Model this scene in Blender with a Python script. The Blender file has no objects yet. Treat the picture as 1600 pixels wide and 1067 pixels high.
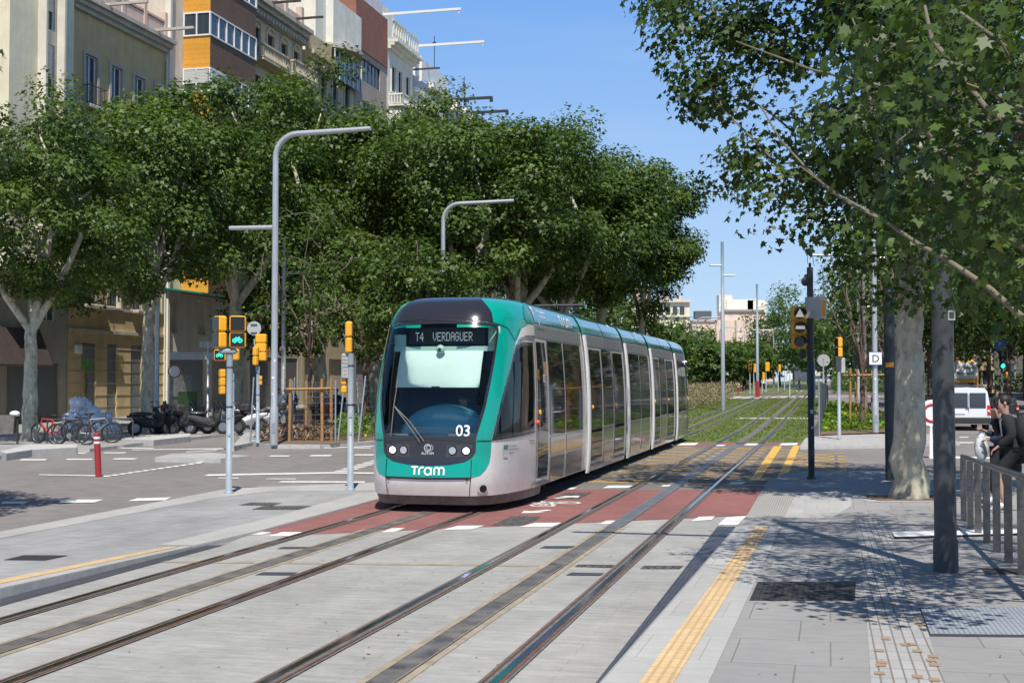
import bpy, bmesh, math, random
import numpy as np
from mathutils import Vector, Matrix
rad = math.radians
scn = bpy.context.scene
COL = scn.collection
# ---------------- camera ----------------
F = 2000.0; CH = 2.07; PITCH = math.atan(66.5/F)
cd = bpy.data.cameras.new('camera'); cam = bpy.data.objects.new('camera', cd); COL.objects.link(cam)
cam.location = (0, 0, CH); cam.rotation_euler = (rad(90)+PITCH, 0, 0)
cd.sensor_width = 36; cd.lens = 36*F/1600; cd.clip_start = .1; cd.clip_end = 6000
scn.camera = cam
# ---------------- sky, sun, exposure ----------------
w = bpy.data.worlds.new('World'); scn.world = w; w.use_nodes = True
nt = w.node_tree; bg = nt.nodes['Background']
sky = nt.nodes.new('ShaderNodeTexSky'); sky.sky_type = 'NISHITA'; sky.sun_disc = False
sky.sun_elevation = rad(60); sky.sun_rotation = rad(177); sky.air_density = 1.0; sky.dust_density = .5; sky.ozone_density = 3.2
# the physical sky, its horizon haze cooled towards the clear blue of the day
tc = nt.nodes.new('ShaderNodeTexCoord'); sx = nt.nodes.new('ShaderNodeSeparateXYZ'); nt.links.new(tc.outputs['Generated'], sx.inputs[0])
cr = nt.nodes.new('ShaderNodeValToRGB'); nt.links.new(sx.outputs['Z'], cr.inputs[0])
cr.color_ramp.elements[0].position = 0; cr.color_ramp.elements[0].color = (.56, .76, .97, 1)
cr.color_ramp.elements[1].position = .35; cr.color_ramp.elements[1].color = (.13, .38, .92, 1); _e = cr.color_ramp.elements.new(.75); _e.color = (.035, .09, .22, 1)
nn = nt.nodes.new('ShaderNodeTexNoise'); nn.inputs['Scale'].default_value = 3; nn.inputs['Detail'].default_value = 5
mpn = nt.nodes.new('ShaderNodeMapping'); mpn.inputs['Scale'].default_value = (1, 1, 9); nt.links.new(tc.outputs['Generated'], mpn.inputs[0]); nt.links.new(mpn.outputs[0], nn.inputs[0])
mr = nt.nodes.new('ShaderNodeMapRange'); mr.inputs['From Min'].default_value = .45; mr.inputs['From Max'].default_value = .75; mr.inputs['To Max'].default_value = .12; nt.links.new(nn.outputs[0], mr.inputs['Value'])
cm = nt.nodes.new('ShaderNodeMix'); cm.data_type = 'RGBA'; nt.links.new(mr.outputs[0], cm.inputs[0]); nt.links.new(cr.outputs[0], cm.inputs[6]); cm.inputs[7].default_value = (.8, .86, .95, 1)
sc_ = nt.nodes.new('ShaderNodeVectorMath'); sc_.operation = 'SCALE'; sc_.inputs['Scale'].default_value = 9.4; nt.links.new(cm.outputs[2], sc_.inputs[0])
sm = nt.nodes.new('ShaderNodeMix'); sm.data_type = 'RGBA'; sm.inputs[0].default_value = .8; nt.links.new(sky.outputs[0], sm.inputs[6]); nt.links.new(sc_.outputs[0], sm.inputs[7])
nt.links.new(sm.outputs[2], bg.inputs[0]); bg.inputs[1].default_value = .092
sl = bpy.data.lights.new('sun', 'SUN'); so = bpy.data.objects.new('sun', sl); COL.objects.link(so)
sl.energy = 5.0; sl.angle = rad(.53); sl.color = (1, .955, .88)
so.rotation_euler = Vector((-.03, .5, -.866)).to_track_quat('-Z', 'Y').to_euler()
scn.view_settings.view_transform = 'Standard'; scn.view_settings.look = 'None'
scn.view_settings.exposure = .28; scn.view_settings.gamma = 1
scn.render.resolution_x = 1024; scn.render.resolution_y = 682
# ---------------- coordinates ----------------
def zter(Y): return .011*(min(max(Y, 55), 300)-55)
def hR(Y): return .03+.03*min(max(0, 18.6-Y), 12)+zter(Y)
def hL(Y): return .03+.018*min(max(0, 16.3-Y), 10)+zter(Y)
def ray(px, py):
    x = (px-800)/F; y = (533.5-py)/F; s, c = math.sin(PITCH), math.cos(PITCH)
    return Vector((x, c-y*s, s+y*c))
def G(px, py, zf=zter, off=0):
    "point where the pixel's ray meets the ground height function"
    d = ray(px, py); Y = 30
    for _ in range(60):
        z = zf(Y)+off
        t = (z-CH)/d.z if d.z < -1e-6 else 400
        Yn = min(max(d.y*t, 1), 400); Y = .5*Y+.5*Yn
    t = Y/d.y
    return Vector((d.x*t, Y, zf(Y)+off))
def W(px, py, Y):
    d = ray(px, py); t = Y/d.y
    return Vector((d.x*t, Y, CH+d.z*t))
ANG = math.atan(.247); SA, CA = math.sin(ANG), math.cos(ANG)
def T(u, v, z=0): return Vector((-3.113+u*CA+v*SA, -u*SA+v*CA, z))
RZ = -ANG      # rotation of a thing whose local +Y runs along the tracks
# ---------------- materials ----------------
M = {}
def pm(name, c, rough=.7, metal=0, n=None, bump=0, bscale=40, spec=.5, coat=0, emit=None, c2=None, es=1):
    m = bpy.data.materials.new(name); m.use_nodes = True; t = m.node_tree; p = t.nodes['Principled BSDF']
    p.inputs['Base Color'].default_value = (*c, 1); p.inputs['Roughness'].default_value = rough
    p.inputs['Metallic'].default_value = metal; p.inputs['Specular IOR Level'].default_value = spec
    p.inputs['Coat Weight'].default_value = coat; p.inputs['Coat Roughness'].default_value = .04
    if emit: p.inputs['Emission Color'].default_value = (*emit, 1); p.inputs['Emission Strength'].default_value = es
    if n or bump:
        tc = t.nodes.new('ShaderNodeTexCoord')
    if n:
        sc, amt = n
        a = t.nodes.new('ShaderNodeTexNoise'); a.inputs['Scale'].default_value = sc; a.inputs['Detail'].default_value = 6; a.inputs['Roughness'].default_value = .65
        t.links.new(tc.outputs['Object'], a.inputs['Vector'])
        r = t.nodes.new('ShaderNodeValToRGB'); r.color_ramp.elements[0].position = .3; r.color_ramp.elements[1].position = .7
        lo = c2 if c2 else tuple(x*(1-amt) for x in c)
        r.color_ramp.elements[0].color = (*lo, 1); r.color_ramp.elements[1].color = (*[min(1, x*(1+amt*.5)) for x in c], 1)
        t.links.new(a.outputs['Fac'], r.inputs[0]); t.links.new(r.outputs[0], p.inputs['Base Color'])
    if bump:
        b = t.nodes.new('ShaderNodeBump'); b.inputs['Strength'].default_value = bump; b.inputs['Distance'].default_value = .02
        q = t.nodes.new('ShaderNodeTexNoise'); q.inputs['Scale'].default_value = bscale; q.inputs['Detail'].default_value = 4
        t.links.new(tc.outputs['Object'], q.inputs['Vector']); t.links.new(q.outputs['Fac'], b.inputs['Height']); t.links.new(b.outputs[0], p.inputs['Normal'])
    M[name] = m; return m
def paving(name, c, bw, bh, joint, mortar=.006, var=.15, rough=.75, rot=True, stain=.2, jc=None, off=.5):
    "blocks laid square to the tracks, each with its own tone, with wide soft stains"
    m = bpy.data.materials.new(name); m.use_nodes = True; t = m.node_tree; p = t.nodes['Principled BSDF']
    tc = t.nodes.new('ShaderNodeTexCoord'); mp = t.nodes.new('ShaderNodeMapping')
    mp.inputs['Rotation'].default_value = (0, 0, ANG if rot else 0)
    t.links.new(tc.outputs['Object'], mp.inputs['Vector'])
    b = t.nodes.new('ShaderNodeTexBrick'); b.offset = off
    b.inputs['Scale'].default_value = 1; b.inputs['Brick Width'].default_value = bw; b.inputs['Row Height'].default_value = bh
    b.inputs['Mortar Size'].default_value = mortar; b.inputs['Mortar Smooth'].default_value = .3; b.inputs['Bias'].default_value = 0
    b.inputs['Color1'].default_value = (*[x*(1-var) for x in c], 1); b.inputs['Color2'].default_value = (*[x*(1+var) for x in c], 1)
    b.inputs['Mortar'].default_value = (*(jc or [x*joint for x in c]), 1)
    t.links.new(mp.outputs[0], b.inputs['Vector'])
    mx = None; last = b.outputs['Color']
    for sc, amt, stretch in ((.7, stain, (1, .5, 1)), (6, stain*.8, (.5, 2.2, 1)), (120, .12, (1, 1, 1))):
        s2 = t.nodes.new('ShaderNodeMapping'); s2.inputs['Scale'].default_value = stretch; t.links.new(mp.outputs[0], s2.inputs['Vector'])
        a = t.nodes.new('ShaderNodeTexNoise'); a.inputs['Scale'].default_value = sc; a.inputs['Detail'].default_value = 7; a.inputs['Roughness'].default_value = .7
        t.links.new(s2.outputs[0], a.inputs['Vector'])
        r = t.nodes.new('ShaderNodeMapRange'); r.inputs['From Min'].default_value = .3; r.inputs['From Max'].default_value = .7
        r.inputs['To Min'].default_value = 1-amt; r.inputs['To Max'].default_value = 1+amt*.35
        t.links.new(a.outputs['Fac'], r.inputs['Value'])
        mx = t.nodes.new('ShaderNodeMix'); mx.data_type = 'RGBA'; mx.blend_type = 'MULTIPLY'; mx.inputs[0].default_value = 1
        t.links.new(last, mx.inputs[6]); t.links.new(r.outputs[0], mx.inputs[7]); last = mx.outputs[2]
    t.links.new(last, p.inputs['Base Color']); p.inputs['Roughness'].default_value = rough
    bp = t.nodes.new('ShaderNodeBump'); bp.inputs['Strength'].default_value = .35; bp.inputs['Distance'].default_value = .004; bp.invert = True
    t.links.new(b.outputs['Fac'], bp.inputs['Height']); t.links.new(bp.outputs[0], p.inputs['Normal'])
    M[name] = m; return m
def asphalt(name, c, spots=.25, rough=.85):
    m = bpy.data.materials.new(name); m.use_nodes = True; t = m.node_tree; p = t.nodes['Principled BSDF']
    tc = t.nodes.new('ShaderNodeTexCoord'); last = None
    for sc, amt, st in ((.35, .16, (1, .4, 1)), (2.5, .12, (1, 1, 1)), (70, spots, (1, 1, 1))):
        mp = t.nodes.new('ShaderNodeMapping'); mp.inputs['Scale'].default_value = st; t.links.new(tc.outputs['Object'], mp.inputs['Vector'])
        a = t.nodes.new('ShaderNodeTexNoise'); a.inputs['Scale'].default_value = sc; a.inputs['Detail'].default_value = 5
        t.links.new(mp.outputs[0], a.inputs['Vector'])
        r = t.nodes.new('ShaderNodeMapRange'); r.inputs['From Min'].default_value = .3; r.inputs['From Max'].default_value = .7
        r.inputs['To Min'].default_value = 1-amt; r.inputs['To Max'].default_value = 1+amt
        t.links.new(a.outputs['Fac'], r.inputs['Value'])
        mx = t.nodes.new('ShaderNodeMix'); mx.data_type = 'RGBA'; mx.blend_type = 'MULTIPLY'; mx.inputs[0].default_value = 1
        if last: t.links.new(last, mx.inputs[6])
        else: mx.inputs[6].default_value = (*c, 1)
        t.links.new(r.outputs[0], mx.inputs[7]); last = mx.outputs[2]
    t.links.new(last, p.inputs['Base Color']); p.inputs['Roughness'].default_value = rough; M[name] = m
def leafmat(name, lo, hi, trans=.35, rough=.45):
    m = bpy.data.materials.new(name); m.use_nodes = True; t = m.node_tree; p = t.nodes['Principled BSDF']; out = t.nodes['Material Output']
    at = t.nodes.new('ShaderNodeAttribute'); at.attribute_name = 'rnd'
    r = t.nodes.new('ShaderNodeValToRGB'); r.color_ramp.elements[0].color = (*lo, 1); r.color_ramp.elements[1].color = (*hi, 1)
    e = r.color_ramp.elements.new(.93); e.color = (*hi, 1)
    r.color_ramp.elements[-1].color = (hi[0]*1.9, hi[1]*1.5, hi[2]*1.0, 1)
    t.links.new(at.outputs['Fac'], r.inputs[0]); t.links.new(r.outputs[0], p.inputs['Base Color'])
    p.inputs['Roughness'].default_value = rough; p.inputs['Specular IOR Level'].default_value = .35
    tr = t.nodes.new('ShaderNodeBsdfTranslucent')
    h = t.nodes.new('ShaderNodeMix'); h.data_type = 'RGBA'; h.blend_type = 'MULTIPLY'; h.inputs[0].default_value = 1; h.inputs[7].default_value = (1.5, 1.7, .6, 1)
    t.links.new(r.outputs[0], h.inputs[6]); t.links.new(h.outputs[2], tr.inputs[0])
    mx = t.nodes.new('ShaderNodeMixShader'); mx.inputs[0].default_value = trans
    t.links.new(p.outputs[0], mx.inputs[1]); t.links.new(tr.outputs[0], mx.inputs[2]); t.links.new(mx.outputs[0], out.inputs[0]); M[name] = m
def glassmat(name, tint, tr=.8, rough=.02):
    m = bpy.data.materials.new(name); m.use_nodes = True; t = m.node_tree; out = t.nodes['Material Output']
    a = t.nodes.new('ShaderNodeBsdfTransparent'); a.inputs[0].default_value = (*tint, 1)
    g = t.nodes.new('ShaderNodeBsdfGlossy'); g.inputs['Roughness'].default_value = rough
    f = t.nodes.new('ShaderNodeFresnel'); f.inputs[0].default_value = 1.5
    mx = t.nodes.new('ShaderNodeMixShader'); t.links.new(f.outputs[0], mx.inputs[0]); t.links.new(a.outputs[0], mx.inputs[1]); t.links.new(g.outputs[0], mx.inputs[2])
    t.links.new(mx.outputs[0], out.inputs[0]); M[name] = m
asphalt('asphalt', (.185, .165, .155), .18); asphalt('asphalt_dark', (.05, .05, .052), .3, .6); asphalt('red_lane', (.215, .085, .076), .2)
asphalt('crossing_asphalt', (.15, .14, .13), .22)
paving('track_paving', (.375, .365, .34), .95, .14, .84, .006, .05, stain=.30)
paving('right_paving', (.30, .29, .28), .6, .9, .74, .006, .045, stain=.16, jc=(.2, .17, .15), off=.35)
paving('left_paving', (.335, .33, .325), .6, .9, .7, .007, .05, stain=.3)
paving('pale_granite', (.41, .40, .38), .4, .9, .8, .005, .06, stain=.16)
paving('tactile_grey', (.42, .40, .36), .04, .04, .6, .008, .05, stain=.12, off=0)
paving('tactile_yellow', (.66, .46, .24), .06, .3, .78, .012, .06, stain=.22, off=0)
paving('tactile_strips', (.38, .37, .355), .07, .3, .6, .007, .06, stain=.15, jc=(.20, .18, .16), off=0)
paving('grating_dark', (.09, .085, .08), .045, .03, .25, .014, .2, off=0)
paving('grating_light', (.36, .39, .42), .035, .035, .62, .008, .08, off=0, jc=(.2, .22, .25))
paving('chequer_rough', (.16, .15, .14), .09, .07, .25, .02, .5, off=.3)
paving('strip_dark', (.075, .078, .09), .04, 4, .6, .006, .12, .5, stain=.3)
paving('sidewalk', (.34, .33, .31), .4, .4, .7, .01, .07, stain=.2)
paving('facade_block', (.33, .27, .17), 4.2, .75, .5, .02, .05, rot=False)
pm('kerb_stone', (.45, .44, .42), .8, n=(6, .2)); pm('kerb_dark', (.13, .13, .125), .8, n=(5, .3))
pm('tan_grout', (.31, .26, .19), .9, n=(4, .35)); pm('third_rail', (.165, .148, .128), .55, metal=.1, n=(3, .4), c2=(.05, .045, .045))
pm('third_rail_worn', (.17, .17, .18), .5, metal=.3, n=(2.5, .4)); pm('rail_bed', (.15, .135, .12), .6, n=(8, .4)); pm('rail_rust', (.14, .075, .05), .7, n=(12, .4))
pm('rail_steel', (.42, .43, .46), .16, metal=1); pm('paint_white', (.72, .71, .66), .6, n=(9, .25)); pm('paint_yellow', (.68, .40, .06), .6, n=(9, .3))
pm('paint_cream', (.70, .66, .54), .7, n=(9, .2)); pm('soil', (.17, .11, .065), .95, n=(6, .4)); pm('grass_ground', (.13, .16, .05), .95, n=(3, .5), bump=.8, bscale=25)
pm('galv', (.26, .31, .355), .5, metal=.0, n=(4, .15)); pm('galv_dark', (.065, .07, .075), .5, metal=.2, n=(4, .3)); pm('lamp_grey', (.50, .51, .52), .38, metal=.45, n=(3, .12)); pm('lamp_white', (.75, .76, .76), .45)
pm('steel_flat', (.22, .20, .18), .35, metal=.8, n=(12, .35)); pm('yellow', (.85, .40, .02), .42, coat=.2); pm('yellow_old', (.78, .34, .02), .5); pm('black', (.012, .012, .014), .35)
pm('black_matte', (.02, .02, .021), .8); pm('lens_dark', (.015, .015, .018), .15); pm('symbol_green', (.02, .4, .28), .4, emit=(.05, .9, .55), es=1.2); pm('signal_green', (.02, .5, .3), .4, emit=(.05, .9, .5), es=2)
pm('symbol_white', (.7, .7, .66), .5, emit=(.6, .6, .55), es=.35); pm('sign_white', (.78, .79, .8), .5); pm('sign_red', (.55, .02, .02), .5); pm('sign_grey', (.42, .43, .43), .45, n=(5, .15)); pm('sign_blue', (.02, .08, .35), .5)
pm('bollard_red', (.33, .028, .03), .45, coat=.2); pm('wood', (.38, .21, .08), .8, n=(14, .35)); pm('wire', (.22, .23, .24), .45, metal=.7)
pm('rubber', (.018, .018, .018), .75); pm('chrome', (.6, .6, .62), .2, metal=1); pm('bag_white', (.86, .86, .88), .6, bump=1, bscale=14)
pm('green_paint', (.02, .25, .03), .6); pm('darkglass', (.010, .014, .016), .04, spec=.9); pm('window_glass', (.035, .05, .065), .05, spec=.8)
pm('skin', (.42, .24, .17), .55); pm('hair_black', (.012, .010, .009), .6); pm('hair_brown', (.06, .035, .02), .6); pm('cloth_black', (.013, .014, .017), .85, bump=.3, bscale=30); pm('cloth_navy', (.02, .03, .06), .85)
pm('cloth_white', (.7, .7, .7), .85); pm('cloth_grey', (.18, .18, .19), .85); pm('cloth_red', (.35, .03, .03), .85); pm('cloth_blue', (.05, .09, .22), .85); pm('strap_grey', (.17, .15, .19), .8)
def bark(name='bark'):
    m = bpy.data.materials.new(name); m.use_nodes = True; t = m.node_tree; p = t.nodes['Principled BSDF']
    tc = t.nodes.new('ShaderNodeTexCoord'); mp = t.nodes.new('ShaderNodeMapping'); mp.inputs['Scale'].default_value = (1, 1, .6); t.links.new(tc.outputs['Object'], mp.inputs[0])
    a = t.nodes.new('ShaderNodeTexNoise'); a.inputs['Scale'].default_value = 5.5; a.inputs['Detail'].default_value = 7; a.inputs['Roughness'].default_value = .62; t.links.new(mp.outputs[0], a.inputs[0])
    r = t.nodes.new('ShaderNodeValToRGB'); cr = r.color_ramp
    cr.elements[0].position = .32; cr.elements[0].color = (.17, .145, .10, 1); cr.elements[1].position = .72; cr.elements[1].color = (.58, .54, .42, 1)
    for q, c in ((.40, (.33, .30, .22, 1)), (.52, (.45, .42, .32, 1))):
        e = cr.elements.new(q); e.color = c
    t.links.new(a.outputs[0], r.inputs[0]); t.links.new(r.outputs[0], p.inputs['Base Color']); p.inputs['Roughness'].default_value = .85
    b = t.nodes.new('ShaderNodeBump'); b.inputs['Strength'].default_value = .6; b.inputs['Distance'].default_value = .02; t.links.new(a.outputs[0], b.inputs['Height']); t.links.new(b.outputs[0], p.inputs['Normal'])
    M[name] = m
bark(); pm('bark_twig', (.17, .145, .10), .9, n=(5, .35)); pm('bark_brown', (.14, .10, .07), .9, n=(6, .4))
leafmat('leaf_plane', (.014, .038, .006), (.125, .19, .030), .22, .5); leafmat('leaf_near', (.010, .026, .005), (.095, .15, .026), .24, .48)
leafmat('leaf_far', (.035, .075, .02), (.12, .18, .05)); leafmat('leaf_young', (.035, .075, .015), (.13, .19, .04)); leafmat('leaf_hedge', (.05, .12, .015), (.22, .32, .04)); leafmat('leaf_dry', (.15, .09, .05), (.36, .25, .17), .15)  # leaf_far lightened in its colour in place of distance haze
leafmat('grass_blade', (.09, .135, .03), (.20, .27, .055), .3, .6); leafmat('leaf_pink', (.14, .13, .07), (.36, .30, .22), .25, .7)
pm('chip', (.30, .20, .12), .9)
# ---------------- mesh builder ----------------
class MB:
    def __init__(s): s.v = []; s.f = []; s.m = []; s.sm = []
    def add(s, vs, fs, m=0, smooth=False):
        n = len(s.v); s.v += [tuple(x) for x in vs]; s.f += [tuple(n+i for i in f) for f in fs]; s.m += [m]*len(fs); s.sm += [smooth]*len(fs); return s
    def box(s, c, d, m=0, rz=0, ch=0, mat=None):
        x, y, z = d[0]/2, d[1]/2, d[2]/2; c = Vector(c)
        R = mat if mat is not None else Matrix.Rotation(rz, 3, 'Z')
        k = min(ch, x*.9, y*.9, z*.9)
        if k <= 0:
            vs = [Vector((sx*x, sy*y, sz*z)) for sz in (-1, 1) for sy in (-1, 1) for sx in (-1, 1)]
            fs = [(0, 2, 3, 1), (4, 5, 7, 6), (0, 1, 5, 4), (2, 6, 7, 3), (0, 4, 6, 2), (1, 3, 7, 5)]
            return s.add([c+R@v for v in vs], fs, m)
        # rounded: octagonal rings
        vs = []; ring = [(x-k, -y), (x, -y+k), (x, y-k), (x-k, y), (-x+k, y), (-x, y-k), (-x, -y+k), (-x+k, -y)]
        inner = [(a*(x-k)/x if abs(a) > 0 else 0, b*(y-k)/y) for a, b in ring]
        for zz, rg in ((-z, inner), (-z+k, ring), (z-k, ring), (z, inner)): vs += [Vector((a, b, zz)) for a, b in rg]
        fs = [tuple(range(7, -1, -1)), tuple(range(24, 32))]
        for r in range(3):
            for i in range(8): j = (i+1) % 8; fs.append((r*8+i, r*8+j, r*8+8+j, r*8+8+i))
        return s.add([c+R@v for v in vs], fs, m)
    def tube(s, pts, r, n=8, m=0, caps=True, smooth=True):
        pts = [Vector(p) for p in pts]; k = len(pts); rs = r if isinstance(r, (list, tuple)) else [r]*k
        vs = []; up = Vector((0, 0, 1)); prev = None
        for i, p in enumerate(pts):
            t = (pts[min(i+1, k-1)]-pts[max(i-1, 0)]).normalized()
            if prev is None:
                a = t.cross(up)
                if a.length < 1e-3: a = t.cross(Vector((1, 0, 0)))
            else: a = prev-t*prev.dot(t)
            a.normalize(); prev = a; b = t.cross(a)
            vs += [p+(a*math.cos(2*math.pi*j/n)+b*math.sin(2*math.pi*j/n))*rs[i] for j in range(n)]
        fs = [(i*n+j, i*n+(j+1) % n, (i+1)*n+(j+1) % n, (i+1)*n+j) for i in range(k-1) for j in range(n)]
        s.add(vs, fs, m, smooth)
        if caps: s.add(vs[:n], [tuple(range(n-1, -1, -1))], m); s.add(vs[-n:], [tuple(range(n))], m)
        return s
    def cyl(s, p0, p1, r0, r1=None, n=12, m=0, caps=True): return s.tube([p0, p1], [r0, r0 if r1 is None else r1], n, m, caps)
    def ball(s, c, r, m=0, n=10, mat=None):
        r = Vector(r) if hasattr(r, '__len__') else Vector((r, r, r)); c = Vector(c); vs = []; k = max(4, n//2+1)
        for i in range(k+1):
            th = math.pi*i/k
            for j in range(n):
                ph = 2*math.pi*j/n; q = Vector((math.sin(th)*math.cos(ph)*r.x, math.sin(th)*math.sin(ph)*r.y, math.cos(th)*r.z))
                vs.append(c+(mat@q if mat is not None else q))
        fs = [(i*n+j, (i+1)*n+j, (i+1)*n+(j+1) % n, i*n+(j+1) % n) for i in range(k) for j in range(n)]
        return s.add(vs, fs, m, True)
    def prism(s, poly, y0, y1, m=0, axis='y', smooth=False):
        "poly in the plane across the axis, extruded y0..y1"
        f = {'y': lambda a, b, c: (a, c, b), 'x': lambda a, b, c: (c, a, b), 'z': lambda a, b, c: (a, b, c)}[axis]
        n = len(poly); vs = [f(a, b, y0) for a, b in poly]+[f(a, b, y1) for a, b in poly]
        fs = [tuple(range(n-1, -1, -1)), tuple(range(n, 2*n))]+[(i, (i+1) % n, n+(i+1) % n, n+i) for i in range(n)]
        return s.add(vs, fs, m, False)
    def ring(s, c, R, r, n=20, k=6, ax='x', m=0, arc=(0, 1)):
        pts = []
        for i in range(n+1):
            a = 2*math.pi*(arc[0]+(arc[1]-arc[0])*i/n); p, q = math.cos(a)*R, math.sin(a)*R
            pts.append(Vector(c)+Vector({'x': (0, p, q), 'y': (p, 0, q), 'z': (p, q, 0)}[ax]))
        return s.tube(pts, r, k, m, caps=False)
    def disk(s, c, R, th, ax='y', n=20, m=0):
        d = Vector({'x': (1, 0, 0), 'y': (0, 1, 0), 'z': (0, 0, 1)}[ax])*th/2; c = Vector(c); return s.tube([c-d, c+d], R, n, m)
    def grid(s, P, m=0, smooth=True, mf=None):
        r = len(P); c = len(P[0]); n = len(s.v); s.v += [tuple(q) for row in P for q in row]
        for i in range(r-1):
            for j in range(c-1):
                mm = mf(i, j) if mf else m
                if mm is None: continue
                s.f.append((n+i*c+j, n+i*c+j+1, n+(i+1)*c+j+1, n+(i+1)*c+j)); s.m.append(mm); s.sm.append(smooth)
        return s
    def stroke(s, pts, wd, f, m=0):
        "flat ribbon along 2-D points, f maps (x, y) to 3-D"
        pts = [Vector(p) for p in pts]; k = len(pts); L = []
        for i, p in enumerate(pts):
            t = (pts[min(i+1, k-1)]-pts[max(i-1, 0)]).normalized(); nn = Vector((-t.y, t.x))*wd/2; L.append((p+nn, p-nn))
        vs = [f(*q) for a in L for q in a]
        return s.add(vs, [(2*i+1, 2*i+3, 2*i+2, 2*i) for i in range(k-1)], m)
    def build(s, name, mats, parent=None, loc=None, fix=True):
        me = bpy.data.meshes.new(name); me.from_pydata(s.v, [], s.f)
        for q in (mats if isinstance(mats, (list, tuple)) else [mats]): me.materials.append(M[q])
        me.polygons.foreach_set('material_index', s.m); me.polygons.foreach_set('use_smooth', s.sm)
        if fix:
            b = bmesh.new(); b.from_mesh(me); bmesh.ops.recalc_face_normals(b, faces=b.faces); b.to_mesh(me); b.free()
        me.update(); o = bpy.data.objects.new(name, me); COL.objects.link(o)
        if parent: o.parent = parent
        if loc is not None: o.location = loc
        return o
def thing(name, label, cat, loc=(0, 0, 0), rz=0, group=None, scale=None):
    o = bpy.data.objects.new(name, None); COL.objects.link(o); o.location = loc; o.rotation_euler = (0, 0, rz); o.empty_display_size = .2
    o['label'] = label; o['category'] = cat
    if group: o['group'] = group
    if scale: o.scale = scale
    return o
def tag(o, label, cat, group=None, kind=None):
    o['label'] = label; o['category'] = cat
    if group: o['group'] = group
    if kind: o['kind'] = kind
    return o
def dup(root, loc, rz=None, label=None, scale=None):
    kids = {}
    for c in COL.objects:
        if c.parent: kids.setdefault(c.parent, []).append(c)
    r = root.copy(); COL.objects.link(r); r.location = loc
    if rz is not None: r.rotation_euler = (0, 0, rz)
    if label: r['label'] = label
    if scale: r.scale = scale
    for ch in kids.get(root, []):
        c = ch.copy(); COL.objects.link(c); c.parent = r
        for g in kids.get(ch, []): d = g.copy(); COL.objects.link(d); d.parent = c
    return r
def txt(body, size, mat, parent=None, name='lettering', f=None, off=0, align='CENTER', mtx=None, bold=0, sx=1):
    c = bpy.data.curves.new(name, 'FONT'); c.body = body; c.size = size; c.align_x = align; c.offset = bold; c.resolution_u = 3
    o = bpy.data.objects.new('tmp', c); COL.objects.link(o)
    me = bpy.data.meshes.new_from_object(o); bpy.data.objects.remove(o); me.materials.clear(); me.materials.append(M[mat]); me.name = name
    if f:
        b = bmesh.new(); b.from_mesh(me)
        for v in b.verts: v.co = f(v.co.x*sx, v.co.y)
        b.to_mesh(me); b.free()
    o = bpy.data.objects.new(name, me); COL.objects.link(o)
    if mtx is not None: o.matrix_world = mtx
    if parent: o.parent = parent
    return o
# ---------------- ground sheets ----------------
def sheet(name, pts, mat, off, zf=zter, cuts=(), skirt=0, kind='structure', smat=None):
    cuts = {zter: (55, 300), hR: (6.6, 18.6, 55), hL: (6.3, 16.3, 55)}.get(zf, (55, 300))
    b = bmesh.new(); vs = [b.verts.new((p[0], p[1], 0)) for p in pts]; b.faces.new(vs)
    for c in cuts:
        g = b.verts[:]+b.edges[:]+b.faces[:]; bmesh.ops.bisect_plane(b, geom=g, plane_co=(0, c, 0), plane_no=(0, 1, 0), dist=1e-5)
    bmesh.ops.triangulate(b, faces=[f for f in b.faces if len(f.verts) > 4])
    for v in b.verts: v.co.z = zf(v.co.y)+off
    for f in b.faces:
        f.normal_update()
        if f.normal.z < 0: f.normal_flip()
    if skirt:
        r = bmesh.ops.extrude_edge_only(b, edges=[e for e in b.edges if e.is_boundary])
        for v in [x for x in r['geom'] if isinstance(x, bmesh.types.BMVert)]: v.co.z -= skirt
        if smat:
            for f in [x for x in r['geom'] if isinstance(x, bmesh.types.BMFace)]: f.material_index = 1
    me = bpy.data.meshes.new(name); b.to_mesh(me); b.free(); me.materials.append(M[mat])
    if smat: me.materials.append(M[smat])
    o = bpy.data.objects.new(name, me); COL.objects.link(o)
    if kind: o['kind'] = kind
    return o
def pg(pts, zf=zter, off=0): return [G(x, y, zf, off) for x, y in pts]
def uv(pts): return [T(u, v) for u, v in pts]
class Multi:
    "many small painted quads joined in one marking"
    def __init__(s): s.q = []
    def px(s, *pts): s.q.append(pg(pts)); return s
    def uvq(s, *pts): s.q.append(uv(pts)); return s
    def line(s, a, b, wd):
        a, b = Vector(a[:2]), Vector(b[:2]); t = (b-a).normalized(); n = Vector((-t.y, t.x))*wd/2; s.q.append([a+n, b+n, b-n, a-n]); return s
    def build(s, name, mat, off, zf=zter):
        mb = MB()
        for q in s.q: mb.add([(p[0], p[1], zf(p[1])+off) for p in q], [tuple(range(len(q)))])
        o = mb.build(name, mat, fix=False)
        b = bmesh.new(); b.from_mesh(o.data)
        for f in b.faces:
            if f.normal.z < 0: f.normal_flip()
        b.to_mesh(o.data); b.free(); o['kind'] = 'structure'; return o
# ---------------- the ground ----------------
sheet('ground', [(-900, -60), (1200, -60), (3000, 3500), (-2500, 3500)], 'asphalt', 0)
V0 = 18.2
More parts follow.
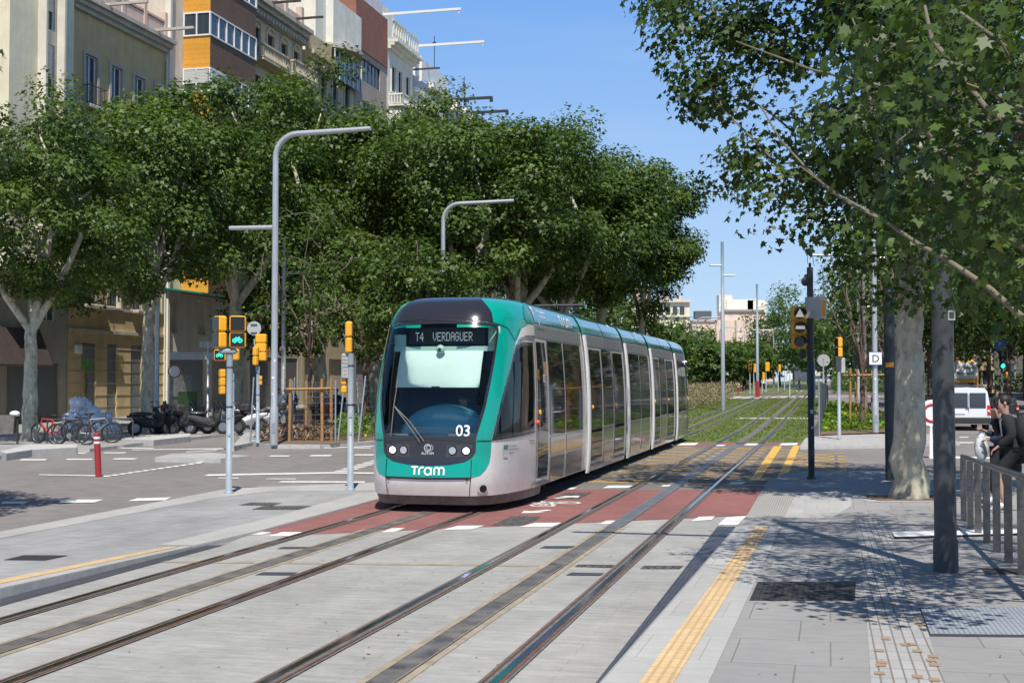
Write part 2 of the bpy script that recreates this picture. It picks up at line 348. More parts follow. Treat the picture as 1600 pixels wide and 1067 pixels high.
# track zone in granite setts
kr = lambda Y: 3.27+.247*(Y-18.57)            # right kerb
sheet('track_paving', [(kr(2), 2), G(1152, 823), G(1165, 806), G(800, 822), G(470, 836), G(395, 832), G(350, 852), G(0, 948), (-8.2, 2)], 'track_paving', .004)
Dk = G(943, 700)
sheet('drain_strip', [(kr(3)-.31, 3), G(1121, 823), G(1152, 823), (kr(3)+.02, 3)], 'strip_dark', .008)
sheet('drain_strip', pg([(0, 934), (0, 948), (350, 852), (305, 853)])+[], 'strip_dark', .008)
sheet('cycle_lane', pg([(395, 832), (600, 779), (660, 766), (909, 765), (1192, 766), (1166, 805), (800, 822), (470, 836)]), 'red_lane', .006)
sheet('cycle_lane', pg([(1040, 697), (1074, 686), (1255, 684), (1250, 695.5)]), 'red_lane', .006)
sheet('crossing', pg([(640, 764), (900, 699), (1040, 696.5), (1250, 696), (1222, 748), (1200, 752), (1192, 766), (660, 766)]), 'crossing_asphalt', .003)
# right platform and pavement
Rp = [(kr(2.5), 2.5), G(1152, 823), G(1166, 806, hR), G(1199, 752, hR), G(1228, 739, hR), G(1271, 735, hR), G(1370, 735, hR), G(1480, 738, hR), G(1700, 742, hR), (22, 20), (16, 2.5)]
sheet('pavement', Rp, 'right_paving', 0, hR, (6.6, 18.6), .25, smat='kerb_dark')
kb = lambda Y, d: (kr(Y)+d, Y)
sheet('platform_edge', [kb(2.6, .01), kb(18.5, .01), kb(18.45, .62), kb(2.6, .62)], 'pale_granite', .004, hR, (6.6,))
sheet('tactile_paving', [G(999, 1067, hR)+(G(999, 1067, hR)-G(1179, 823, hR))*.4, G(1179, 823, hR), G(1203, 822, hR), G(1054, 1065, hR)+(G(1054, 1065, hR)-G(1203, 822, hR))*.4], 'tactile_yellow', .008, hR, ())
sheet('tactile_paving', pg([(1163, 809), (1196, 768), (1247, 768), (1224, 809)], hR), 'tactile_grey', .004, hR, ())
sheet('tactile_paving', pg([(1224, 809), (1247, 768), (1330, 768), (1330, 790), (1300, 809)], hR), 'pale_granite', .003, hR, ())
sheet('tactile_paving', pg([(1353, 950), (1336, 810), (1382, 810), (1436, 950), (1478, 1070), (1361, 1070)], hR), 'tactile_strips', .004, hR, ())
# ochre chips missing-tile patches in the strip
rnd = random.Random(5); mu = Multi()
for k in range(20):
    py = 940+rnd.random()*125; px = 1362+rnd.random()*(95*(py-810)/260+20)
    c = G(px, py, hR); a = .03; q = [(c.x+dx*CA+dy*SA, c.y-dx*SA+dy*CA) for dx, dy in ((-a, -.05), (a, -.05), (a, .05), (-a, .05))]
    mu.q.append(q)
mu.build('tactile_paving', 'chip', .008, hR)
# covers and gratings on the right
sheet('grating', pg([(1171, 938), (1184, 909), (1337, 909), (1336, 938)], hR), 'grating_dark', .005, hR, ())
sheet('grating', pg([(1438, 952), (1610, 952), (1640, 996), (1454, 994)], hR), 'grating_light', .02, hR, (), .03, smat='galv_dark')
sheet('grating', pg([(1533, 888), (1596, 888), (1596, 897), (1540, 897)], hR), 'grating_dark', .005, hR, ())
sheet('drain_cover', pg([(1394, 834), (1590, 830), (1600, 836), (1398, 842)], hR), 'lamp_white', .03, hR, (), .04, smat='black')
c_ = G(1421, 778, hR)
sheet('tree_pit_kerb', [(c_.x+a, c_.y+b) for a, b in ((-.95, -.75), (.95, -.75), (.95, .75), (-.95, .75))], 'pale_granite', .006, hR); sheet('tree_pit', [(c_.x+a, c_.y+b) for a, b in ((-.72, -.55), (.72, -.55), (.72, .55), (-.72, .55))], 'soil', .011, hR)
# left platform
Lp = [G(0, 905, hL)+Vector((-3.4, -1.4, 0)), G(0, 920, hL), G(303, 853.5, hL), G(400, 831, hL), G(594, 779, hL), G(640, 766, hL), G(620, 752, hL), G(500, 757, hL), G(362, 762, hL), G(0, 830, hL), G(0, 830, hL)+Vector((-6, -1.6, 0))]
sheet('left_platform', Lp, 'left_paving', 0, hL, (6.3, 16.3), .3, smat='kerb_stone')
sheet('platform_edge', pg([(0, 911.5), (0, 919.5), (302, 853.5), (282, 853.5)], hL), 'pale_granite', .004, hL, ())
sheet('tactile_paving', pg([(-60, 918), (-60, 925), (282, 854), (258, 855)], hL), 'tactile_yellow', .008, hL, ())
sheet('platform_edge', pg([(0, 830.5), (362, 762.5), (500, 757.4), (620, 752.4), (622, 766), (420, 768), (330, 779), (0, 841)], hL), 'pale_granite', .004, hL, (16.3,))
sheet('platform_edge', pg([(245, 852), (400, 815), (560, 771), (625, 767), (600, 777), (401, 830), (303, 852.5)], hL), 'pale_granite', .005, hL, (16.3,))
sheet('grating', pg([(5, 875), (38, 867.5), (107, 868), (70, 875.5)], hL), 'grating_dark', .006, hL, ())
sheet('manhole_cover', pg([(373, 789), (393, 785), (440, 786), (425, 790)], hL), 'chequer_rough', .006, hL, ())
sheet('manhole_cover', pg([(393, 796), (412, 790.5), (487, 790.5), (470, 796)], hL), 'chequer_rough', .006, hL, ())
# traffic island far side of the left road
hI = lambda Y: .12+zter(Y)
sheet('median_island', pg([(363, 697), (395, 691), (430, 695), (500, 695), (600, 688), (700, 684), (860, 655), (640, 640), (382, 676)], hI), 'pale_granite', 0, hI, (55,), .14, smat='kerb_stone')
sheet('planting_bed', pg([(405, 692), (440, 693.5), (520, 694), (600, 686), (700, 682), (840, 655), (640, 644), (415, 676)], hI), 'soil', .015, hI, (55,))
sheet('traffic_island', pg([(242, 714.5), (268, 708.5), (330, 707), (392, 712), (345, 716)], hI), 'pale_granite', 0, hI, (), .14, smat='kerb_stone')
# left sidewalk with planting kerbs
hS = lambda Y: .1+zter(Y)
sheet('sidewalk', [G(-300, 716, hS), G(0, 712, hS), G(40, 703, hS), G(140, 701, hS), G(240, 689.5, hS), G(330, 680, hS), G(420, 672, hS), G(760, 634, hS), G(780, 632, hS)+Vector((-30, 20, 0)), Vector((-70, 60, 0)), Vector((-40, 40, 0))], 'sidewalk', 0, hS, (55, 100), .12, smat='kerb_stone')
for a in ([(0, 711), (45, 699), (120, 698.5), (120, 704), (50, 708), (10, 714)], [(190, 690), (225, 683), (297, 681), (297, 686), (240, 692)]):
    sheet('tree_pit_kerb', pg(a, hS), 'kerb_stone', .10, hS, (55,), .35)
# right far corner pavement and beds
sheet('corner_pavement', pg([(1250, 696), (1258, 683), (1278, 679), (1400, 676), (1470, 677), (1500, 690), (1470, 690), (1385, 694.5)], hI), 'pale_granite', -.03, hI, (), .12, smat='kerb_stone')
sheet('planting_bed', pg([(1279, 679.5), (1395, 675.5), (1410, 668), (1330, 632), (1290, 630)], hI), 'soil', .012, hI, (55,))
# grass track bed
gx = [G(1036, 689), G(1255, 683), G(1279, 680), G(1287, 634), G(1240, 641), G(1180, 630.5), G(1150, 630), G(1085, 640), G(1082, 660)]
sheet('lawn', [T(-6.9, 45.0), T(2.2, 47.2)] + [T(2.3, 130), T(-6.9, 118)], 'grass_ground', .012)
sheet('lawn', [T(-6.9, 133), T(2.6, 141)] + [T(2.6, 420), T(-8, 420)], 'grass_ground', .012)
# far crossing
sheet('far_path', [T(-17, 92), T(-8.5, 92), T(-6.9, 119), T(2.3, 130), T(30, 136), T(30, 142), T(2.5, 140), T(-6.9, 132.5), T(-17, 128)], 'left_paving', .010)
sheet('far_cycle_lane', [T(-6.9, 142), T(10, 146), T(10, 149), T(-6.9, 145)], 'red_lane', .03)
# concrete slab across the rails
sheet('concrete_slab', [T(-1.9, 71), T(2.2, 72), T(2.2, 74), T(-1.9, 73)], 'kerb_stone', .03)
sheet('concrete_slab', [T(-4.6, 47), T(-2.4, 47), T(-2.4, 50), T(-4.6, 50)], 'kerb_stone', .03)
# tracks
def ribbon(name, u0, u1, v0, v1, mat, off, kind='structure'):
    n = [v0]+[v for v in (56.7,) if v0 < v < v1]+[v1]
    return sheet(name, [T(u0, v0), T(u1, v0), T(u1, v1), T(u0, v1)], mat, off)
for tu in (0, -3.25):
    for s in (-.7525, .7525):
        c = tu+s; g = 1 if s < 0 else -1    # groove on the inner side
        ribbon('rail_bed', c-.10, c+.10, 2, 46, 'rail_bed', .014)
        ribbon('rail_bed', c-.08, c+.08, 46, 400, 'galv_dark', .03)
        mb = MB()
        hz = [(2, 0), (56.8, 0), (300, zter(292)), (400, zter(300))]
        def bar(a, b, z0, z1, mi, mb=mb):
            for (va, za), (vb, zb) in zip(hz[:-1], hz[1:]):
                ex = .02 if va > 50 else 0
                P = [T(a, va, za+z0), T(b, va, za+z0), T(b, va, za+z1+ex), T(a, va, za+z1+ex)]; Q = [T(a, vb, zb+z0), T(b, vb, zb+z0), T(b, vb, zb+z1+ex), T(a, vb, zb+z1+ex)]
                mb.add(P+Q, [(3, 2, 6, 7), (0, 3, 7, 4), (1, 5, 6, 2), (0, 1, 2, 3)], mi)
        bar(c-g*.045, c+g*.012, .0, .024, 0); bar(c+g*.055, c+g*.075, .0, .022, 1); bar(c-g*.075, c-g*.046, .0, .018, 1)
        o = mb.build('rail', ['rail_steel', 'rail_rust']); o['kind'] = 'structure'
    ribbon('rail_grout', tu-.17, tu+.17, 2, 18.0 if tu else 19.2, 'tan_grout', .008)
    ribbon('third_rail', tu-.105, tu+.105, 2, 19, 'third_rail', .013)
    ribbon('third_rail', tu-.12, tu+.12, 19, 46, 'third_rail_worn' if not tu else 'third_rail', .013)
    ribbon('third_rail', tu-.13, tu+.13, 46, 400, 'rail_bed', .03)
    m2 = MB()
    for s in (-.095, .095):
        m2.add([T(tu+s-.004, 2, .0165), T(tu+s+.004, 2, .0165), T(tu+s+.004, 46, .0165), T(tu+s-.004, 46, .0165)], [(0, 1, 2, 3)])
    m2.build('third_rail_joint', 'tan_grout')['kind'] = 'structure'
# rail boxes and cross drains
mu = Multi()
for u0, v in ((0-.45, 15.2), (.45, 16.0), (-3.7, 17.8), (-2.75, 16.1), (.42, 12.9)):
    pass
mu.px((843, 857), (852, 853.5), (899, 853.5), (893, 857.5)); mu.px((884, 899.5), (893, 895), (944, 896), (938, 900))
mu.px((432, 858), (442, 855), (484, 855), (476, 858)); mu.px((398, 899), (412, 894.5), (466, 895), (456, 899.5))
mu.build('rail_box', 'galv_dark', .009)
mu = Multi(); mu.px((1000, 889.5), (1006, 884.5), (1068, 884.5), (1062, 889.5)); mu.px((898, 886), (903, 882.5), (986, 883.5), (981, 888)); mu.build('grating', 'chequer_rough', .009)
mu = Multi(); mu.px((250, 879), (252, 876.5), (868, 883), (868, 886)); mu.build('drain_joint', 'tan_grout', .0075)
# painted markings
mu = Multi()
for q in (((689, 828.5), (716, 822), (757, 821.6), (737, 827.5)), ((810, 824), (836, 817.5), (881, 817), (862, 823.5)), ((934, 819.5), (948, 814), (967, 813.6), (957, 819)),
          ((1079, 815), (1092, 808), (1117, 807), (1112, 812.5)), ((1121, 821.5), (1134, 809), (1166, 806.5), (1156, 820.5)), ((419, 838.5), (440, 832), (483, 831.7), (462, 838)),
          ((550, 834.5), (572, 828.5), (580, 828), (564, 834)), ((594, 832.5), (612, 826), (633, 825.5), (616, 832)), ((395, 831.5), (424, 832), (408, 836.5), (385, 836)),
          ((941, 763), (952, 759), (990, 758.8), (981, 762.6)), ((1032, 760.5), (1038, 757.5), (1054, 757.3), (1048, 760.3)), ((883, 765), (890, 762), (902, 762), (895, 765)), ((1137, 757), (1143, 753.5), (1167, 753), (1160, 757)),
          ((1106, 688), (1116, 684.7), (1136, 684.7), (1130, 688)), ((1172, 687), (1178, 684), (1200, 684), (1196, 687)), ((1226, 685), (1230, 682), (1256, 682), (1254, 684.6)), ((1217, 696), (1222, 692.6), (1247, 692.2), (1245, 695.6)),
          ((1162, 696), (1168, 693), (1190, 693), (1186, 696)), ((1042, 696), (1060, 692.6), (1092, 692), (1086, 695.6)), ((1116, 697), (1122, 695), (1135, 695), (1130, 697))):
    mu.px(*q)
# bicycle arrow pictogram on the red lane
O = G(868, 788); ex = (G(906, 783)-G(832, 791)).normalized()*1.0; ey = Vector((-ex.y, ex.x, 0))
fp = lambda a, b: O+ex*a*.55+ey*b*.62
def pstroke(pts, wd):
    for a, b in zip(pts[:-1], pts[1:]): mu.line(fp(*a), fp(*b), wd)
for cx in (-.62, .62): pstroke([(cx+.33*math.cos(t*math.pi/6), .33*math.sin(t*math.pi/6)) for t in range(13)], .07)
pstroke([(-.62, 0), (-.25, .55), (.35, .55), (.62, 0)], .08); pstroke([(-.25, .55), (0, 0), (.35, .55)], .07); pstroke([(0, 0), (-.62, 0)], .07); pstroke([(-.38, .75), (-.1, .75)], .1); pstroke([(.35, .55), (.3, .85), (.5, .85)], .07)
for px, py, s in ((838, 799.5, -1), (886, 777, 1)):
    c = G(px, py); ar = [(-.45, -.07), (.05, -.07), (.05, -.25), (.5, 0), (.05, .25), (.05, .07), (-.45, .07)]
    mu.q.append([c+ex*(s*a)*.75+ey*(s*b)*.9 for a, b in ar])
# white lines on the left road
for q in (((90, 786), (104, 781), (161, 781), (148, 785.5)), ((200, 783.5), (214, 779), (268, 777.5), (258, 782)), ((0, 788), (5, 784), (48, 783.5), (38, 787.5)),
          ((30, 719.5), (34, 717.5), (74, 717.5), (70, 719.5)), ((102, 718.7), (106, 717), (146, 717), (143, 718.7)), ((175, 718), (180, 716.2), (215, 716.2), (210, 718)),
          ((95, 709), (100, 707.6), (136, 707.6), (132, 709)), ((160, 708.4), (164, 707), (198, 707), (195, 708.4)), ((205, 703.5), (207, 702.6), (350, 700.5), (350, 702)), ((290, 707), (292, 706), (340, 703.3), (338, 704.3)),
          ((318, 744), (326, 741.4), (520, 738), (520, 740)), ((415, 749), (417, 748), (463, 748), (462, 749.2)), ((435, 754), (440, 752), (570, 752.5), (570, 754.4)), ((520, 740), (520, 738), (590, 738.6), (590, 740.6)), ((340, 747.6), (342, 746.6), (374, 746.6), (372, 747.8)),
          ((418, 713.4), (424, 711.8), (455, 711.8), (450, 713.4)), ((482, 713), (488, 711), (520, 711), (515, 713)), ((552, 711.6), (556, 710), (585, 710), (583, 711.8)), ((545, 700.5), (548, 699.6), (580, 699.6), (578, 700.7)), ((505, 701), (507, 699.8), (585, 696.8), (583, 698))):
    mu.px(*q)
for k in range(16):
    t = k/16; a = (160+t*190, 745-t*27.5); mu.px((a[0], a[1]), (a[0]+6, a[1]-1.7), (a[0]+16, a[1]-1.9), (a[0]+10, a[1]+.1))
for k in range(7):
    x = 520+k*11; y = 737-k*3.2; mu.px((x, y), (x+8, y-1.7), (x+34, y-1.9), (x+26, y-.1))
mu.px((60, 742.5), (62, 741.5), (165, 743), (163, 744.4)); mu.px((0, 700), (0, 698), (240, 700), (240, 701))
# right road
for q in (((1490, 692.5), (1494, 691), (1522, 691), (1520, 692.6)), ((1498, 684), (1500, 682.8), (1514, 682.8), (1512, 684)), ((1530, 684), (1534, 682.6), (1556, 682.6), (1552, 684)), ((1456, 716), (1450, 712), (1600, 716), (1600, 718))):
    mu.px(*q)
mu.build('road_marking', 'paint_white', .010)
mu = Multi()
mu.px((1171, 751), (1209, 697.5), (1222, 697), (1186, 751)); mu.px((1214, 747), (1239, 696.6), (1250, 696.2), (1229, 747))
mu.build('road_marking', 'paint_yellow', .009)
# yellow hatched box between the tracks
mu = Multi(); v0, v1 = 27.6, 43.6
def clipu(a, b):
    return [T(*a), T(*b)]
for u0, u1 in ((-1.9, 1.9), (1.95, 3.5), (-5.2, -1.95)):
    v = v0-3
    while v < v1+3:
        for dv in (1.9, -1.9):
            a, b = [u0, v], [u1, v+dv]
            if v0 < min(a[1], b[1]) and max(a[1], b[1]) < v1 - (2.6 if u0 > 1 else 0): mu.line(T(*a), T(*b), .13)
        v += 1.55
mu.line(T(-5.2, v0), T(1.9, v0-.2), .14); mu.line(T(-4.8, v1), T(2, v1-1.5), .14)
mu.build('road_marking', 'paint_yellow', .008)
# rough covers
mu = Multi(); mu.px((766, 822), (800, 807), (846, 807), (838, 813), (815, 822)); mu.px((860, 780.5), (884, 770), (926, 769.5), (905, 780)); mu.build('manhole_cover', 'chequer_rough', .009)
# far crossing markings
mu = Multi()
for k in range(9): mu.line(T(-7+k*1.1, 119.5+k*1.0), T(-6.5+k*1.1, 131), .35)
mu.build('road_marking', 'paint_cream', .022)
# ---------------- the tram ----------------
C0 = Vector((-1.35, 20.6, 0)); LT = 28.7
tram = thing('tram', 'long green and silver articulated tram with white lettering and 03 on its black nose', 'tram', C0, RZ, scale=(1, 1, 1.018))
# local frame: +x right across, +y back along the track
PL = [(0, 0), (.30, .004), (.55, .02), (.72, .06), (.86, .13), (.97, .24), (1.07, .42), (1.15, .66), (1.215, .95), (1.27, 1.3), (1.305, 1.7), (1.32, 2.1), (1.325, 2.5)]
def _cr(P, n=8):
    out = []; Q = [(-P[1][0], P[1][1])]+P+[(P[-1][0], P[-1][1]+.5)]
    for i in range(1, len(Q)-2):
        p0, p1, p2, p3 = [Vector(q) for q in Q[i-1:i+3]]
        for k in range(n):
            t = k/n; out.append(.5*((2*p1)+(-p0+p2)*t+(2*p0-5*p1+4*p2-p3)*t*t+(-p0+3*p1-3*p2+p3)*t**3))
    out.append(Vector(P[-1])); return out
PC = _cr(PL); AL = [0]
for a, b in zip(PC[:-1], PC[1:]): AL.append(AL[-1]+(b-a).length)
AN = AL[-1]
def plan(a):
    s = abs(a)
    if s >= AN: return 1.325, 2.5+(s-AN)
    i = max(0, min(len(AL)-2, int(np.searchsorted(AL, s))-1)); t = (s-AL[i])/(AL[i+1]-AL[i]); p = PC[i]*(1-t)+PC[i+1]*t
    return p.x, p.y
def interp(x, xs, ys): return float(np.interp(x, xs, ys))
KZ = [.13, .28, .5, .8, 1.3, 1.8, 2.3, 2.7, 2.95, 3.09, 3.2, 3.3, 3.38, 3.44, 3.48]
KW = [.95, .975, .99, .998, 1.0, .995, .975, .950, .925, .91, .885, .85, .81, .76, .68]
SZ = [.06, .02, .0, .0, .012, .12, .29, .45, .56, .63, .70, .79, .90, 1.08, 1.35]
def ss(t): t = max(0, min(1, t)); return t*t*(3-2*t)
def S(a, z, off=0):
    u, s = plan(a); k = interp(z, KZ, KW); s0 = interp(z, KZ, SZ)
    y = s+s0*(1-ss(s/3.2)); x = u*k*(1 if a >= 0 else -1)
    # bumper swell
    if .2 < z < .82: y -= .05*math.sin((z-.2)/.62*math.pi)*(1-ss(s/1.2))
    p = Vector((x, y, z))
    if off:
        e = .02; nx = (S(a+e, z)-S(a-e, z)); nz = (S(a, min(z+e, 3.48))-S(a, max(z-e, .13))); n = nx.cross(nz)
        p += n.normalized()*off
    return p
def a_of(s, z=1.2): return AN+(s-2.5)          # arc position of station s on the straight side
def patch(name, poly, mat, off, parent=tram, cell=.12, build=True, mb=None, mi=0, thick=0):
    b = bmesh.new(); f = b.faces.new([b.verts.new((p[0], p[1], 0)) for p in poly])
    xs = [p[0] for p in poly]; zs = [p[1] for p in poly]
    x = min(xs)+cell
    while x < max(xs): bmesh.ops.bisect_plane(b, geom=b.verts[:]+b.edges[:]+b.faces[:], plane_co=(x, 0, 0), plane_no=(1, 0, 0), dist=1e-5); x += cell
    z = min(zs)+cell
    while z < max(zs): bmesh.ops.bisect_plane(b, geom=b.verts[:]+b.edges[:]+b.faces[:], plane_co=(0, z, 0), plane_no=(0, 1, 0), dist=1e-5); z += cell
    bmesh.ops.triangulate(b, faces=[q for q in b.faces if len(q.verts) > 4])
    vs = [S(v.co.x, v.co.y, off) for v in b.verts]; b.verts.index_update(); fs = [tuple(v.index for v in q.verts) for q in b.faces]; b.free()
    own = mb is None
    if own: mb = MB()
    mb.add(vs, fs, mi, True)
    return mb.build(name, mat, parent, fix=False) if own and build else mb
def inset(poly, d):
    n = len(poly); out = []; P = [Vector(p) for p in poly]
    ar = sum(P[i].x*P[(i+1) % n].y-P[(i+1) % n].x*P[i].y for i in range(n))
    sg = 1 if ar > 0 else -1
    for i in range(n):
        a = (P[i]-P[i-1]).normalized(); b = (P[(i+1) % n]-P[i]).normalized(); na = Vector((-a.y, a.x))*sg; nb = Vector((-b.y, b.x))*sg
        m = (na+nb); m = m/max(.35, m.length_squared/2) if m.length > 1e-6 else na
        out.append(tuple(P[i]+m*d))
    return out
def dense(poly, st=.1):
    out = []
    n = len(poly)
    for i in range(n):
        a, b = Vector(poly[i]), Vector(poly[(i+1) % n]); k = max(1, int((b-a).length/st)); out += [tuple(a+(b-a)*j/k) for j in range(k)]
    return out
def frame(name, poly, d, mat, off, parent=tram, mb=None, mi=0):
    o = dense(poly); i = inset(poly, d)
    # inset of dense outline: same parameters on the inset polygon
    ii = []
    n = len(poly)
    for q in range(n):
        a, b = Vector(poly[q]), Vector(poly[(q+1) % n]); k = max(1, int((b-a).length/.1)); c, e = Vector(i[q]), Vector(i[(q+1) % n]); ii += [tuple(c+(e-c)*j/k) for j in range(k)]
    own = mb is None
    if own: mb = MB()
    m = len(o); vs = [S(*p, off) for p in o]+[S(*p, off) for p in ii]
    mb.add(vs, [(j, (j+1) % m, m+(j+1) % m, m+j) for j in range(m)], mi, True)
    return mb.build(name, mat, parent) if own else mb
def mir(poly): return [(-a, z) for a, z in poly][::-1]
def pip(p, poly):
    x, y = p; c = False; n = len(poly)
    for i in range(n):
        x1, y1 = poly[i]; x2, y2 = poly[(i+1) % n]
        if (y1 > y) != (y2 > y) and x < (x2-x1)*(y-y1)/(y2-y1)+x1: c = not c
    return c
pm('tram_silver', (.66, .635, .61), .26, metal=.2, n=(2.2, .13), coat=.3); pm('tram_panel', (.46, .43, .40), .10, metal=.75, n=(3, .12)); pm('tram_band', (.34, .335, .33), .3, metal=.5)
pm('tram_green', (.0, .30, .235), .22, coat=.6); pm('tram_green_dark', (.005, .20, .15), .25, coat=.5); pm('tram_roof', (.02, .19, .21), .12, coat=.8); pm('tram_black', (.022, .022, .028), .16, coat=.5)
pm('tram_rib', (.78, .75, .70), .4, metal=.2, n=(4, .15)); pm('tram_glass', (.012, .016, .016), .03, spec=.9); pm('blind', (.68, .76, .73), .7, n=(3, .05)); pm('dash', (.12, .36, .52), .25, coat=.5); pm('cab_dark', (.03, .04, .045), .6); pm('cab_trim', (.42, .58, .52), .5)
glassmat('windscreen_glass', (.85, .95, .92)); glassmat('cab_glass', (.42, .52, .50))
pm('headlight_on', (.9, .9, 1), .2, emit=(.9, .92, 1), es=9); pm('headlight_blue', (.5, .5, 1), .2, emit=(.5, .5, 1), es=9); pm('headlight_off', (.55, .57, .6), .15, metal=.5); pm('led', (.8, .82, .85), .4, emit=(.8, .85, .95), es=.3); pm('orange_lamp', (.75, .08, .02), .3)
# outlines in (arc, height)
WS = [(-.76, 1.24), (-.5, 1.2), (0, 1.185), (.5, 1.2), (.76, 1.24), (.88, 1.6), (.99, 2.2), (1.08, 2.80), (1.09, 2.93), (.6, 2.99), (0, 3.01), (-.6, 2.99), (-1.09, 2.93), (-1.08, 2.80), (-.99, 2.2), (-.88, 1.6)]
MASK = [(-.78, .97), (-.72, .88), (-.60, .81), (-.35, .765), (0, .745), (.35, .765), (.60, .81), (.72, .88), (.78, .97), (.79, 1.2), (.92, 1.66), (1.03, 2.25), (1.12, 2.82), (1.13, 3.0), (.6, 3.05), (0, 3.06), (-.6, 3.05), (-1.13, 3.0), (-1.12, 2.82), (-1.03, 2.25), (-.92, 1.66), (-.79, 1.2)]
SW = [(1.06, 1.14), (AN-.93, 1.22), (AN-.60, 1.235), (AN-.60, 2.74), (AN-1.2, 2.74), (1.73, 2.68), (1.60, 2.5), (1.27, 1.8)]
SWL = mir(SW)
hole_polys = [inset(WS, -.02), inset(SW, .05), inset(SWL, .05)]
# body shells: one section per module
secs = [0, 6.75, 12.3, 17.0, 23.0, LT]
zl = [.28, .42, .55, .68, .82, .95, 1.1, 1.25, 1.4, 1.55, 1.7, 1.85, 2.0, 2.15, 2.3, 2.45, 2.6, 2.72, 2.85, 2.95, 3.09, 3.16, 3.22, 3.28, 3.33, 3.38, 3.42, 3.46, 3.48]
def tp(a, z, off=0):
    "surface with the mirrored tail"
    u, s = plan(a)
    if s > LT/2:
        q = LT-s; aa = a_of(q) if q > 2.5 else None
        if aa is None:
            # invert along nose plan
            j = int(np.argmin([abs(p.y-q) for p in PC])); aa = AL[j]
        p = S(aa, z, off); p.y = LT-p.y; p.x = abs(p.x)*(1 if a >= 0 else -1); return p
    return S(a, z, off)
n0 = np.linspace(-(AN+secs[1]-2.5), AN+secs[1]-2.5, 181)
mb = MB(); P = [[S(a, z) for a in n0] for z in zl]
def mf(i, j):
    a = (n0[j]+n0[j+1])/2; z = (zl[i]+zl[i+1])/2
    if any(pip((a, z), h) for h in hole_polys): return None
    return 1 if z > 3.09 or (z > 2.9 and abs(a) < 1.5) else 0
mb.grid(P, mf=mf); top = [S(a, 3.48) for a in n0]; mb.add(top, [tuple(range(len(top)))], 2)
mb.build('cab_body', ['tram_silver', 'tram_green', 'tram_black'], tram)
for k in range(1, 5):
    s0, s1 = secs[k]+.14, secs[k+1]-(.14 if k < 4 else 0); mb = MB()
    if k < 4:
        for sd in (1, -1):
            aa = [sd*a_of(s) for s in np.linspace(s0, s1, 12)]; mb.grid([[tp(a, z) for a in aa] for z in [.2]+zl[1:]], mf=lambda i, j: 1 if zl[i] > 3.05 else 0)
            mb.add([tp(sd*a_of(s0), z) for z in zl]+[Vector((0, tp(a_of(s0), 1).y, z)) for z in (3.48, .28)], [tuple(range(len(zl)+2))], 0)
        mb.add([tp(a_of(s0), 3.48), tp(a_of(s1), 3.48), tp(-a_of(s1), 3.48), tp(-a_of(s0), 3.48)], [(0, 1, 2, 3)], 2)
    else:
        fin = [2.5, 2.1, 1.7, 1.3, .95, .66, .42, .24, .13, .06, .02, .004, 0]; uu = [1.325, 1.32, 1.305, 1.27, 1.215, 1.15, 1.07, .97, .86, .72, .55, .3, 0]
        st = list(np.linspace(s0, LT-2.5, 9)); row = []
        for z in [.2]+zl[1:]:
            k_ = interp(z, KZ, KW); sz = interp(z, KZ, SZ)
            R = [Vector((1.325*k_, s, z)) for s in st]+[Vector((u*k_, LT-(s+sz*(1-ss(s/3.2))), z)) for s, u in zip(fin[1:], uu[1:])]
            row.append(R+[Vector((-p.x, p.y, p.z)) for p in R[::-1][1:]])
        mb.grid(row, mf=lambda i, j: 1 if zl[i] > 3.05 else 0); mb.add(row[-1], [tuple(range(len(row[-1])))], 2)
    mb.build('body_section', ['tram_silver', 'tram_green', 'tram_black'], tram)
# roof shroud panels between ribs, glossy teal
edges = [(2.25, 6.45, 0), (7.25, 9.4, 0), (9.5, 12.0, 0), (12.75, 14.6, 0), (14.7, 16.75, 0), (17.4, 20.0, 0), (20.1, 22.75, 0), (23.4, 25.7, 0), (25.8, 27.1, 0)]
for s0, s1, _ in edges:
    mb = MB()
    for sd in (1, -1):
        aa = [sd*a_of(s) for s in np.linspace(s0, s1, 8)]; zz = [3.10, 3.16, 3.22, 3.28, 3.33, 3.38, 3.42, 3.455, 3.475]
        mb.grid([[tp(a, z, .012) for a in aa] for z in zz])
    mb.build('roof_shroud', 'tram_roof', tram)
# end cap of the shroud by the cab
mb = MB(); cap = [(a_of(1.55), 3.07), (a_of(1.45), 3.14), (a_of(1.5), 3.26), (a_of(1.72), 3.37), (a_of(2.0), 3.43), (a_of(2.2), 3.44), (a_of(2.2), 3.07)]
patch('roof_shroud', cap, 'tram_green_dark', .012, cell=.1)
for k in (1, 2, 3, 4):
    s = secs[k]; mb = MB(); mc = MB()
    for sd in (1, -1):
        # white curved rib with half-round profile
        zz = list(np.linspace(.2, 3.05, 18)); P = []
        for z in zz:
            c = tp(sd*a_of(s+.22), z); P.append([c+Vector((sd*(.012+.05*math.sin(t)), -.13*math.cos(t), 0)) for t in np.linspace(0, math.pi, 7)])
        mb.grid(P)
        aa = [sd*a_of(s+q) for q in (.02, .12, .32, .48)]; mc.grid([[tp(a, z, .02) for a in aa] for z in (3.06, 3.16, 3.22, 3.28, 3.33, 3.38, 3.42, 3.46, 3.48)])
    mb.build('gangway_rib', 'tram_rib', tram); mc.build('roof_rib', 'tram_green', tram)
    # dark bellows inside the gap
    mb = MB()
    for j in range(6):
        y = s-.12+j*.045; q = .975+(.015 if j % 2 else 0); pr = [(1.325*interp(z, KZ, KW)*q, z) for z in (.28, 1.3, 2.3, 2.95, 3.2, 3.33, 3.42)]
        mb.prism(pr+[(-a_, z) for a_, z in pr[::-1]], y-.015, y+.015)
    mb.build('gangway_bellows', 'rubber', tram)
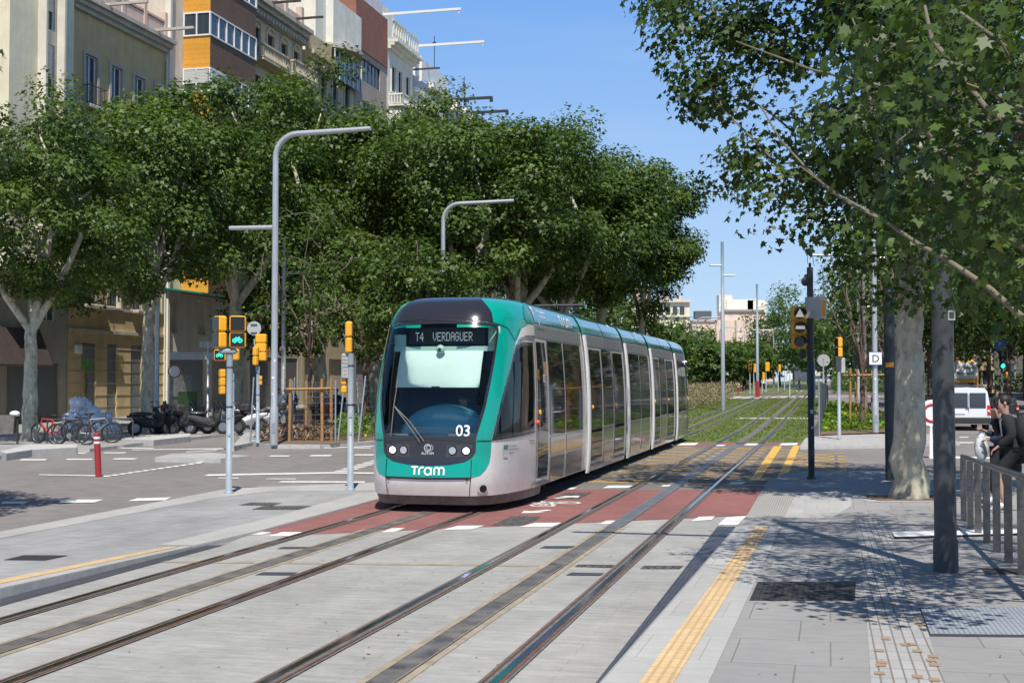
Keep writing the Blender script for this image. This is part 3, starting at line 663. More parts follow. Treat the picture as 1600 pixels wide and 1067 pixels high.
# front: green frame, mask, glass
GF = [(-1.06, 1.15), (-1.05, .95), (-1.02, .80), (-.96, .69), (-.87, .61), (-.72, .565), (0, .56), (.72, .565), (.87, .61), (.96, .69), (1.02, .80), (1.05, .95), (1.06, 1.15), (.77, 1.18), (.78, .97), (.72, .88), (.60, .81), (.35, .765), (0, .745), (-.35, .765), (-.60, .81), (-.72, .88), (-.78, .97), (-.77, 1.18)]
patch('front_apron', GF, 'tram_green', .008, cell=.1)
for sd in (1, -1):
    pl = [(.77, 1.13), (1.06, 1.15), (1.07, 1.2), (1.27, 1.8), (1.58, 2.5), (1.74, 2.76), (AN-.95, 2.97), (AN-.9, 3.10), (1.6, 3.16), (1.13, 3.02), (1.12, 2.82), (1.03, 2.25), (.92, 1.66), (.79, 1.2)]
    patch('cab_pillar', pl if sd > 0 else mir(pl), 'tram_green', .008, cell=.1)
    pl2 = [(1.0, 3.05), (1.6, 3.10), (AN-.8, 3.10), (AN-.3, 3.3), (AN-.3, 3.44), (1.9, 3.47), (1.05, 3.47), (.86, 3.36), (.93, 3.2)]
    # dark side-window surround and glass
    poly = SW if sd > 0 else SWL
    frame('cab_window_frame', poly, .06, 'tram_black', .012)
    g = patch('cab_window', inset(poly, .05), 'cab_glass', .006)
    hood = [(1.72, 2.76), (AN-1.15, 2.85), (AN-.50, 2.86), (AN-.50, 3.04), (AN-.95, 3.04), (1.95, 2.95)]
    patch('window_hood', hood if sd > 0 else mir(hood), 'tram_silver', .035, cell=.1)
brow = [(-1.0, 3.035), (-.6, 3.07), (0, 3.08), (.6, 3.07), (1.0, 3.035), (.97, 3.2), (.90, 3.3), (.8, 3.4), (.72, 3.475), (-.72, 3.475), (-.8, 3.4), (-.90, 3.3), (-.97, 3.2)]
patch('front_brow', brow, 'tram_black', .012, cell=.08)
frame('windscreen_frame', MASK[9:22]+[(0, 1.12)], .05, 'tram_black', .012)
low = [(-.79, 1.21), (-.78, .97), (-.72, .88), (-.60, .81), (-.35, .765), (0, .745), (.35, .765), (.60, .81), (.72, .88), (.78, .97), (.79, 1.21), (.5, 1.22), (0, 1.21), (-.5, 1.22)]
patch('headlight_mask', low, 'tram_black', .014, cell=.1)
patch('windscreen', inset(WS, .0), 'windscreen_glass', .006)
# panel joints (dark lines)
mb = MB()
def seam(pts, wd=.012, off=.016):
    for p, q in zip(pts[:-1], pts[1:]):
        d = (Vector(q)-Vector(p)); k = max(1, int(d.length/.12)); n = Vector((-d.y, d.x)).normalized()*wd/2
        for j in range(k):
            a = Vector(p)+d*j/k; b = Vector(p)+d*(j+1)/k; mb.add([S(*(a+n), off), S(*(b+n), off), S(*(b-n), off), S(*(a-n), off)], [(0, 1, 2, 3)])
seam([(-.72, .56), (0, .55), (.72, .56)], .03); seam([(.72, .56), (.70, .29)]); seam([(-.72, .56), (-.70, .29)]); seam([(.72, .56), (.715, .85)], .014); seam([(-.72, .56), (-.715, .85)], .014)
seam([(-1.08, 1.14), (-.8, 1.14)], .014); seam([(.8, 1.14), (1.06, 1.14)], .014); seam([(-.78, 1.10), (-.4, 1.15), (0, 1.165), (.4, 1.15), (.78, 1.10)], .008)
seam([(1.06, 1.15), (AN-.55, 1.23)], .014); seam([(AN-.75, .3), (AN-.50, .36), (AN-.46, .6), (AN-.45, 1.24), (AN-.5, 2.8)], .016)
seam([(-1.0, 3.03), (0, 3.075), (1.0, 3.03), (1.4, 2.95), (1.7, 2.74)], .012)
mb.build('panel_joint', 'black', tram)
# lower valance, wheels box
mb = MB(); aa = list(np.linspace(-AN, AN, 80))
mb.grid([[S(a, z)*1+Vector((0, .06, 0)) for a in aa] for z in (.13, .2, .275)]); mb.build('valance', 'rail_bed', tram)
mb = MB()
for s in (3.2, 5.0, 14.2, 15.6, 25, 26.6):
    for x in (-.75, .75): mb.disk((x, s, .29), .28, .12, 'x', 20)
mb.box((0, LT/2, .34), (2.2, LT-4.5, .18)); mb.build('bogie', 'black_matte', tram)
# bumper eye: round recess on the right corner
def dot(name, a, z, r, mat, off, th=.0, n=18, rz=None):
    return patch(name, [(a+r*math.cos(2*math.pi*i/n), z+(rz or r)*math.sin(2*math.pi*i/n)) for i in range(n)], mat, off, cell=.07)
dot('towing_eye_rim', .92, .40, .095, 'tram_silver', .018, rz=.075); dot('towing_eye', .925, .40, .062, 'black', .022, rz=.058)
for sd in (1, -1): dot('bumper_bolt', sd*.66, .535, .016, 'black', .02)
# headlights
for a, m_ in ((-.60, 'headlight_on'), (-.41, 'headlight_off'), (.41, 'headlight_off'), (.63, 'headlight_blue')):
    h = dot('headlight_rim', a, .99, .080, 'black', .018); r = dot('headlight', a, .99, .050 if m_ != 'headlight_off' else .058, m_, .026)
    r.parent = h
for sd in (1, -1):
    patch('headlight_tray', [(sd*.31, .885), (sd*.69, .90), (sd*.72, 1.08), (sd*.31, 1.08)][::sd], 'galv_dark', .016)
# builder's ring badge on the mask
mb = MB(); f0 = lambda x, y: S(x, y, .024)
mb.stroke([(.052*math.cos(t), .1+.93+.052*math.sin(t)) for t in np.linspace(0, 2*math.pi, 20)], .02, f0); mb.stroke([(.03*math.cos(t)+.01, .1+.935+.03*math.sin(t)) for t in np.linspace(.5, 5, 14)], .012, f0)
mb.stroke([(.09*math.cos(t), .1+.93+.06*math.sin(t)) for t in np.linspace(-.9, .9, 8)], .012, f0)
bd = mb.build('badge', 'sign_grey', tram, fix=False); txt('ALSTOM', .055, 'sign_white', tram, 'badge_lettering', lambda x, y: S(x, .925+y, .024))
# TRAM wordmark in strokes
def wordmark(scale, f, mat, name, wd=.2):
    mb = MB(); s = scale; F2 = lambda x, y: f(x*s, y*s)
    def st(pts): mb.stroke([Vector(p) for p in pts], wd, F2)
    arc = lambda cx, cy, r, a0, a1, n=12: [(cx+r*math.cos(a), cy+r*math.sin(a)) for a in np.linspace(a0, a1, n)]
    st([(-1.95, .9), (-1.15, .9)]); st([(-1.55, .9), (-1.55, 0)])
    st([(-.98, 0), (-.98, .45)]+arc(-.58, .45, .4, math.pi, math.pi/2, 8)[1:]+[(-.42, .87)])
    st(arc(.12, .42, .4, 0, 2*math.pi, 22)); st([(.52, .85), (.52, 0)])
    st([(.92, 0), (.92, .55)]+arc(1.2, .55, .3, math.pi, 0, 9)+[(1.5, 0)]); st([(1.5, .55)]+arc(1.8, .55, .3, math.pi, 0, 9)+[(2.1, 0)])
    return mb.build(name, mat, tram, fix=False)
wordmark(.135, lambda x, y: S(x+.0, .605+y, .022), 'sign_white', 'tram_lettering', .22)
wordmark(.07, lambda x, y: S(AN-.75+x, 1.03+y, .012), 'tram_green_dark', 'side_lettering', .17)
def rf(x, y): return tp(a_of(4.9+x), 3.14+y*.72, .018)
mb0 = wordmark(.27, lambda x, y: rf(x+.35, y), 'sign_white', 'roof_lettering', .16)
txt('Area Metropolitana', .11, 'sign_white', tram, 'roof_small_lettering', lambda x, y: rf(x-1.75, y+.22)); txt('de Barcelona', .11, 'sign_white', tram, 'roof_small_lettering', lambda x, y: rf(x-1.75, y+.10))
mb = MB(); mb.stroke([(-2.65, .3), (-2.4, .3)], .04, rf); mb.stroke([(-2.58, .3), (-2.58, .12)], .05, rf); mb.stroke([(-2.46, .3), (-2.46, .16)], .05, rf); mb.stroke([(-2.2, .03), (-2.2, -.1)], .05, rf); mb.build('roof_emblem', 'sign_white', tram, fix=False)
for sc in (11.4, 15.9, 21.6):
    mb = MB(); g0 = lambda x, y, sc=sc: tp(a_of(sc+x), 3.14+y*.72, .018)
    for q in (-.5, -.2, .1, .4): mb.stroke([(q, .36), (q, .02)], .07, g0)
    mb.stroke([(-.6, .36), (-.3, .36)], .06, g0); mb.build('roof_lettering', 'sign_white', tram, fix=False)
txt('TRANVIA METROPOLITA', .07, 'galv_dark', tram, 'band_lettering', lambda x, y: S(AN+.35+x, 2.97+y, .01))
txt('03', .24, 'sign_white', tram, 'fleet_number', lambda x, y: S(.58+x, 1.22+y, .026), bold=.003)
mb = patch('badge_panel', [(1.36, .86), (1.50, .86), (1.50, 1.06), (1.36, 1.06)], 'sign_grey', .012); patch('badge_panel', [(1.36, .99), (1.50, .99), (1.50, 1.06), (1.36, 1.06)], 'tram_green_dark', .015)
for i, s_ in enumerate(('Area de Barcelona', 'Autoritat del Transport', 'Metropolita')): txt(s_, .05, 'galv_dark', tram, 'badge_panel_lettering', lambda x, y, i=i: S(1.53+x, 1.02-i*.055+y, .012), align='LEFT', sx=.8)
# destination display, camera housing, blind, dash, driver seat area (inside the cab)
def inner(y, x0, x1, z0, z1, name, mat, th=.02, bow=.0):
    mb = MB(); mb.box(((x0+x1)/2, y, (z0+z1)/2), (x1-x0, th, z1-z0)); return mb.build(name, mat, tram)
inner(.86, -.60, .72, 2.69, 2.96, 'destination_display', 'black_matte', .05)
DM = {'T': "11111 00100 00100 00100 00100 00100 00100", '4': "00010 00110 01010 10010 11111 00010 00010", 'V': "10001 10001 10001 10001 10001 01010 00100", 'E': "11111 10000 10000 11110 10000 10000 11111", 'R': "11110 10001 10001 11110 10100 10010 10001",
      'D': "11110 10001 10001 10001 10001 10001 11110", 'A': "01110 10001 10001 11111 10001 10001 10001", 'G': "01110 10001 10000 10111 10001 10001 01110", 'U': "10001 10001 10001 10001 10001 10001 01110", ' ': "0 0"}
mb = MB(); x = -.48
for ch in 'T4  VERDAGUER':
    g_ = DM[ch].split()
    if ch != ' ':
        for r_, row_ in enumerate(g_):
            for c_, b_ in enumerate(row_):
                if b_ == '1': mb.box((x+c_*.013, .83, 2.875-r_*.021), (.008, .004, .017))
        x += .078
    else: x += .075
mb.build('display_dots', 'led', tram)
inner(.80, -.84, .92, 2.57, 2.65, 'blind_housing', 'cab_trim', .08)
inner(.86, -.86, -.66, 2.60, 2.85, 'cab_trim_panel', 'cab_trim', .03); inner(.86, .78, .98, 2.62, 2.97, 'cab_trim_panel', 'cab_trim', .03)
mb = MB(); mb.ball((0, .68, 2.60), (.075, .06, .075), 0, 14); mb.ball((0, .63, 2.595), (.03, .02, .03), 1, 10); mb.build('cab_camera', ['cab_trim', 'black'], tram)
mb = MB(); P = []
for z, y in ((2.58, .76), (2.35, .64), (2.1, .53), (1.98, .48)): P.append([Vector((x, y, z)) for x in (-.72, -.4, 0, .4, .72)])
mb.grid(P); mb.box((-.02, .47, 1.98), (.14, .02, .035), 1); mb.build('sun_blind', ['blind', 'black'], tram, fix=False)
mb = MB(); mb.ball((.10, .66, 1.15), (.80, .46, .56), 0, 32); mb.box((0, .9, 1.05), (1.9, .8, .3), 1); mb.box((.0, .24, 1.30), (.9, .1, .12), 0); mb.build('dashboard', ['dash', 'cab_dark'], tram)
inner(2.5, -1.15, 1.15, .5, 3.1, 'cab_bulkhead', 'cab_dark', .03); inner(1.65, -1.0, 1.0, .45, .5, 'cab_floor', 'cab_dark', 1.5)
mb = MB(); mb.box((.2, 1.75, 1.35), (.5, .12, .75), 0, ch=.05); mb.box((.2, 1.5, .98), (.5, .5, .12), 0, ch=.04); mb.build('driver_seat', 'cab_dark', tram)
mb = MB(); mb.box((1.0, 1.6, 1.8), (.03, .4, 1.2), 0, mat=Matrix.Rotation(.5, 3, 'X')); mb.build('cab_partition', 'cab_trim', tram)
# wipers
mb = MB(); q = lambda a, z: S(a, z, .05)
mb.tube([q(-.12, 1.12), q(-.35, 1.4), q(-.60, 1.68)], .010, 6); mb.tube([q(-.05, 1.13), q(-.30, 1.42), q(-.60, 1.68)], .010, 6); mb.tube([q(-.62, 1.2), q(-.60, 1.68), q(-.58, 2.1)], .009, 6); mb.build('wiper', 'rail_bed', tram)
# cameras instead of mirrors
mb = MB(); p = S(-AN+.45, 2.76); mb.box(p+Vector((-.10, 0, .0)), (.14, .12, .13), ch=.03); mb.build('side_camera', 'lamp_white', tram)
mb = MB(); mb.box((1.27, LT-2.4, 2.78), (.16, .12, .14), 0, ch=.03); mb.ball((1.33, LT-2.5, 2.76), .05, 1); mb.build('side_camera', ['lamp_white', 'black'], tram)
mb = MB(); mb.ball(S(AN-.42, 1.38, .02), .04, 0, 10); mb.build('side_marker_lamp', 'orange_lamp', tram)
# side glazing, both sides
pl = []
def side(s0, s1, z0, z1, kind, sd):
    poly = [(a_of(s0), z0), (a_of(s1), z0), (a_of(s1), z1), (a_of(s0), z1)]
    if sd < 0: poly = mir(poly)
    cl = .35
    def pp(nm, poly, mat, off, parent=tram):
        b = MB(); xs = sorted(set(p[0] for p in poly)); zs = sorted(set(p[1] for p in poly))
        zz = list(np.linspace(zs[0], zs[-1], max(2, int((zs[-1]-zs[0])/.25)))); aa = list(np.linspace(xs[0], xs[-1], 4))
        b.grid([[tp(a, z, off) for a in aa] for z in zz]); return b.build(nm, mat, parent, fix=False)
    if kind == 'door':
        d = pp('door', [(p[0], p[1]) for p in poly], 'tram_silver', .010)
        e = .055; ip = [(poly[0][0]+e*sd*1, z0+.06), (poly[1][0]-e*sd*1, z0+.06), (0, 0), (0, z1-.04)]
        lo, hi = min(p[0] for p in poly)+e, max(p[0] for p in poly)-e
        pp('door_glass', [(lo, z0+.06), (hi, z1-.04)], 'tram_glass', .018, d)
        b = MB(); c = tp(sd*a_of(s0+.12), 1.55); b.box(c+Vector((sd*.03, 0, 0)), (.05, .05, .09), 0, ch=.02); b.build('door_button', 'yellow', d)
        b = MB(); c1, c2 = tp(sd*a_of(s0), .33), tp(sd*a_of(s1), .33); b.box((c1+c2)/2+Vector((sd*.03, 0, 0)), (.09, abs(c2.y-c1.y), .035)); b.build('door_step', 'steel_flat', d)
    else:
        pp('window', [(min(p[0] for p in poly), z0), (max(p[0] for p in poly), z1)], 'tram_glass', .014)
        pp('side_panel', [(min(p[0] for p in poly)+.03, .30), (max(p[0] for p in poly)-.03, .72)], 'tram_panel', .012)
        pp('side_panel', [(min(p[0] for p in poly)+.03, .76), (max(p[0] for p in poly)-.03, 1.08)], 'tram_panel', .012)
lay = [(2.08, 2.98, 'door'), (3.15, 4.48, 'w'), (4.62, 6.3, 'w'), (7.25, 8.7, 'door'), (8.9, 10.2, 'w'), (10.35, 11.85, 'door'), (12.95, 14.75, 'w'), (14.9, 16.6, 'w'), (17.4, 18.85, 'door'), (19.05, 20.45, 'w'), (20.65, 22.4, 'door'), (23.5, 24.75, 'w'), (24.9, 26.2, 'w'), (26.35, 27.2, 'door')]
for s0, s1, kd in lay:
    for sd in (1, -1): side(s0, s1, .36 if kd == 'door' else 1.12, 2.80, kd, sd)
mb = MB()
for sd in (1, -1):
    for s0, s1 in ((2.0, 6.55), (7.15, 12.1), (12.75, 16.8), (17.4, 22.8), (23.4, 27.4)):
        aa = [sd*a_of(s) for s in np.linspace(s0, s1, 4)]; mb.grid([[tp(a, z, .012) for a in aa] for z in (2.84, 2.95, 3.06)])
mb.build('cantrail', 'tram_band', tram, fix=False)
# pantograph folded on the roof
mb = MB()
for x in (-.45, .45): mb.tube([(x, 9.2, 3.6), (x*.8, 11.4, 3.72), (x, 9.6, 3.80)], .025, 6)
mb.tube([(-.75, 9.5, 3.83), (.75, 9.5, 3.83)], .03, 6); mb.tube([(-.5, 9.2, 3.58), (.5, 9.2, 3.58)], .03, 6); mb.box((0, 10.6, 3.55), (1.0, 1.2, .12)); mb.build('pantograph', 'galv_dark', tram)
mb = MB(); mb.box((0, 4.5, 3.52), (1.0, 2.6, .12), ch=.03); mb.box((0, 14.8, 3.52), (1.0, 2.8, .12), ch=.03); mb.box((0, 20, 3.52), (1, 3, .12), ch=.03)
for x in (-.1, .25): mb.box((x, 1.8, 3.487), (.5, .07, .03))
mb.build('roof_unit', 'tram_black', tram)
# ---------------- buildings ----------------
def FP(t, e=0, z=0): return Vector((-22.1+SA*t+CA*e, 68+CA*t-SA*e, z))   # facade line, e = out towards the street
FR = rad(90)-ANG
def wallmat(name, c, v=.14, rough=.9):
    "rendered wall: soft mottling and rain streaks running down"
    c = tuple(min(.74, x*1.3) for x in c); pm(name, c, rough, n=(1.1, v), bump=.15, bscale=30); t = M[name].node_tree; p = t.nodes['Principled BSDF']; src = p.inputs['Base Color'].links[0].from_socket
    tc = next(n for n in t.nodes if n.type == 'TEX_COORD'); mp = t.nodes.new('ShaderNodeMapping'); mp.inputs['Scale'].default_value = (1.1, 1.1, .14); t.links.new(tc.outputs['Object'], mp.inputs[0])
    a = t.nodes.new('ShaderNodeTexNoise'); a.inputs['Scale'].default_value = 1; a.inputs['Detail'].default_value = 8; a.inputs['Roughness'].default_value = .7; t.links.new(mp.outputs[0], a.inputs[0])
    r = t.nodes.new('ShaderNodeMapRange'); r.inputs['From Min'].default_value = .4; r.inputs['From Max'].default_value = .68; r.inputs['To Min'].default_value = 1.05; r.inputs['To Max'].default_value = .86; t.links.new(a.outputs[0], r.inputs[0])
    mx = t.nodes.new('ShaderNodeMix'); mx.data_type = 'RGBA'; mx.blend_type = 'MULTIPLY'; mx.inputs[0].default_value = 1; t.links.new(src, mx.inputs[6]); t.links.new(r.outputs[0], mx.inputs[7]); t.links.new(mx.outputs[2], p.inputs['Base Color'])
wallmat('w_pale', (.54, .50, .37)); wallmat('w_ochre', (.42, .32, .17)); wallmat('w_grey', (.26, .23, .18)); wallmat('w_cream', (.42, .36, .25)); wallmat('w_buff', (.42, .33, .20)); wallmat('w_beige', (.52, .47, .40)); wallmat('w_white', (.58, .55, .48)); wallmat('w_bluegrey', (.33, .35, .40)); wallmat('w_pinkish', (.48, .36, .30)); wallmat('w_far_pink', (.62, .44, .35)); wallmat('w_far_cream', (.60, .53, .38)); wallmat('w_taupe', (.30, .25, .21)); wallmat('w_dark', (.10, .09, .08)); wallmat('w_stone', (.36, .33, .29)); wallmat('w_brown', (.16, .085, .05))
paving('orange_tile', (.72, .33, .035), .3, .16, .72, .012, .08, rot=False, stain=.15); paving('brick_red', (.34, .14, .09), .26, .08, .7, .015, .15, rot=False, stain=.2); paving('brown_tile', (.17, .095, .06), .3, .16, .75, .012, .08, rot=False, stain=.12)
pm('frame_white', (.72, .72, .70), .5); pm('frame_dark', (.05, .045, .04), .5); pm('shutter', (.55, .55, .52), .6); pm('shutter_green', (.04, .07, .05), .6); pm('awning_brown', (.065, .045, .038), .85, n=(2, .3)); pm('steel_shutter', (.22, .22, .22), .5, metal=.3); pm('iron', (.03, .03, .032), .5); pm('graffiti_green', (.12, .45, .05), .6); pm('graffiti_pink', (.5, .15, .3), .6); pm('roof_tile', (.30, .12, .07), .85, n=(3, .3)); pm('slate', (.10, .11, .12), .6, n=(3, .3)); pm('poster_green', (.06, .13, .045), .6, n=(5, .5)); pm('poster_pale', (.30, .32, .32), .6, n=(4, .5))
def wallgrid(mb, x0, x1, z0, z1, y, ops, m=0, rv=.22):
    ops = [o for o in ops if o[0] < x1 and o[1] > x0 and o[2] < z1 and o[3] > z0]
    xs = sorted({x0, x1} | {o[0] for o in ops} | {o[1] for o in ops}); zs = sorted({z0, z1} | {o[2] for o in ops} | {o[3] for o in ops})
    for a, b in zip(xs[:-1], xs[1:]):
        for c, d in zip(zs[:-1], zs[1:]):
            if any(o[0] < (a+b)/2 < o[1] and o[2] < (c+d)/2 < o[3] for o in ops): continue
            mb.add([(a, y, c), (b, y, c), (b, y, d), (a, y, d)], [(0, 1, 2, 3)], m)
    for o in ops:
        a, b, c, d = o[:4]; q = y+rv
        mb.add([(a, y, c), (b, y, c), (b, y, d), (a, y, d), (a, q, c), (b, q, c), (b, q, d), (a, q, d)], [(0, 1, 5, 4), (1, 2, 6, 5), (2, 3, 7, 6), (3, 0, 4, 7), (4, 5, 6, 7)], m)
def window(root, a, b, c, d, y, kind='white', n=2):
    q = y+.14; mb = MB(); t = .06; fm = {'white': 'frame_white', 'dark': 'frame_dark', 'green': 'shutter_green', 'shut': 'frame_white', 'grille': 'frame_dark'}[kind]
    W_, H_ = b-a, d-c
    mb.box(((a+b)/2, q, c+t/2), (W_, .06, t)); mb.box(((a+b)/2, q, d-t/2), (W_, .06, t)); mb.box((a+t/2, q, (c+d)/2), (t, .06, H_-2*t)); mb.box((b-t/2, q, (c+d)/2), (t, .06, H_-2*t))
    for i in range(1, n): mb.box((a+W_*i/n, q, (c+d)/2), (t, .055, H_-2*t))
    f = mb.build('window', fm, root)
    mb = MB(); sh = {'shut': .62, 'green': 0.0}.get(kind, 0)
    mb.box(((a+b)/2, q+.025, (c+d)/2), (W_-2*t, .012, H_-2*t)); mb.build('pane', 'window_glass', f)
    if sh:
        mb = MB(); k = max(3, int(H_*sh/.12)); 
        for i in range(k): mb.box(((a+b)/2, q-.04, d-.05-(i+.5)*H_*sh/k), (W_-.02, .03, H_*sh/k-.012))
        mb.build('roller_shutter', 'shutter', f)
    return f
def rail_iron(mb, pts, h, z, st=.13, r=.012, m=0):
    for p, q in zip(pts[:-1], pts[1:]):
        p, q = Vector((*p, z)), Vector((*q, z)); L = (q-p).length; k = max(1, int(L/st))
        for i in range(k+1): a = p.lerp(q, i/k); mb.tube([a, a+Vector((0, 0, h))], r, 4, m, caps=False)
        mb.tube([p+Vector((0, 0, h)), q+Vector((0, 0, h))], .025, 4, m); mb.tube([p+Vector((0, 0, .08)), q+Vector((0, 0, .08))], .018, 4, m)
def balcony(root, x0, x1, z, out=.8, kind='iron', slab='w_stone', y=0):
    mb = MB(); mb.box(((x0+x1)/2, y-out/2, z-.10), (x1-x0, out, .2), ch=.03); b = mb.build('balcony', slab, root); mb = MB()
    pts = [(x0+.05, y-.02), (x0+.05, y-out+.06), (x1-.05, y-out+.06), (x1-.05, y-.02)]
    if kind == 'iron': rail_iron(mb, pts, 1.0, z); mb.build('railing', 'iron', b)
    elif kind == 'white':
        rail_iron(mb, pts, 1.0, z, .1, .03); mb.build('railing', 'frame_white', b)
    else:
        for p, q in zip(pts[:-1], pts[1:]):
            p, q = Vector((*p, z)), Vector((*q, z)); L = (q-p).length; k = max(1, int(L/.24))
            for i in range(k+1): a = p.lerp(q, i/k); mb.tube([a, a+Vector((0, 0, .2)), a+Vector((0, 0, .45)), a+Vector((0, 0, .8))], [.05, .085, .045, .06], 6, 0, caps=False)
            mb.box((p+q)/2+Vector((0, 0, .87)), (max(.16, abs(q.x-p.x)+.16), max(.16, abs(q.y-p.y)+.16), .14)); mb.box((p+q)/2+Vector((0, 0, .04)), (max(.14, abs(q.x-p.x)+.14), max(.14, abs(q.y-p.y)+.14), .08))
        mb.build('balustrade', slab, b)
    return b
def cornice(root, w, z, mat, out=.5, steps=3, h=.6, dent=0):
    mb = MB()
    for i in range(steps): o = out*(i+1)/steps; mb.box((w/2, .25-o/2-.003, z+h*(i+.5)/steps), (w+.02*i, o+.5, h/steps-.004))
    if dent:
        k = int(w/.5)
        for i in range(k): mb.box((.25+i*.5, -out*.33-.06, z-.12), (.22, out*.5, .26))
    return mb.build('cornice', mat, root)
def building(label, t0, t1, H, wall, cols, floors, D=13, ops=(), kind='white', surround=None, name='apartment_building', bal=None, n=2, cats='building', zmin=0, base=None):
    w_ = t1-t0; z0 = zter(FP(t0).y); root = thing(name, label, cats, FP(t0)+Vector((0, 0, z0)), FR)
    O = [(x-cw/2, x+cw/2, zb, zb+zh) for zb, zh in floors for x, cw in cols]; mb = MB(); wallgrid(mb, 0, w_, 0, H, 0, O+list(ops))
    mb.add([(0, 0, 0), (0, D, 0), (0, D, H), (0, 0, H)], [(0, 1, 2, 3)]); mb.add([(w_, 0, 0), (w_, D, 0), (w_, D, H), (w_, 0, H)], [(0, 1, 2, 3)]); mb.add([(0, D, 0), (w_, D, 0), (w_, D, H), (0, D, H)], [(0, 1, 2, 3)]); mb.add([(0, 0, H), (w_, 0, H), (w_, D, H), (0, D, H)], [(0, 1, 2, 3)])
    mb.build('wall', wall, root, fix=False)
    for a, b, c, d in O: window(root, a, b, c, d, 0, kind, n)
    if surround:
        for a, b, c, d in O:
            mb = MB(); e = .18; mb.box(((a+b)/2, -.03, d+e/2), (b-a+2*e, .1, e)); mb.box((a-e/2, -.03, (c+d)/2), (e, .1, d-c)); mb.box((b+e/2, -.03, (c+d)/2), (e, .1, d-c)); mb.box(((a+b)/2, -.05, c-.05), (b-a+2*e, .16, .1)); mb.build('window_surround', surround, root)
    if bal:
        for (zb, zh) in floors:
            if zb in bal[1]:
                for x, cw in cols: balcony(root, x-cw/2-.35, x+cw/2+.35, zb, .6, bal[0], y=0)
    return root
fl = lambda z, step, k, h: [(z+step*i, h) for i in range(k)]
# 1: tall pale block with projecting bay
b1 = building('tall pale concrete apartment block at the left edge above a brown awning', -16, -2.7, 33, 'w_grey', [(3.0, 1.6), (11.7, 1.2)], [(5.2, 1.6)], ops=[(8.4, 12.6, .1, 3.1), (2.0, 7.4, .1, 3.1)])
mb = MB(); wallgrid(mb, 6.45, 11.6, 7.4, 33, -1.3, [(8.9, 10.0, 9.3+3.3*i, 11.9+3.3*i) for i in range(7)])
for x in (6.45, 11.6): mb.add([(x, 0, 7.4), (x, -1.3, 7.4), (x, -1.3, 33), (x, 0, 33)], [(0, 1, 2, 3)])
mb.add([(6.45, 0, 7.4), (11.6, 0, 7.4), (11.6, -1.3, 7.4), (6.45, -1.3, 7.4)], [(0, 1, 2, 3)]); mb.build('bay', 'w_pale', b1, fix=False)
mb = MB()
for x in (8.7, 10.2): mb.box((x, -1.5, 20.2), (.14, .5, 25.6))
mb.build('bay_fin', 'w_beige', b1)
for i in range(7): window(b1, 8.9, 10.0, 9.3+3.3*i, 11.9+3.3*i, -1.3, 'shut')
mb = MB(); mb.prism([(-.25, 4.75), (-1.0, 3.0), (-1.0, 2.9), (-.2, 3.0)], 1.5, 10.6, 0, 'x'); mb.build('awning', 'awning_brown', b1)
mb = MB()
for i in range(48): mb.box((8.44+i*.087, .1, 1.6), (.05, .04, 2.96))
for i in range(60): mb.box((2.05+i*.089, .1, 1.6), (.05, .04, 2.96))
mb.build('steel_shutter', 'steel_shutter', b1)
# 2: ochre house
b2 = building('low ochre house with three window columns, a cornice and green graffiti over its door', -2.6, 7.1, 21.6, 'w_ochre', [(1.8, 1.15), (4.3, 1.15), (6.7, 1.15), (8.9, .9)], [(6.1, 2.7), (9.5, 2.7), (12.9, 2.6), (16.6, 2.7)], ops=[(1.2, 2.6, .12, 4.1), (3.7, 4.7, .12, 4.1), (6.1, 7.3, .12, 4.1)], surround='w_stone')
for x0, x1 in ((1.0, 2.8),): balcony(b2, x0-.5, x1+.5, 6.1, .7)
for x0, x1 in ((3.4, 5.2), (5.9, 7.5)): balcony(b2, x0, x1, 9.5, .6)
balcony(b2, 1.0, 2.7, 16.6, .5); balcony(b2, 5.9, 7.5, 16.6, .5); balcony(b2, 6.0, 7.4, 6.1, .5)
cornice(b2, 9.7, 21.4, 'w_stone', .7, 3, .7)
mb = MB()
for i in range(5): mb.box((i*2.35+.15, .1, 22.95), (.3, .4, 1.7))
mb.box((4.85, .1, 22.6), (9.6, .25, 1.0)); mb.box((4.85, .1, 23.25), (9.6, .34, .12)); mb.build('parapet', 'w_pinkish', b2)
mb = MB()
for k in range(6): mb.box((4.85, -.012, .75+k*.62), (9.68, .03, .022))
mb.box((4.85, -.06, 4.75), (9.7, .14, .16)); mb.box((4.85, -.04, 6.0), (9.7, .1, .14)); mb.build('plinth_joints', 'w_stone', b2)
mb = MB(); mb.box((1.9, .1, 3.5), (1.35, .05, 1.1)); mb.box((2.25, .1, 1.5), (.65, .05, 2.8)); mb.box((4.2, .12, 2.1), (.95, .04, 3.9)); mb.box((6.7, .12, 2.1), (1.1, .04, 3.9)); mb.build('door', 'steel_shutter', b2)
mb = MB(); rg = random.Random(3); fg = lambda x, y: (x, .07, y)
x = 1.27
for ch in range(6):
    pts = [(x+rg.random()*.16, 2.72+.48*j/4+rg.gauss(0, .03)) for j in range(5)]; mb.stroke(pts, .07, fg); mb.stroke([(x, 3.1+rg.random()*.1), (x+.18, 3.12)], .06, fg); mb.stroke([(x+.17, 3.15), (x+.15, 2.8), (x+.02, 2.74)], .05, fg); x += .21
mb.build('graffiti', 'graffiti_green', b2, fix=False)
mb = MB(); mb.tube([(9.55, -.15, .1), (9.55, -.15, 21)], .05, 6); mb.build('drain_pipe', 'paint_cream', b2); mb = MB(); mb.box((.75, -.12, 3.75), (.45, .24, .45), ch=.03); mb.build('alarm_box', 'w_white', b2)
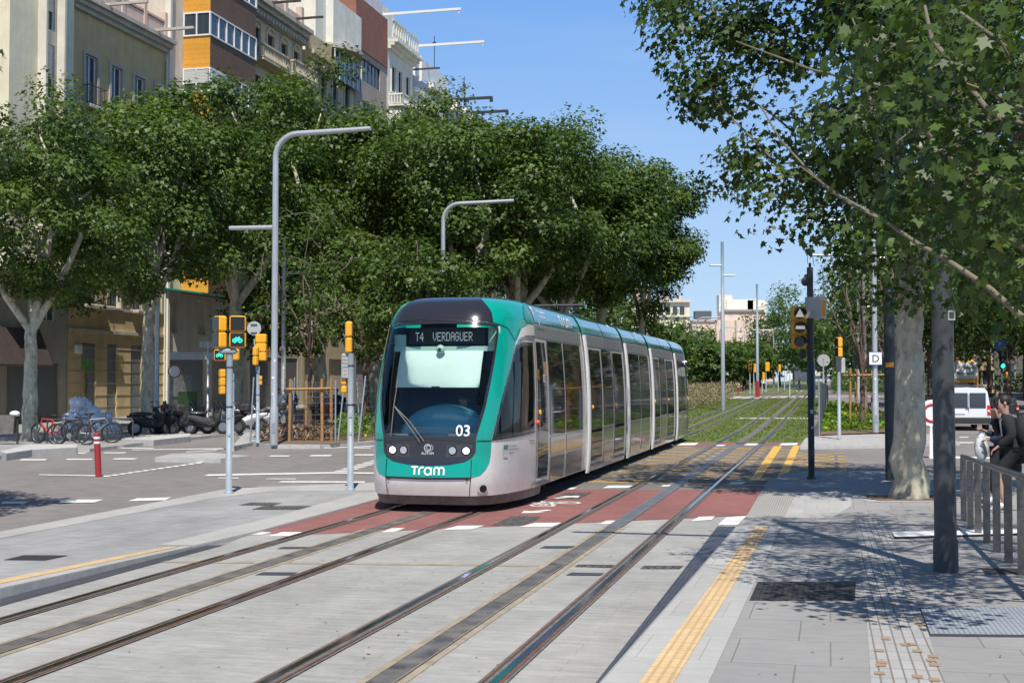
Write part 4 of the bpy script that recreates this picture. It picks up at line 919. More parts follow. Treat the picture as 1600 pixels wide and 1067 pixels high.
mb = MB(); mb.box((2, 4.5, 25), (5, 4, 6)); mb.box((6.4, 6, 24.8), (3.4, 5, 5.2)); mb.build('rooftop_room', 'brick_red', b2); mb = MB(); mb.box((4.8, 3.2, 25.2), (.5, .3, 6)); mb.build('chimney', 'w_white', b2)
# 3: orange tiled bay
b3 = building('tall apartment block with projecting bay tiled bright orange on its side, brown in front', 7.2, 18.0, 37, 'w_beige', [(10, 1.2)], fl(10, 3.35, 8, 1.5), ops=[(.5, 1.5, 4.9, 7.0), (4.0, 5.2, 4.9, 7.0), (7.0, 8.2, 4.9, 7.0), (.4, 5.0, .1, 3.5), (6.0, 10.0, .1, 3.5)])
x0, x1, o = 2.0, 8.3, 1.75; zz = 7.3
mt = MB(); win = []
lev = [zz]
bands = []
z = 7.3
while z < 37:
    bands.append((z, min(z+1.95, 37))); z += 1.95
    if z < 36: win.append((z, z+1.45)); z += 1.45
for a, b in bands:
    mt.add([(x0, 0, a), (x0, -o, a), (x0, -o, b), (x0, 0, b)], [(0, 1, 2, 3)], 0); mt.add([(x0, -o, a), (x1, -o, a), (x1, -o, b), (x0, -o, b)], [(0, 1, 2, 3)], 1); mt.add([(x1, 0, a), (x1, -o, a), (x1, -o, b), (x1, 0, b)], [(0, 1, 2, 3)], 1)
    for zq in (a, b): mt.add([(x0, 0, zq), (x1, 0, zq), (x1, -o, zq), (x0, -o, zq)], [(0, 1, 2, 3)], 1)
mt.build('bay', ['orange_tile', 'brown_tile'], b3, fix=False)
# the tile patterns run up the walls: upright copies of the mapping
for nm_ in ('orange_tile', 'brown_tile', 'brick_red'):
    for nd in M[nm_].node_tree.nodes:
        if nd.type == 'TEX_BRICK':
            lk = nd.inputs['Vector'].links[0]; mp_ = lk.from_node; mp_.inputs['Rotation'].default_value = (rad(90), 0, rad(90) if nm_ == 'orange_tile' else 0)
for i, (a, b) in enumerate(win):
    mb = MB(); mb.box((x0+.03, -o/2, (a+b)/2), (.10, o-.1, b-a)); mb.box(((x0+x1)/2, -o+.05, (a+b)/2), (x1-x0-.12, .08, b-a)); mb.build('bay_glazing', 'window_glass', b3)
    f = MB()
    for zq in (a+.04, b-.04): f.box((x0, -o/2, zq), (.14, o, .09)); f.box(((x0+x1)/2, -o, zq), (x1-x0+.1, .14, .09))
    for yq in (-.04, -o*.5, -o): f.box((x0, yq, (a+b)/2), (.15, .08, b-a-.16))
    for k in range(1, 7): f.box((x0+(x1-x0)*k/6, -o-.002, (a+b)/2), (.07 if k % 2 else .12, .13, b-a-.16))
    f.build('window_band', 'frame_white', b3)
    f = MB()
    if i % 2 == 1 or i > 6:
        for k in range(9): f.box((x0-.05, -o*.5, b-.1-.07-k*.09), (.05, o-.2, .075))
        for k in range(12): f.box((x0+1.05, -o-.05, b-.14-k*.105), (1.9, .05, .09))
        f.build('roller_shutter', 'shutter', b3)
mb = MB(); mb.prism([(-2.6, 7.15), (0, 7.5), (0, 7.42), (-2.6, 7.05)], -.4, 8.7, 0, 'x'); mb.build('awning', 'tram_green_dark', b3)
mb = MB(); mb.box((10.78, -.05, 3.6), (.12, .4, 7)); mb.box((-.0, -.1, 14), (.22, .35, 28)); mb.build('pilaster', 'w_white', b3)
mb = MB(); mb.box((2.7, .12, 1.8), (4.4, .04, 3.3)); mb.build('shop_front', 'steel_shutter', b3); mb = MB(); mb.box((3.0, .07, .75), (2.4, .02, 1.3)); mb.build('poster', 'poster_green', b3); mb = MB(); mb.box((2.2, .08, 1.75), (2.6, .02, 1.3)); mb.build('poster', 'poster_pale', b3)
mb = MB(); mb.box((8, .12, 1.8), (3.8, .04, 3.3)); mb.build('shop_front', 'w_taupe', b3)
# 4: cream house with arched windows and balustrades
b4 = building('cream apartment house with dark corbelled cornice, arched windows and stone balustrades', 18.1, 27.2, 27.6, 'w_cream', [(1.2, 1.1), (3.4, 1.1), (5.7, 1.1), (7.9, 1.1)], [(5.3, 2.5), (9, 2.6), (12.7, 2.6), (16.4, 2.6), (20.1, 2.7), (23.9, 2.2)], surround='w_cream', kind='dark', ops=[(.6, 4, .1, 3.6), (5, 8.5, .1, 3.6)])
cornice(b4, 9.1, 27.0, 'w_stone', .9, 3, .9, dent=1)
for z_ in (23.8, 20.0, 12.6): balcony(b4, .3, 4.6, z_, 1.0, 'stone', 'w_cream'); balcony(b4, 4.9, 8.9, z_, 1.3 if z_ > 22 else 1.0, 'stone', 'w_cream')
balcony(b4, .3, 8.9, 16.3, .8)
mb = MB()
for x in (1.2, 3.4, 5.7, 7.9):
    P = [(x+.75*math.cos(t), 26.1+.55*math.sin(t)) for t in np.linspace(0, math.pi, 9)]+[(x-.58, 26.1)]+[(x+.58*math.cos(t), 26.1+.4*math.sin(t)) for t in np.linspace(math.pi, 0, 9)][1:]
    mb.prism(P, -.12, .0)
mb.build('window_arch', 'w_cream', b4)
mb = MB()
for i in range(4): mb.box((.3+i*2.85, .1, 28.7), (.45, .45, 1.9)); 
mb.box((4.5, .1, 28.4), (9, .2, 1.1)); mb.build('parapet', 'w_pinkish', b4)
txt('BELA', .55, 'sign_white', b4, 'shop_lettering', lambda x, y: (2.2+x, -.04, 3.9+y)); txt('ZA', .55, 'sign_red', b4, 'shop_lettering', lambda x, y: (3.5+x, -.04, 3.9+y)); txt('BELA', .55, 'sign_white', b4, 'shop_lettering', lambda x, y: (6.5+x, -.04, 3.9+y)); txt('ZA', .55, 'sign_red', b4, 'shop_lettering', lambda x, y: (7.8+x, -.04, 3.9+y))
mb = MB(); mb.box((4.5, .1, 2), (9, .1, 4.1)); mb.build('shop_front', 'rail_bed', b4)
# 5
b5 = building('buff house topped by a big pale set-back penthouse with curved eaves', 27.3, 37.9, 26.5, 'w_buff', [(1.3, 1.1), (3.8, 1.1), (6.3, 1.1), (8.9, 1.1)], fl(5.4, 3.6, 6, 2.4), kind='green', surround='w_stone', ops=[(.6, 4.6, .1, 3.6), (5.4, 10, .1, 3.6)])
cornice(b5, 4.6, 25.6, 'w_buff', .9, 3, .9, dent=1); mb = MB(); mb.box((2.3, -.3, 27.2), (4.6, .25, 1.3)); mb.build('parapet', 'w_buff', b5)
mb = MB(); mb.box((6.3, 5, 29.4), (7.4, 9.8, 5.0)); mb.box((7.8, .6, 30), (6.2, 2.2, 3.7)); mb.build('penthouse', 'w_white', b5)
mb = MB(); mb.box((7.8, -.52, 26.7), (6.0, .05, 2.2)); mb.build('penthouse_glazing', 'window_glass', b5); mb = MB()
for i in range(7): mb.box((4.9+i*.97, -.57, 26.7), (.09, .08, 2.2))
mb.build('window_frame', 'frame_white', b5)
mb = MB(); P = [(x, .5-2.2*math.sin((x-4.2)/6.6*math.pi)**.6 if 4.2 < x < 10.8 else .5) for x in np.linspace(4.2, 10.8, 14)]; mb.prism(P+[(10.8, 1), (4.2, 1)], 27.9, 28.25, 0, 'z'); mb.build('curved_eaves', 'w_stone', b5)
mb = MB(); mb.box((2, 6, 30.5), (5, 4, 8)); mb.build('brick_stack', 'brick_red', b5)
for k_ in range(1):
    mb = MB()
    for i in range(24): mb.box((5.0+i*.16, 3, 32.7), (.09, .05, 1.7))
    mb.build('roof_screen', 'slate', b5)
# 6
b6 = building('brick and render building with brick side wall facing the camera and roof fence', 38.0, 45.9, 29.5, 'w_taupe', [(4.0, 4.4)], fl(5.4, 3.6, 7, 1.9), kind='dark', n=5, ops=[(.6, 7, .1, 3.6)])
mb = MB(); mb.box((3.9, 6, 31.6), (7.8, 12.2, 4.3)); mb.build('brick_storey', 'brick_red', b6)
mb = MB(); 
for i in range(30): mb.box((.2+i*.26, .4, 34.5), (.13, .05, 1.5))
mb.build('roof_fence', 'w_bluegrey', b6); mb = MB(); mb.box((4, 6, 36), (4, 4, 4)); mb.build('brick_stack', 'brick_red', b6)
# 7a white classical corner
b7 = building('white stuccoed building with balustraded corner bay and long white roof beam', 46.0, 53.2, 32.2, 'w_white', [(1.6, 1.0), (3.4, 1.0), (5.6, 1.1)], [(5.4, 2.4), (9.1, 2.4), (12.8, 2.4), (16.5, 2.4), (20.2, 2.4), (23.6, 2.3), (27.6, 2.3)], kind='dark', surround='w_white')
mb = MB(); mb.box((3.2, -.55, 13), (5.2, 1.1, 26)); mb.build('corner_bay', 'w_white', b7); mb = MB()
for k in range(30): mb.box((3.2, -.56, 3+k*.75), (5.24, 1.14, .03))
mb.build('rustication', 'w_stone', b7)
mb = MB(); [window(b7, 2.6+q, 3.7+q, 22.7, 25.0, -1.22, 'dark') for q in (-.6, 1.3)]
balcony(b7, .4, 6.2, 26.3, 1.4, 'stone', 'w_white'); cornice(b7, 7.2, 31.2, 'w_white', 1.0, 3, .8)
mb = MB(); [mb.box((.2+i*.62, -.55, 33.1), (.12, .12, 1.1)) for i in range(12)]; mb.box((3.6, -.55, 33.7), (7.2, .18, .14)); mb.box((3.6, -.5, 32.6), (7.2, .1, .9)); mb.build('roof_railing', 'w_white', b7)
mb = MB(); mb.box((3.4, 3, 34.2), (4, 3.4, 3.4)); mb.build('rooftop_room', 'w_white', b7)
mb = MB(); mb.box((2.5, -1.6, 35.0), (.18, 9, .22)); mb.box((2.5, -5.9, 34.8), (.08, .08, .4)); mb.box((2.5, 1.5, 33.6), (.3, .3, 2.8)); mb.build('roof_beam', 'frame_white', b7)
# 7b grey with white balconies
b8 = building('grey rendered building with rounded white balconies and white roof terrace screens', 53.3, 65.6, 30.5, 'w_bluegrey', [(6.6, 1.3), (9.4, 1.3)], fl(5.6, 3.55, 7, 2.2), kind='shut', surround='w_white', ops=[(.8, 3.8, 23.3, 25.7), (.8, 3.8, 19.7, 22.1)])
for z_ in (8.9, 12.5, 16, 19.6, 23.2): balcony(b8, .3, 4.4, z_, 1.5, 'white', 'w_white')
mb = MB(); mb.box((2.3, -.8, 27.3), (4.6, 1.8, .5)); mb.box((8.4, -.25, 30.5), (7.8, .7, .5)); mb.box((2.2, .2, 29.2), (4.4, 1, .3)); mb.build('cornice', 'w_white', b8)
window(b8, .8, 3.8, 23.3, 25.7, 0, 'dark', 3); window(b8, .8, 3.8, 19.7, 22.1, 0, 'dark', 3)
mb = MB(); mb.box((5.5, -.1, 31.6), (10, .12, 1.9)); mb.box((1.5, .6, 31.4), (.12, 2, 2.4)); mb.build('terrace_screen', 'frame_white', b8)
mb = MB(); mb.box((3, -1.4, 34.0), (.2, 9.5, .22)); mb.box((3, -6, 33.8), (.08, .08, .4)); mb.box((3, 1.8, 32.7), (.3, .3, 2.8)); mb.build('roof_beam', 'frame_white', b8)
mb = MB(); [mb.tube([(x, .5, 31), (x, .5, 36.4)], .04, 5) for x in (8.3,)]; mb.box((8.3, .5, 35.6), (.3, .3, .3)); mb.build('lightning_rod', 'iron', b8)
# 8 mansard
b9 = building('last building of the row, white, with round-topped mansard dormers and dark brackets', 65.7, 79.5, 27.0, 'w_white', [(2.0, 1.2), (5.0, 1.2), (8.0, 1.2), (11.5, 1.2)], fl(5.6, 3.55, 6, 2.2), kind='shut', surround='w_stone')
cornice(b9, 13.8, 26.6, 'w_white', 1.0, 3, .7)
mb = MB(); mb.prism([(.1, 27.3), (1.5, 31), (12, 31), (12, 27.3)], .1, 13.7, 0, 'x'); mb.build('mansard_roof', 'slate', b9)
for x in (1.6, 4.6, 7.6, 11.0):
    mb = MB(); w2 = .95 if x != 4.6 else .7; zt = 29.6
    P = [(x-w2, 27.3), (x+w2, 27.3)]+[(x+w2*math.cos(t), zt+.75*math.sin(t)) for t in np.linspace(0, math.pi, 10)]; mb.prism(P, -.2, 1.6, 0)
    d = mb.build('dormer', 'w_white', b9); mb = MB(); P2 = [(x+(w2+.25)*math.cos(t), zt+.1+1.0*math.sin(t)) for t in np.linspace(0, math.pi, 10)]; P3 = [(x+(w2-.0)*math.cos(t), zt+.1+.75*math.sin(t)) for t in np.linspace(math.pi, 0, 10)]; mb.prism(P2+P3, -.5, 1.5, 0); mb.build('dormer_hood', 'w_beige', d)
    mb = MB(); mb.box((x, -.215, 28.7), (w2*1.1, .03, 1.9)); mb.build('dormer_window', 'window_glass', d)
mb = MB()
for y in (.8, 5): rail_iron(mb, [(0, 1.6), (13.6, 1.6)], 1.1, 31, .3, .02) if y < 2 else None
mb.build('roof_railing', 'iron', b9)
for x in (2.8, 9.6):
    mb = MB(); mb.box((x, -1.6, 31.3), (.25, 4.2, .28)); mb.box((x, -3.6, 31.1), (.3, .3, .5)); mb.build('roof_bracket', 'iron', b9)
mb = MB(); mb.tube([(12, 2, 31), (12, 2, 36)], .045, 5); mb.box((12, 2, 35), (.3, .3, .3)); mb.build('lightning_rod', 'iron', b9)
balcony(b9, .3, 3, 24.2, 1.2, 'white', 'w_white')
# roof beams of 4 and 5 (small dark brackets)
for r_, xs, z_ in ((b4, (2, 6), 27.95), (b2, (2.5, 7.6), 22.2), (b5, (3.6,), 25.6), (b7, (6.4,), 30.8)):
    for x in xs: mb = MB(); mb.box((x, -1.6, z_), (.16, 2.6, .14)); mb.build('roof_bracket', 'frame_dark' if r_ != b2 else 'w_stone', r_)
# far buildings across the end of the avenue
def block(label, px0, px1, ytop, Y, wall, rows, colsn, D=18, extra=None, name='apartment_building'):
    x0 = (px0-800)/F*Y; x1 = (px1-800)/F*Y; z0 = zter(Y); H = W((px0+px1)/2, ytop, Y).z-z0; root = thing(name, label, 'building', (x0, Y, z0), 0); w_ = x1-x0
    O = []
    for zf_, zh in rows:
        for i in range(colsn): c = w_*(i+.5)/colsn; O.append((c-.7, c+.7, H-zf_, H-zf_+zh))
    mb = MB(); wallgrid(mb, 0, w_, 0, H, 0, O); mb.add([(0, 0, 0), (0, D, 0), (0, D, H), (0, 0, H)], [(0, 1, 2, 3)]); mb.add([(w_, 0, 0), (w_, D, 0), (w_, D, H), (w_, 0, H)], [(0, 1, 2, 3)]); mb.add([(0, 0, H), (w_, 0, H), (w_, D, H), (0, D, H)], [(0, 1, 2, 3)]); mb.build('wall', wall, root, fix=False)
    for a, b, c, d in O: window(root, a, b, c, d, 0, 'white')
    return root, w_, H
r, w_, H = block('far cream building with a row of small arched windows under its roof', 985, 1078, 472, 300, 'w_far_cream', [(11.5, 3)], 4)
mb = MB(); mb.box((w_/2, -.2, H-7.6), (w_, .5, .4)); mb.box((w_/2, -.3, H+.2), (w_+.4, .8, .5)); mb.box((w_/2, -.2, H-3.4), (w_, .4, .25)); mb.build('cornice', 'w_beige', r)
for i in range(5):
    x = w_-8.8+i*1.65+.4; mb = MB(); mb.prism([(x-.55, H-3.0), (x+.55, H-3.0)]+[(x+.55*math.cos(t), H-1.5+.55*math.sin(t)) for t in np.linspace(0, math.pi, 8)], -.06, .02); mb.build('arched_window', 'window_glass', r)
mb = MB(); mb.box((3, 3, H+1.3), (4, 3, 2)); mb.box((9, 5, H+1), (1, 1, 2.4)); mb.box((12, 5, H+.9), (1, 1, 2)); [mb.tube([(q, 4, H), (q, 4, H+4)], .08, 4) for q in (5, 7, 8)]; mb.build('rooftop_room', 'w_pinkish', r)
r, w_, H = block('far pink building with blank walls between narrow joints', 1082, 1212, 500, 330, 'w_far_pink', [], 1)
mb = MB(); mb.box((w_*.62, 5, H+1.2), (w_*.5, 9, 2.4)); mb.box((w_*.92, 3, H-.6), (w_*.2, 5, 2.0)); mb.build('upper_wall', 'w_far_pink', r); mb = MB(); mb.box((w_*.45, 8, H+4.6), (3.5, 4, 4.6)); mb.box((w_*.62, 8, H+4), (7, 5, 3.4)); mb.box((w_*.83, 8, H+3.2), (5, 5, 4.6)); mb.build('penthouse', 'w_white', r)
mb = MB(); [mb.box((w_*q, -.15, H/2), (.35, .3, H)) for q in (.28, .52, .75)]; mb.box((w_*.15, -.1, H-.3), (w_*.3, .4, .5)); mb.box((w_*.62, .3, H+2.5), (w_*.5, .6, .5)); mb.build('wall_joint', 'w_taupe', r)
mb = MB(); mb.box((w_*.14, 2.5, H+1.4), (w_*.2, 3, 2)); mb.build('plant_room', 'slate', r)
r, w_, H = block('narrow white far building with dark balconies between the cream and pink ones', 1074, 1086, 530, 318, 'w_white', [(6, 2), (9.5, 2)], 1)
r, w_, H = block('red and blue striped far building seen through branches beside the tram signal', 1262, 1310, 535, 300, 'w_bluegrey', [(6, 1.5)], 6); mb = MB(); mb.box((w_/2, -.2, H-1), (w_, .5, 2.0)); mb.build('red_band', 'sign_red', r)
mb = MB()
for k in range(3): mb.box((w_/2, -.2, H-4.2-k*3), (w_, .5, 1.2))
mb.build('white_band', 'w_white', r)
r, w_, H = block('shade-coloured taupe building closing the view at the far right behind the trees', 1395, 1760, 400, 150, 'w_dark', [(4+3.6*k, 2.2) for k in range(4)], 11)  # taupe wall facing the sun, its shade put into the wall colour
r, w_, H = block('ochre low building seen between the far right street lamps and the traffic light', 1515, 1552, 555, 128, 'w_buff', [(3, 1.5)], 2, D=6)
# dark street front on the far right
for i, (Y0, wdt, hh, wl, lb) in enumerate(((78, 20, 21, 'w_taupe', 'shaded taupe building behind the trees at the right edge'), (99, 18, 23, 'w_buff', 'buff building behind the trees beyond the white van'), (118, 24, 22, 'w_stone', 'stone coloured building behind the right trees, farther down the street'))):
    u_ = 19.8; p_ = T(u_+3.4, Y0*1.03); root = thing('apartment_building', lb, 'building', (p_.x, p_.y, zter(p_.y)), FR)
    O = [(1.2+3*k, 2.4+3*k, zb, zb+2.3) for k in range(int((wdt-2)/3)) for zb in (.3, 4.6, 8, 11.4, 14.8)]; mb = MB(); wallgrid(mb, 0, wdt, 0, hh, 0, O, rv=-.22)
    mb.add([(0, 0, 0), (0, -12, 0), (0, -12, hh), (0, 0, hh)], [(0, 1, 2, 3)]); mb.add([(0, 0, hh), (wdt, 0, hh), (wdt, -12, hh), (0, -12, hh)], [(0, 1, 2, 3)]); mb.build('wall', wl, root, fix=False)
    for o_ in O[::1]: window(root, *o_, -.2, 'dark')
# ---------------- street furniture ----------------
def lampost(label, x, y, z0, side=1, H=10.0, low=7.0, group='street lamps with bent arms', la=3.25, lb=1.6, name='street_lamp', sc=1):
    r = thing(name, label, 'street lamp', (x, y, z0), 0, group); d = Vector((CA, -SA, 0))*side; mb = MB()
    R_ = .75; pts = [Vector((0, 0, z)) for z in (0, 1.2, 1.25, 4, 8, H-R_-.05)]; mb.tube(pts, [.13, .13, .105, .105, .1, .095], 14); mb.build('pole', 'lamp_grey', r)
    mb = MB(); mb.box((.0, -.128, .55), (.10, .02, .34), 0, ch=.01); mb.build('access_hatch', 'galv', r); mb = MB(); mb.box((-.02, -.107, 2.15), (.08, .008, .08), 0); mb.box((.03, -.107, 2.7), (.05, .008, .09), 0); mb.box((-.03, -.107, 1.62), (.06, .008, .05), 0); mb.build('sticker', 'sign_white', r); mb = MB()
    arc = [Vector((0, 0, H-R_-.05))]+[Vector((0, 0, H-R_))+d*(R_-R_*math.cos(t))+Vector((0, 0, R_*math.sin(t))) for t in np.linspace(.05, math.pi/2, 9)]
    mb.tube(arc+[Vector((0, 0, H+.02))+d*(la*.6), Vector((0, 0, H+.05))+d*la], [.095]*len(arc)+[.085, .07], 12); mb.build('upper_arm', 'lamp_grey', r)
    mb = MB(); mb.tube([Vector((0, 0, low))-d*.0, Vector((0, 0, low+.02))-d*lb], [.075, .07], 10); mb.build('lower_arm', 'lamp_grey', r); return r
q = G(428, 695, hI); lampost('tall grey street lamp with bent arm, nearest one left of the tram', q.x, q.y, q.z, 1)
X, Y = (692-800)/F*57, 57; lampost('second street lamp, its bent arm in front of the foliage above the tram', X, Y, .1, 1)
lampost('street lamp whose white arm tip sticks out of the leaves above the cream building', (1011-800)/F*130, 130, zter(130), 1)
for i, (px, Y) in enumerate(((1089, 180), (1125, 220), (1146, 242), (1160, 266), (1173, 292))):
    lampost(['far street lamp just right of the tram tail', 'far street lamp, second of the line under the pink building', 'far street lamp, third of the line under the pink building', 'far street lamp, fourth of the line under the pink building', 'far street lamp, last of the line, left of the second mast'][i], (px-800)/F*Y, Y, zter(Y), 1)
lampost('far street lamp with its arm pointing left, right of the second mast', (1209-800)/F*200, 200, zter(200), -1, H=8.9, low=6.3)
q = G(1368, 676, hI); l_ = lampost('tall street lamp carrying the white sign with a D', q.x, q.y, q.z, -1, H=11.2)
pz = W(1368, 560, q.y).z-q.z; mb = MB(); mb.box((-.02, -.16, pz), (.50, .03, .52)); d_ = mb.build('sign_plate', 'sign_white', l_); o = txt('D', .42, 'black', d_, 'sign_lettering', lambda x, y: (x-.02, -.18, pz-.15+y)); mb = MB()
for a, b, c, d in ((-.27, .25, .25, .26), (-.27, .25, -.26, -.25)): mb.box(((a+b)/2-.01, -.177, pz+(c+d)/2), (b-a-.02, .004, .02))
mb.build('sign_border', 'sign_blue', d_)
lampost('street lamp on the right, its arm ending left of the half bare tree', (1351-800)/F*70, 70, zter(70), -1, H=10.9); lampost('farther street lamp on the right, lower arm above the tram signal', (1341-800)/F*88, 88, zter(88), -1, H=10.6)
lampost('far right street lamp above the white van, arm to the right', (1527-800)/F*92, 92, zter(92), 1, H=6.3, low=4.6, la=1.3, lb=.01); lampost('far right street lamp with arm bending right behind the dark pole', (1498-800)/F*120, 120, zter(120), 1, H=6.8, low=4, la=2.2, lb=.01)
lampost('small street lamp among the left trees with white arm', -15.15, 54.6, .1, -1, H=7.6, low=5, la=1.8, lb=.01); lampost('grey street lamp pole behind the young staked tree', (443-800)/F*58, 58, .1, -1, H=10.7)
# the thick near pole, grey metal coloured dark for the crown's shade
q = G(1478, 893, hR); r = thing('street_lamp', 'thick dark lamp column in the right foreground rising through the leaves', 'street lamp', q); mb = MB()
mb.tube([(0, 0, 0), (0, 0, .32)], [.122, .120], 24); mb.tube([(0, 0, .32), (-.01, 0, 4), (-.02, 0, 10.4)], [.108, .102, .09], 24); mb.build('pole', 'galv_dark', r); mb = MB(); d = Vector((CA, -SA, 0))*-1
mb.tube([Vector((0, 0, 7.4)), Vector((0, 0, 7.42))+d*3.3], .07, 10); mb.tube([Vector((-.02, 0, 10.4)), Vector((-.02, 0, 10.7))-d*.2, Vector((-.02, 0, 10.75))-d*3], .08, 10); mb.build('arm', 'lamp_white', r)
mb = MB(); mb.box((.05, -.100, 2.55), (.07, .012, .1)); mb.box((.05, -.1085, 2.55), (.05, .004, .06), 1); mb.build('sticker', ['sign_grey', 'galv_dark'], r)
# dark pole beside the tree
q = G(1393, 750, hR); r = thing('post', 'dark round-topped post just left of the mottled tree trunk', 'post', q); mb = MB(); mb.tube([(0, 0, 0), (-.02, 0, 3.9)], [.125, .115], 20); mb.ball((-.02, 0, 3.9), (.13, .13, .2), 0, 16); mb.build('pole', 'galv_dark', r); mb = MB(); mb.box((-.02, -.12, 2.45), (.12, .012, .1)); mb.box((-.10, -.10, 2.45), (.06, .01, .1)); mb.build('sticker', 'yellow_old', r)
# signal heads
def bike_icon(f, s, mb, wd=.022):
    for cx in (-.55, .55): mb.stroke([(s*(cx+.36*math.cos(t)), s*(-.15+.36*math.sin(t))) for t in np.linspace(0, 2*math.pi, 14)], wd, f)
    for L in ([(-.55, -.15), (-.25, .35), (.3, .35), (.55, -.15)], [(-.25, .35), (0, -.15), (.3, .35)], [(-.55, -.15), (0, -.15)], [(-.4, .45), (-.15, .45)], [(.3, .35), (.25, .55), (.45, .55)]): mb.stroke([(s*a, s*b) for a, b in L], wd, f)
def head(root, pos, rz, n, w_=.3, lens=None, dep=.15, mat='yellow', round_=False, h=None, face=True):
    "stack of n sections; pos = bottom centre; front faces local -Y turned by rz"
    h = h or w_; o = MB()
    for i in range(n): o.box((0, 0, h*(i+.5)), (w_, dep, h-.012), 0, ch=.03)
    b = o.build('signal_head', mat, root); b.location = pos; b.rotation_euler = (0, 0, rz)
    for i in range(n):
        if not face: break
        k = (lens or {}).get(i, 'dark'); z = h*(i+.5); o = MB(); y = -dep/2
        if round_:
            o.disk((0, y-.01, z), w_*.40, .03, 'y', 22, 0); vis = MB(); P = []
            for yy in (y-.02, y-.13): P.append([Vector((w_*.41*math.cos(t), yy, z+w_*.41*math.sin(t))) for t in np.linspace(-.2, math.pi+.2, 14)])
            vis.grid(P); vis.build('visor', 'black_matte', b, fix=False)
        else: o.box((0, y-.004, z), (w_*.84, .02, h*.84), 0, ch=.005)
        ln = o.build('lens', {'dark': 'lens_dark', 'green': 'signal_green' if not round_ else 'signal_green'}.get(k, 'lens_dark'), b)
        f = lambda a, c, y=y, z=z: (a, y-.028, z+c)
        if k == 'bike': o = MB(); bike_icon(f, w_*.30, o, .018); o.build('bicycle_symbol', 'symbol_green', b, fix=False)
        if k == 'tri': o = MB(); o.add([f(-.10, -.08), f(.10, -.08), f(0, .105)], [(0, 1, 2)]); o.build('triangle_symbol', 'symbol_white', b, fix=False)
        if k == 'bar': o = MB(); o.add([f(-.11, -.035), f(.11, -.035), f(.11, .035), f(-.11, .035)], [(0, 1, 2, 3)]); o.build('bar_symbol', 'symbol_white', b, fix=False)
    return b
def post(label, q, H, r=.06, mat='galv', name='traffic_signal', cat='traffic signal', group=None, top=None):
    o = thing(name, label, cat, q, 0, group); mb = MB(); mb.tube([(0, 0, 0), (0, 0, .04), (0, 0, .041), (0, 0, H)], [r*1.5, r*1.5, r, r], 14); mb.build('pole', mat, o)
    if H > 2 and q[1] < 45: mb = MB(); mb.box((.0, -r-.004, 1.45), (r*.9, .01, .09), 0); mb.box((.01, -r-.004, 1.1), (r*.7, .01, .05), 0); mb.build('sticker', 'sign_grey', o); mb = MB(); [mb.tube([(0, 0, z), (0, 0, z+.025)], r+.006, 12) for z in (H*.62, H-.25)]; mb.build('clamp_band', 'galv_dark', o)
    return o
def rel(px, py, q): v = W(px, py, q.y)-q; return v
gs = 'yellow traffic signals round the crossing'
q = G(357.5, 771, hL); r = post('bicycle signal pair on the blue-grey pole, nearest pole on the left platform', q, rel(0, 554, q).z, group=gs)
mb = MB(); mb.box(rel(356, 549, q), (.34, .14, .1), ch=.03); mb.build('bracket', 'galv', r)
v = rel(371.5, 544, q); head(r, v, rad(8), 2, .305, {0: 'bike'}, .17); v = rel(343, 544, q); head(r, v+Vector((0, .02, 0)), rad(-52), 2, .305, {}, .17)
q = G(363, 705); r = post('thin pole behind the nearest bicycle signal with small green bicycle light and three stacked boxes', q, rel(0, 583, q).z, .05, group=gs)
v = rel(344, 564, q); head(r, v, rad(0), 1, .36, {0: 'bike'}, .16); v = rel(368.5, 563, q); head(r, v, rad(150), 1, .22, {}, .14, h=.36); v = rel(347, 616, q); head(r, v, rad(120), 3, .24, {}, .17, h=.26)
q = G(402.5, 692, hI); r = post('traffic signal seen from behind next to the tall lamp, round grey sign on top', q, rel(0, 572, q).z, .06, group=gs)
v = rel(408, 564, q); head(r, v, rad(172), 3, .37, {}, .18, h=.30); v = rel(400.5, 571, q); head(r, v+Vector((0, -.15, 0)), rad(150), 2, .16, {}, .16, h=.31); v = rel(407.5, 602, q); head(r, v, rad(100), 2, .12, {}, .10, h=.16)
mb = MB(); v = rel(397, 513, q); mb.disk(v, .235, .02, 'y', 26, 0); mb.box(v+Vector((0, -.02, .12)), (.22, .03, .04), 1); mb.box(v+Vector((0, -.02, -.15)), (.22, .03, .04), 1); mb.tube([v+Vector((0, .03, -.35)), v+Vector((.1, .03, -1.6))], .025, 6, 0); mb.build('round_sign', ['sign_grey', 'galv_dark'], r)
q = G(547.5, 766, hL); r = post('pedestrian signal seen edge-on with a small text plate, pole beside the tram front', q, rel(0, 552, q).z, .062, group=gs)
v = rel(545.5, 552, q); head(r, v, rad(90), 2, .16, {}, .14, h=.31, face=True); v = rel(537, 615, q); head(r, v+Vector((0, .1, 0)), rad(90), 2, .16, {}, .12, h=.16)
mb = MB(); v = rel(539.5, 572, q); mb.box(v, (.15, .05, .48), 0, ch=.02); sp = mb.build('text_plate', 'sign_grey', r)
for i, (s_, c_) in enumerate((('ATENCIO', 'black'), ('TRAMVIA', 'sign_red'), ('MIREU A', 'black'), ('BANDA', 'black'), ('TRAM', 'sign_red'), ('STOP', 'sign_red'))): txt(s_, .036, c_, sp, 'plate_lettering', lambda x, y, i=i, v=v: (v.x+x*.8, v.y-.03, v.z+.18-i*.07+y))
q = G(1268, 748, hR); r = post('tram signal with white triangle and bar on orange housing, dark pole with grey box', q, rel(0, 418, q).z, .068, 'galv_dark', group=gs)
v = rel(1248, 545, q); head(r, v, rad(4), 3, .305, {2: 'tri', 1: 'bar'}, .16, 'yellow_old', True)
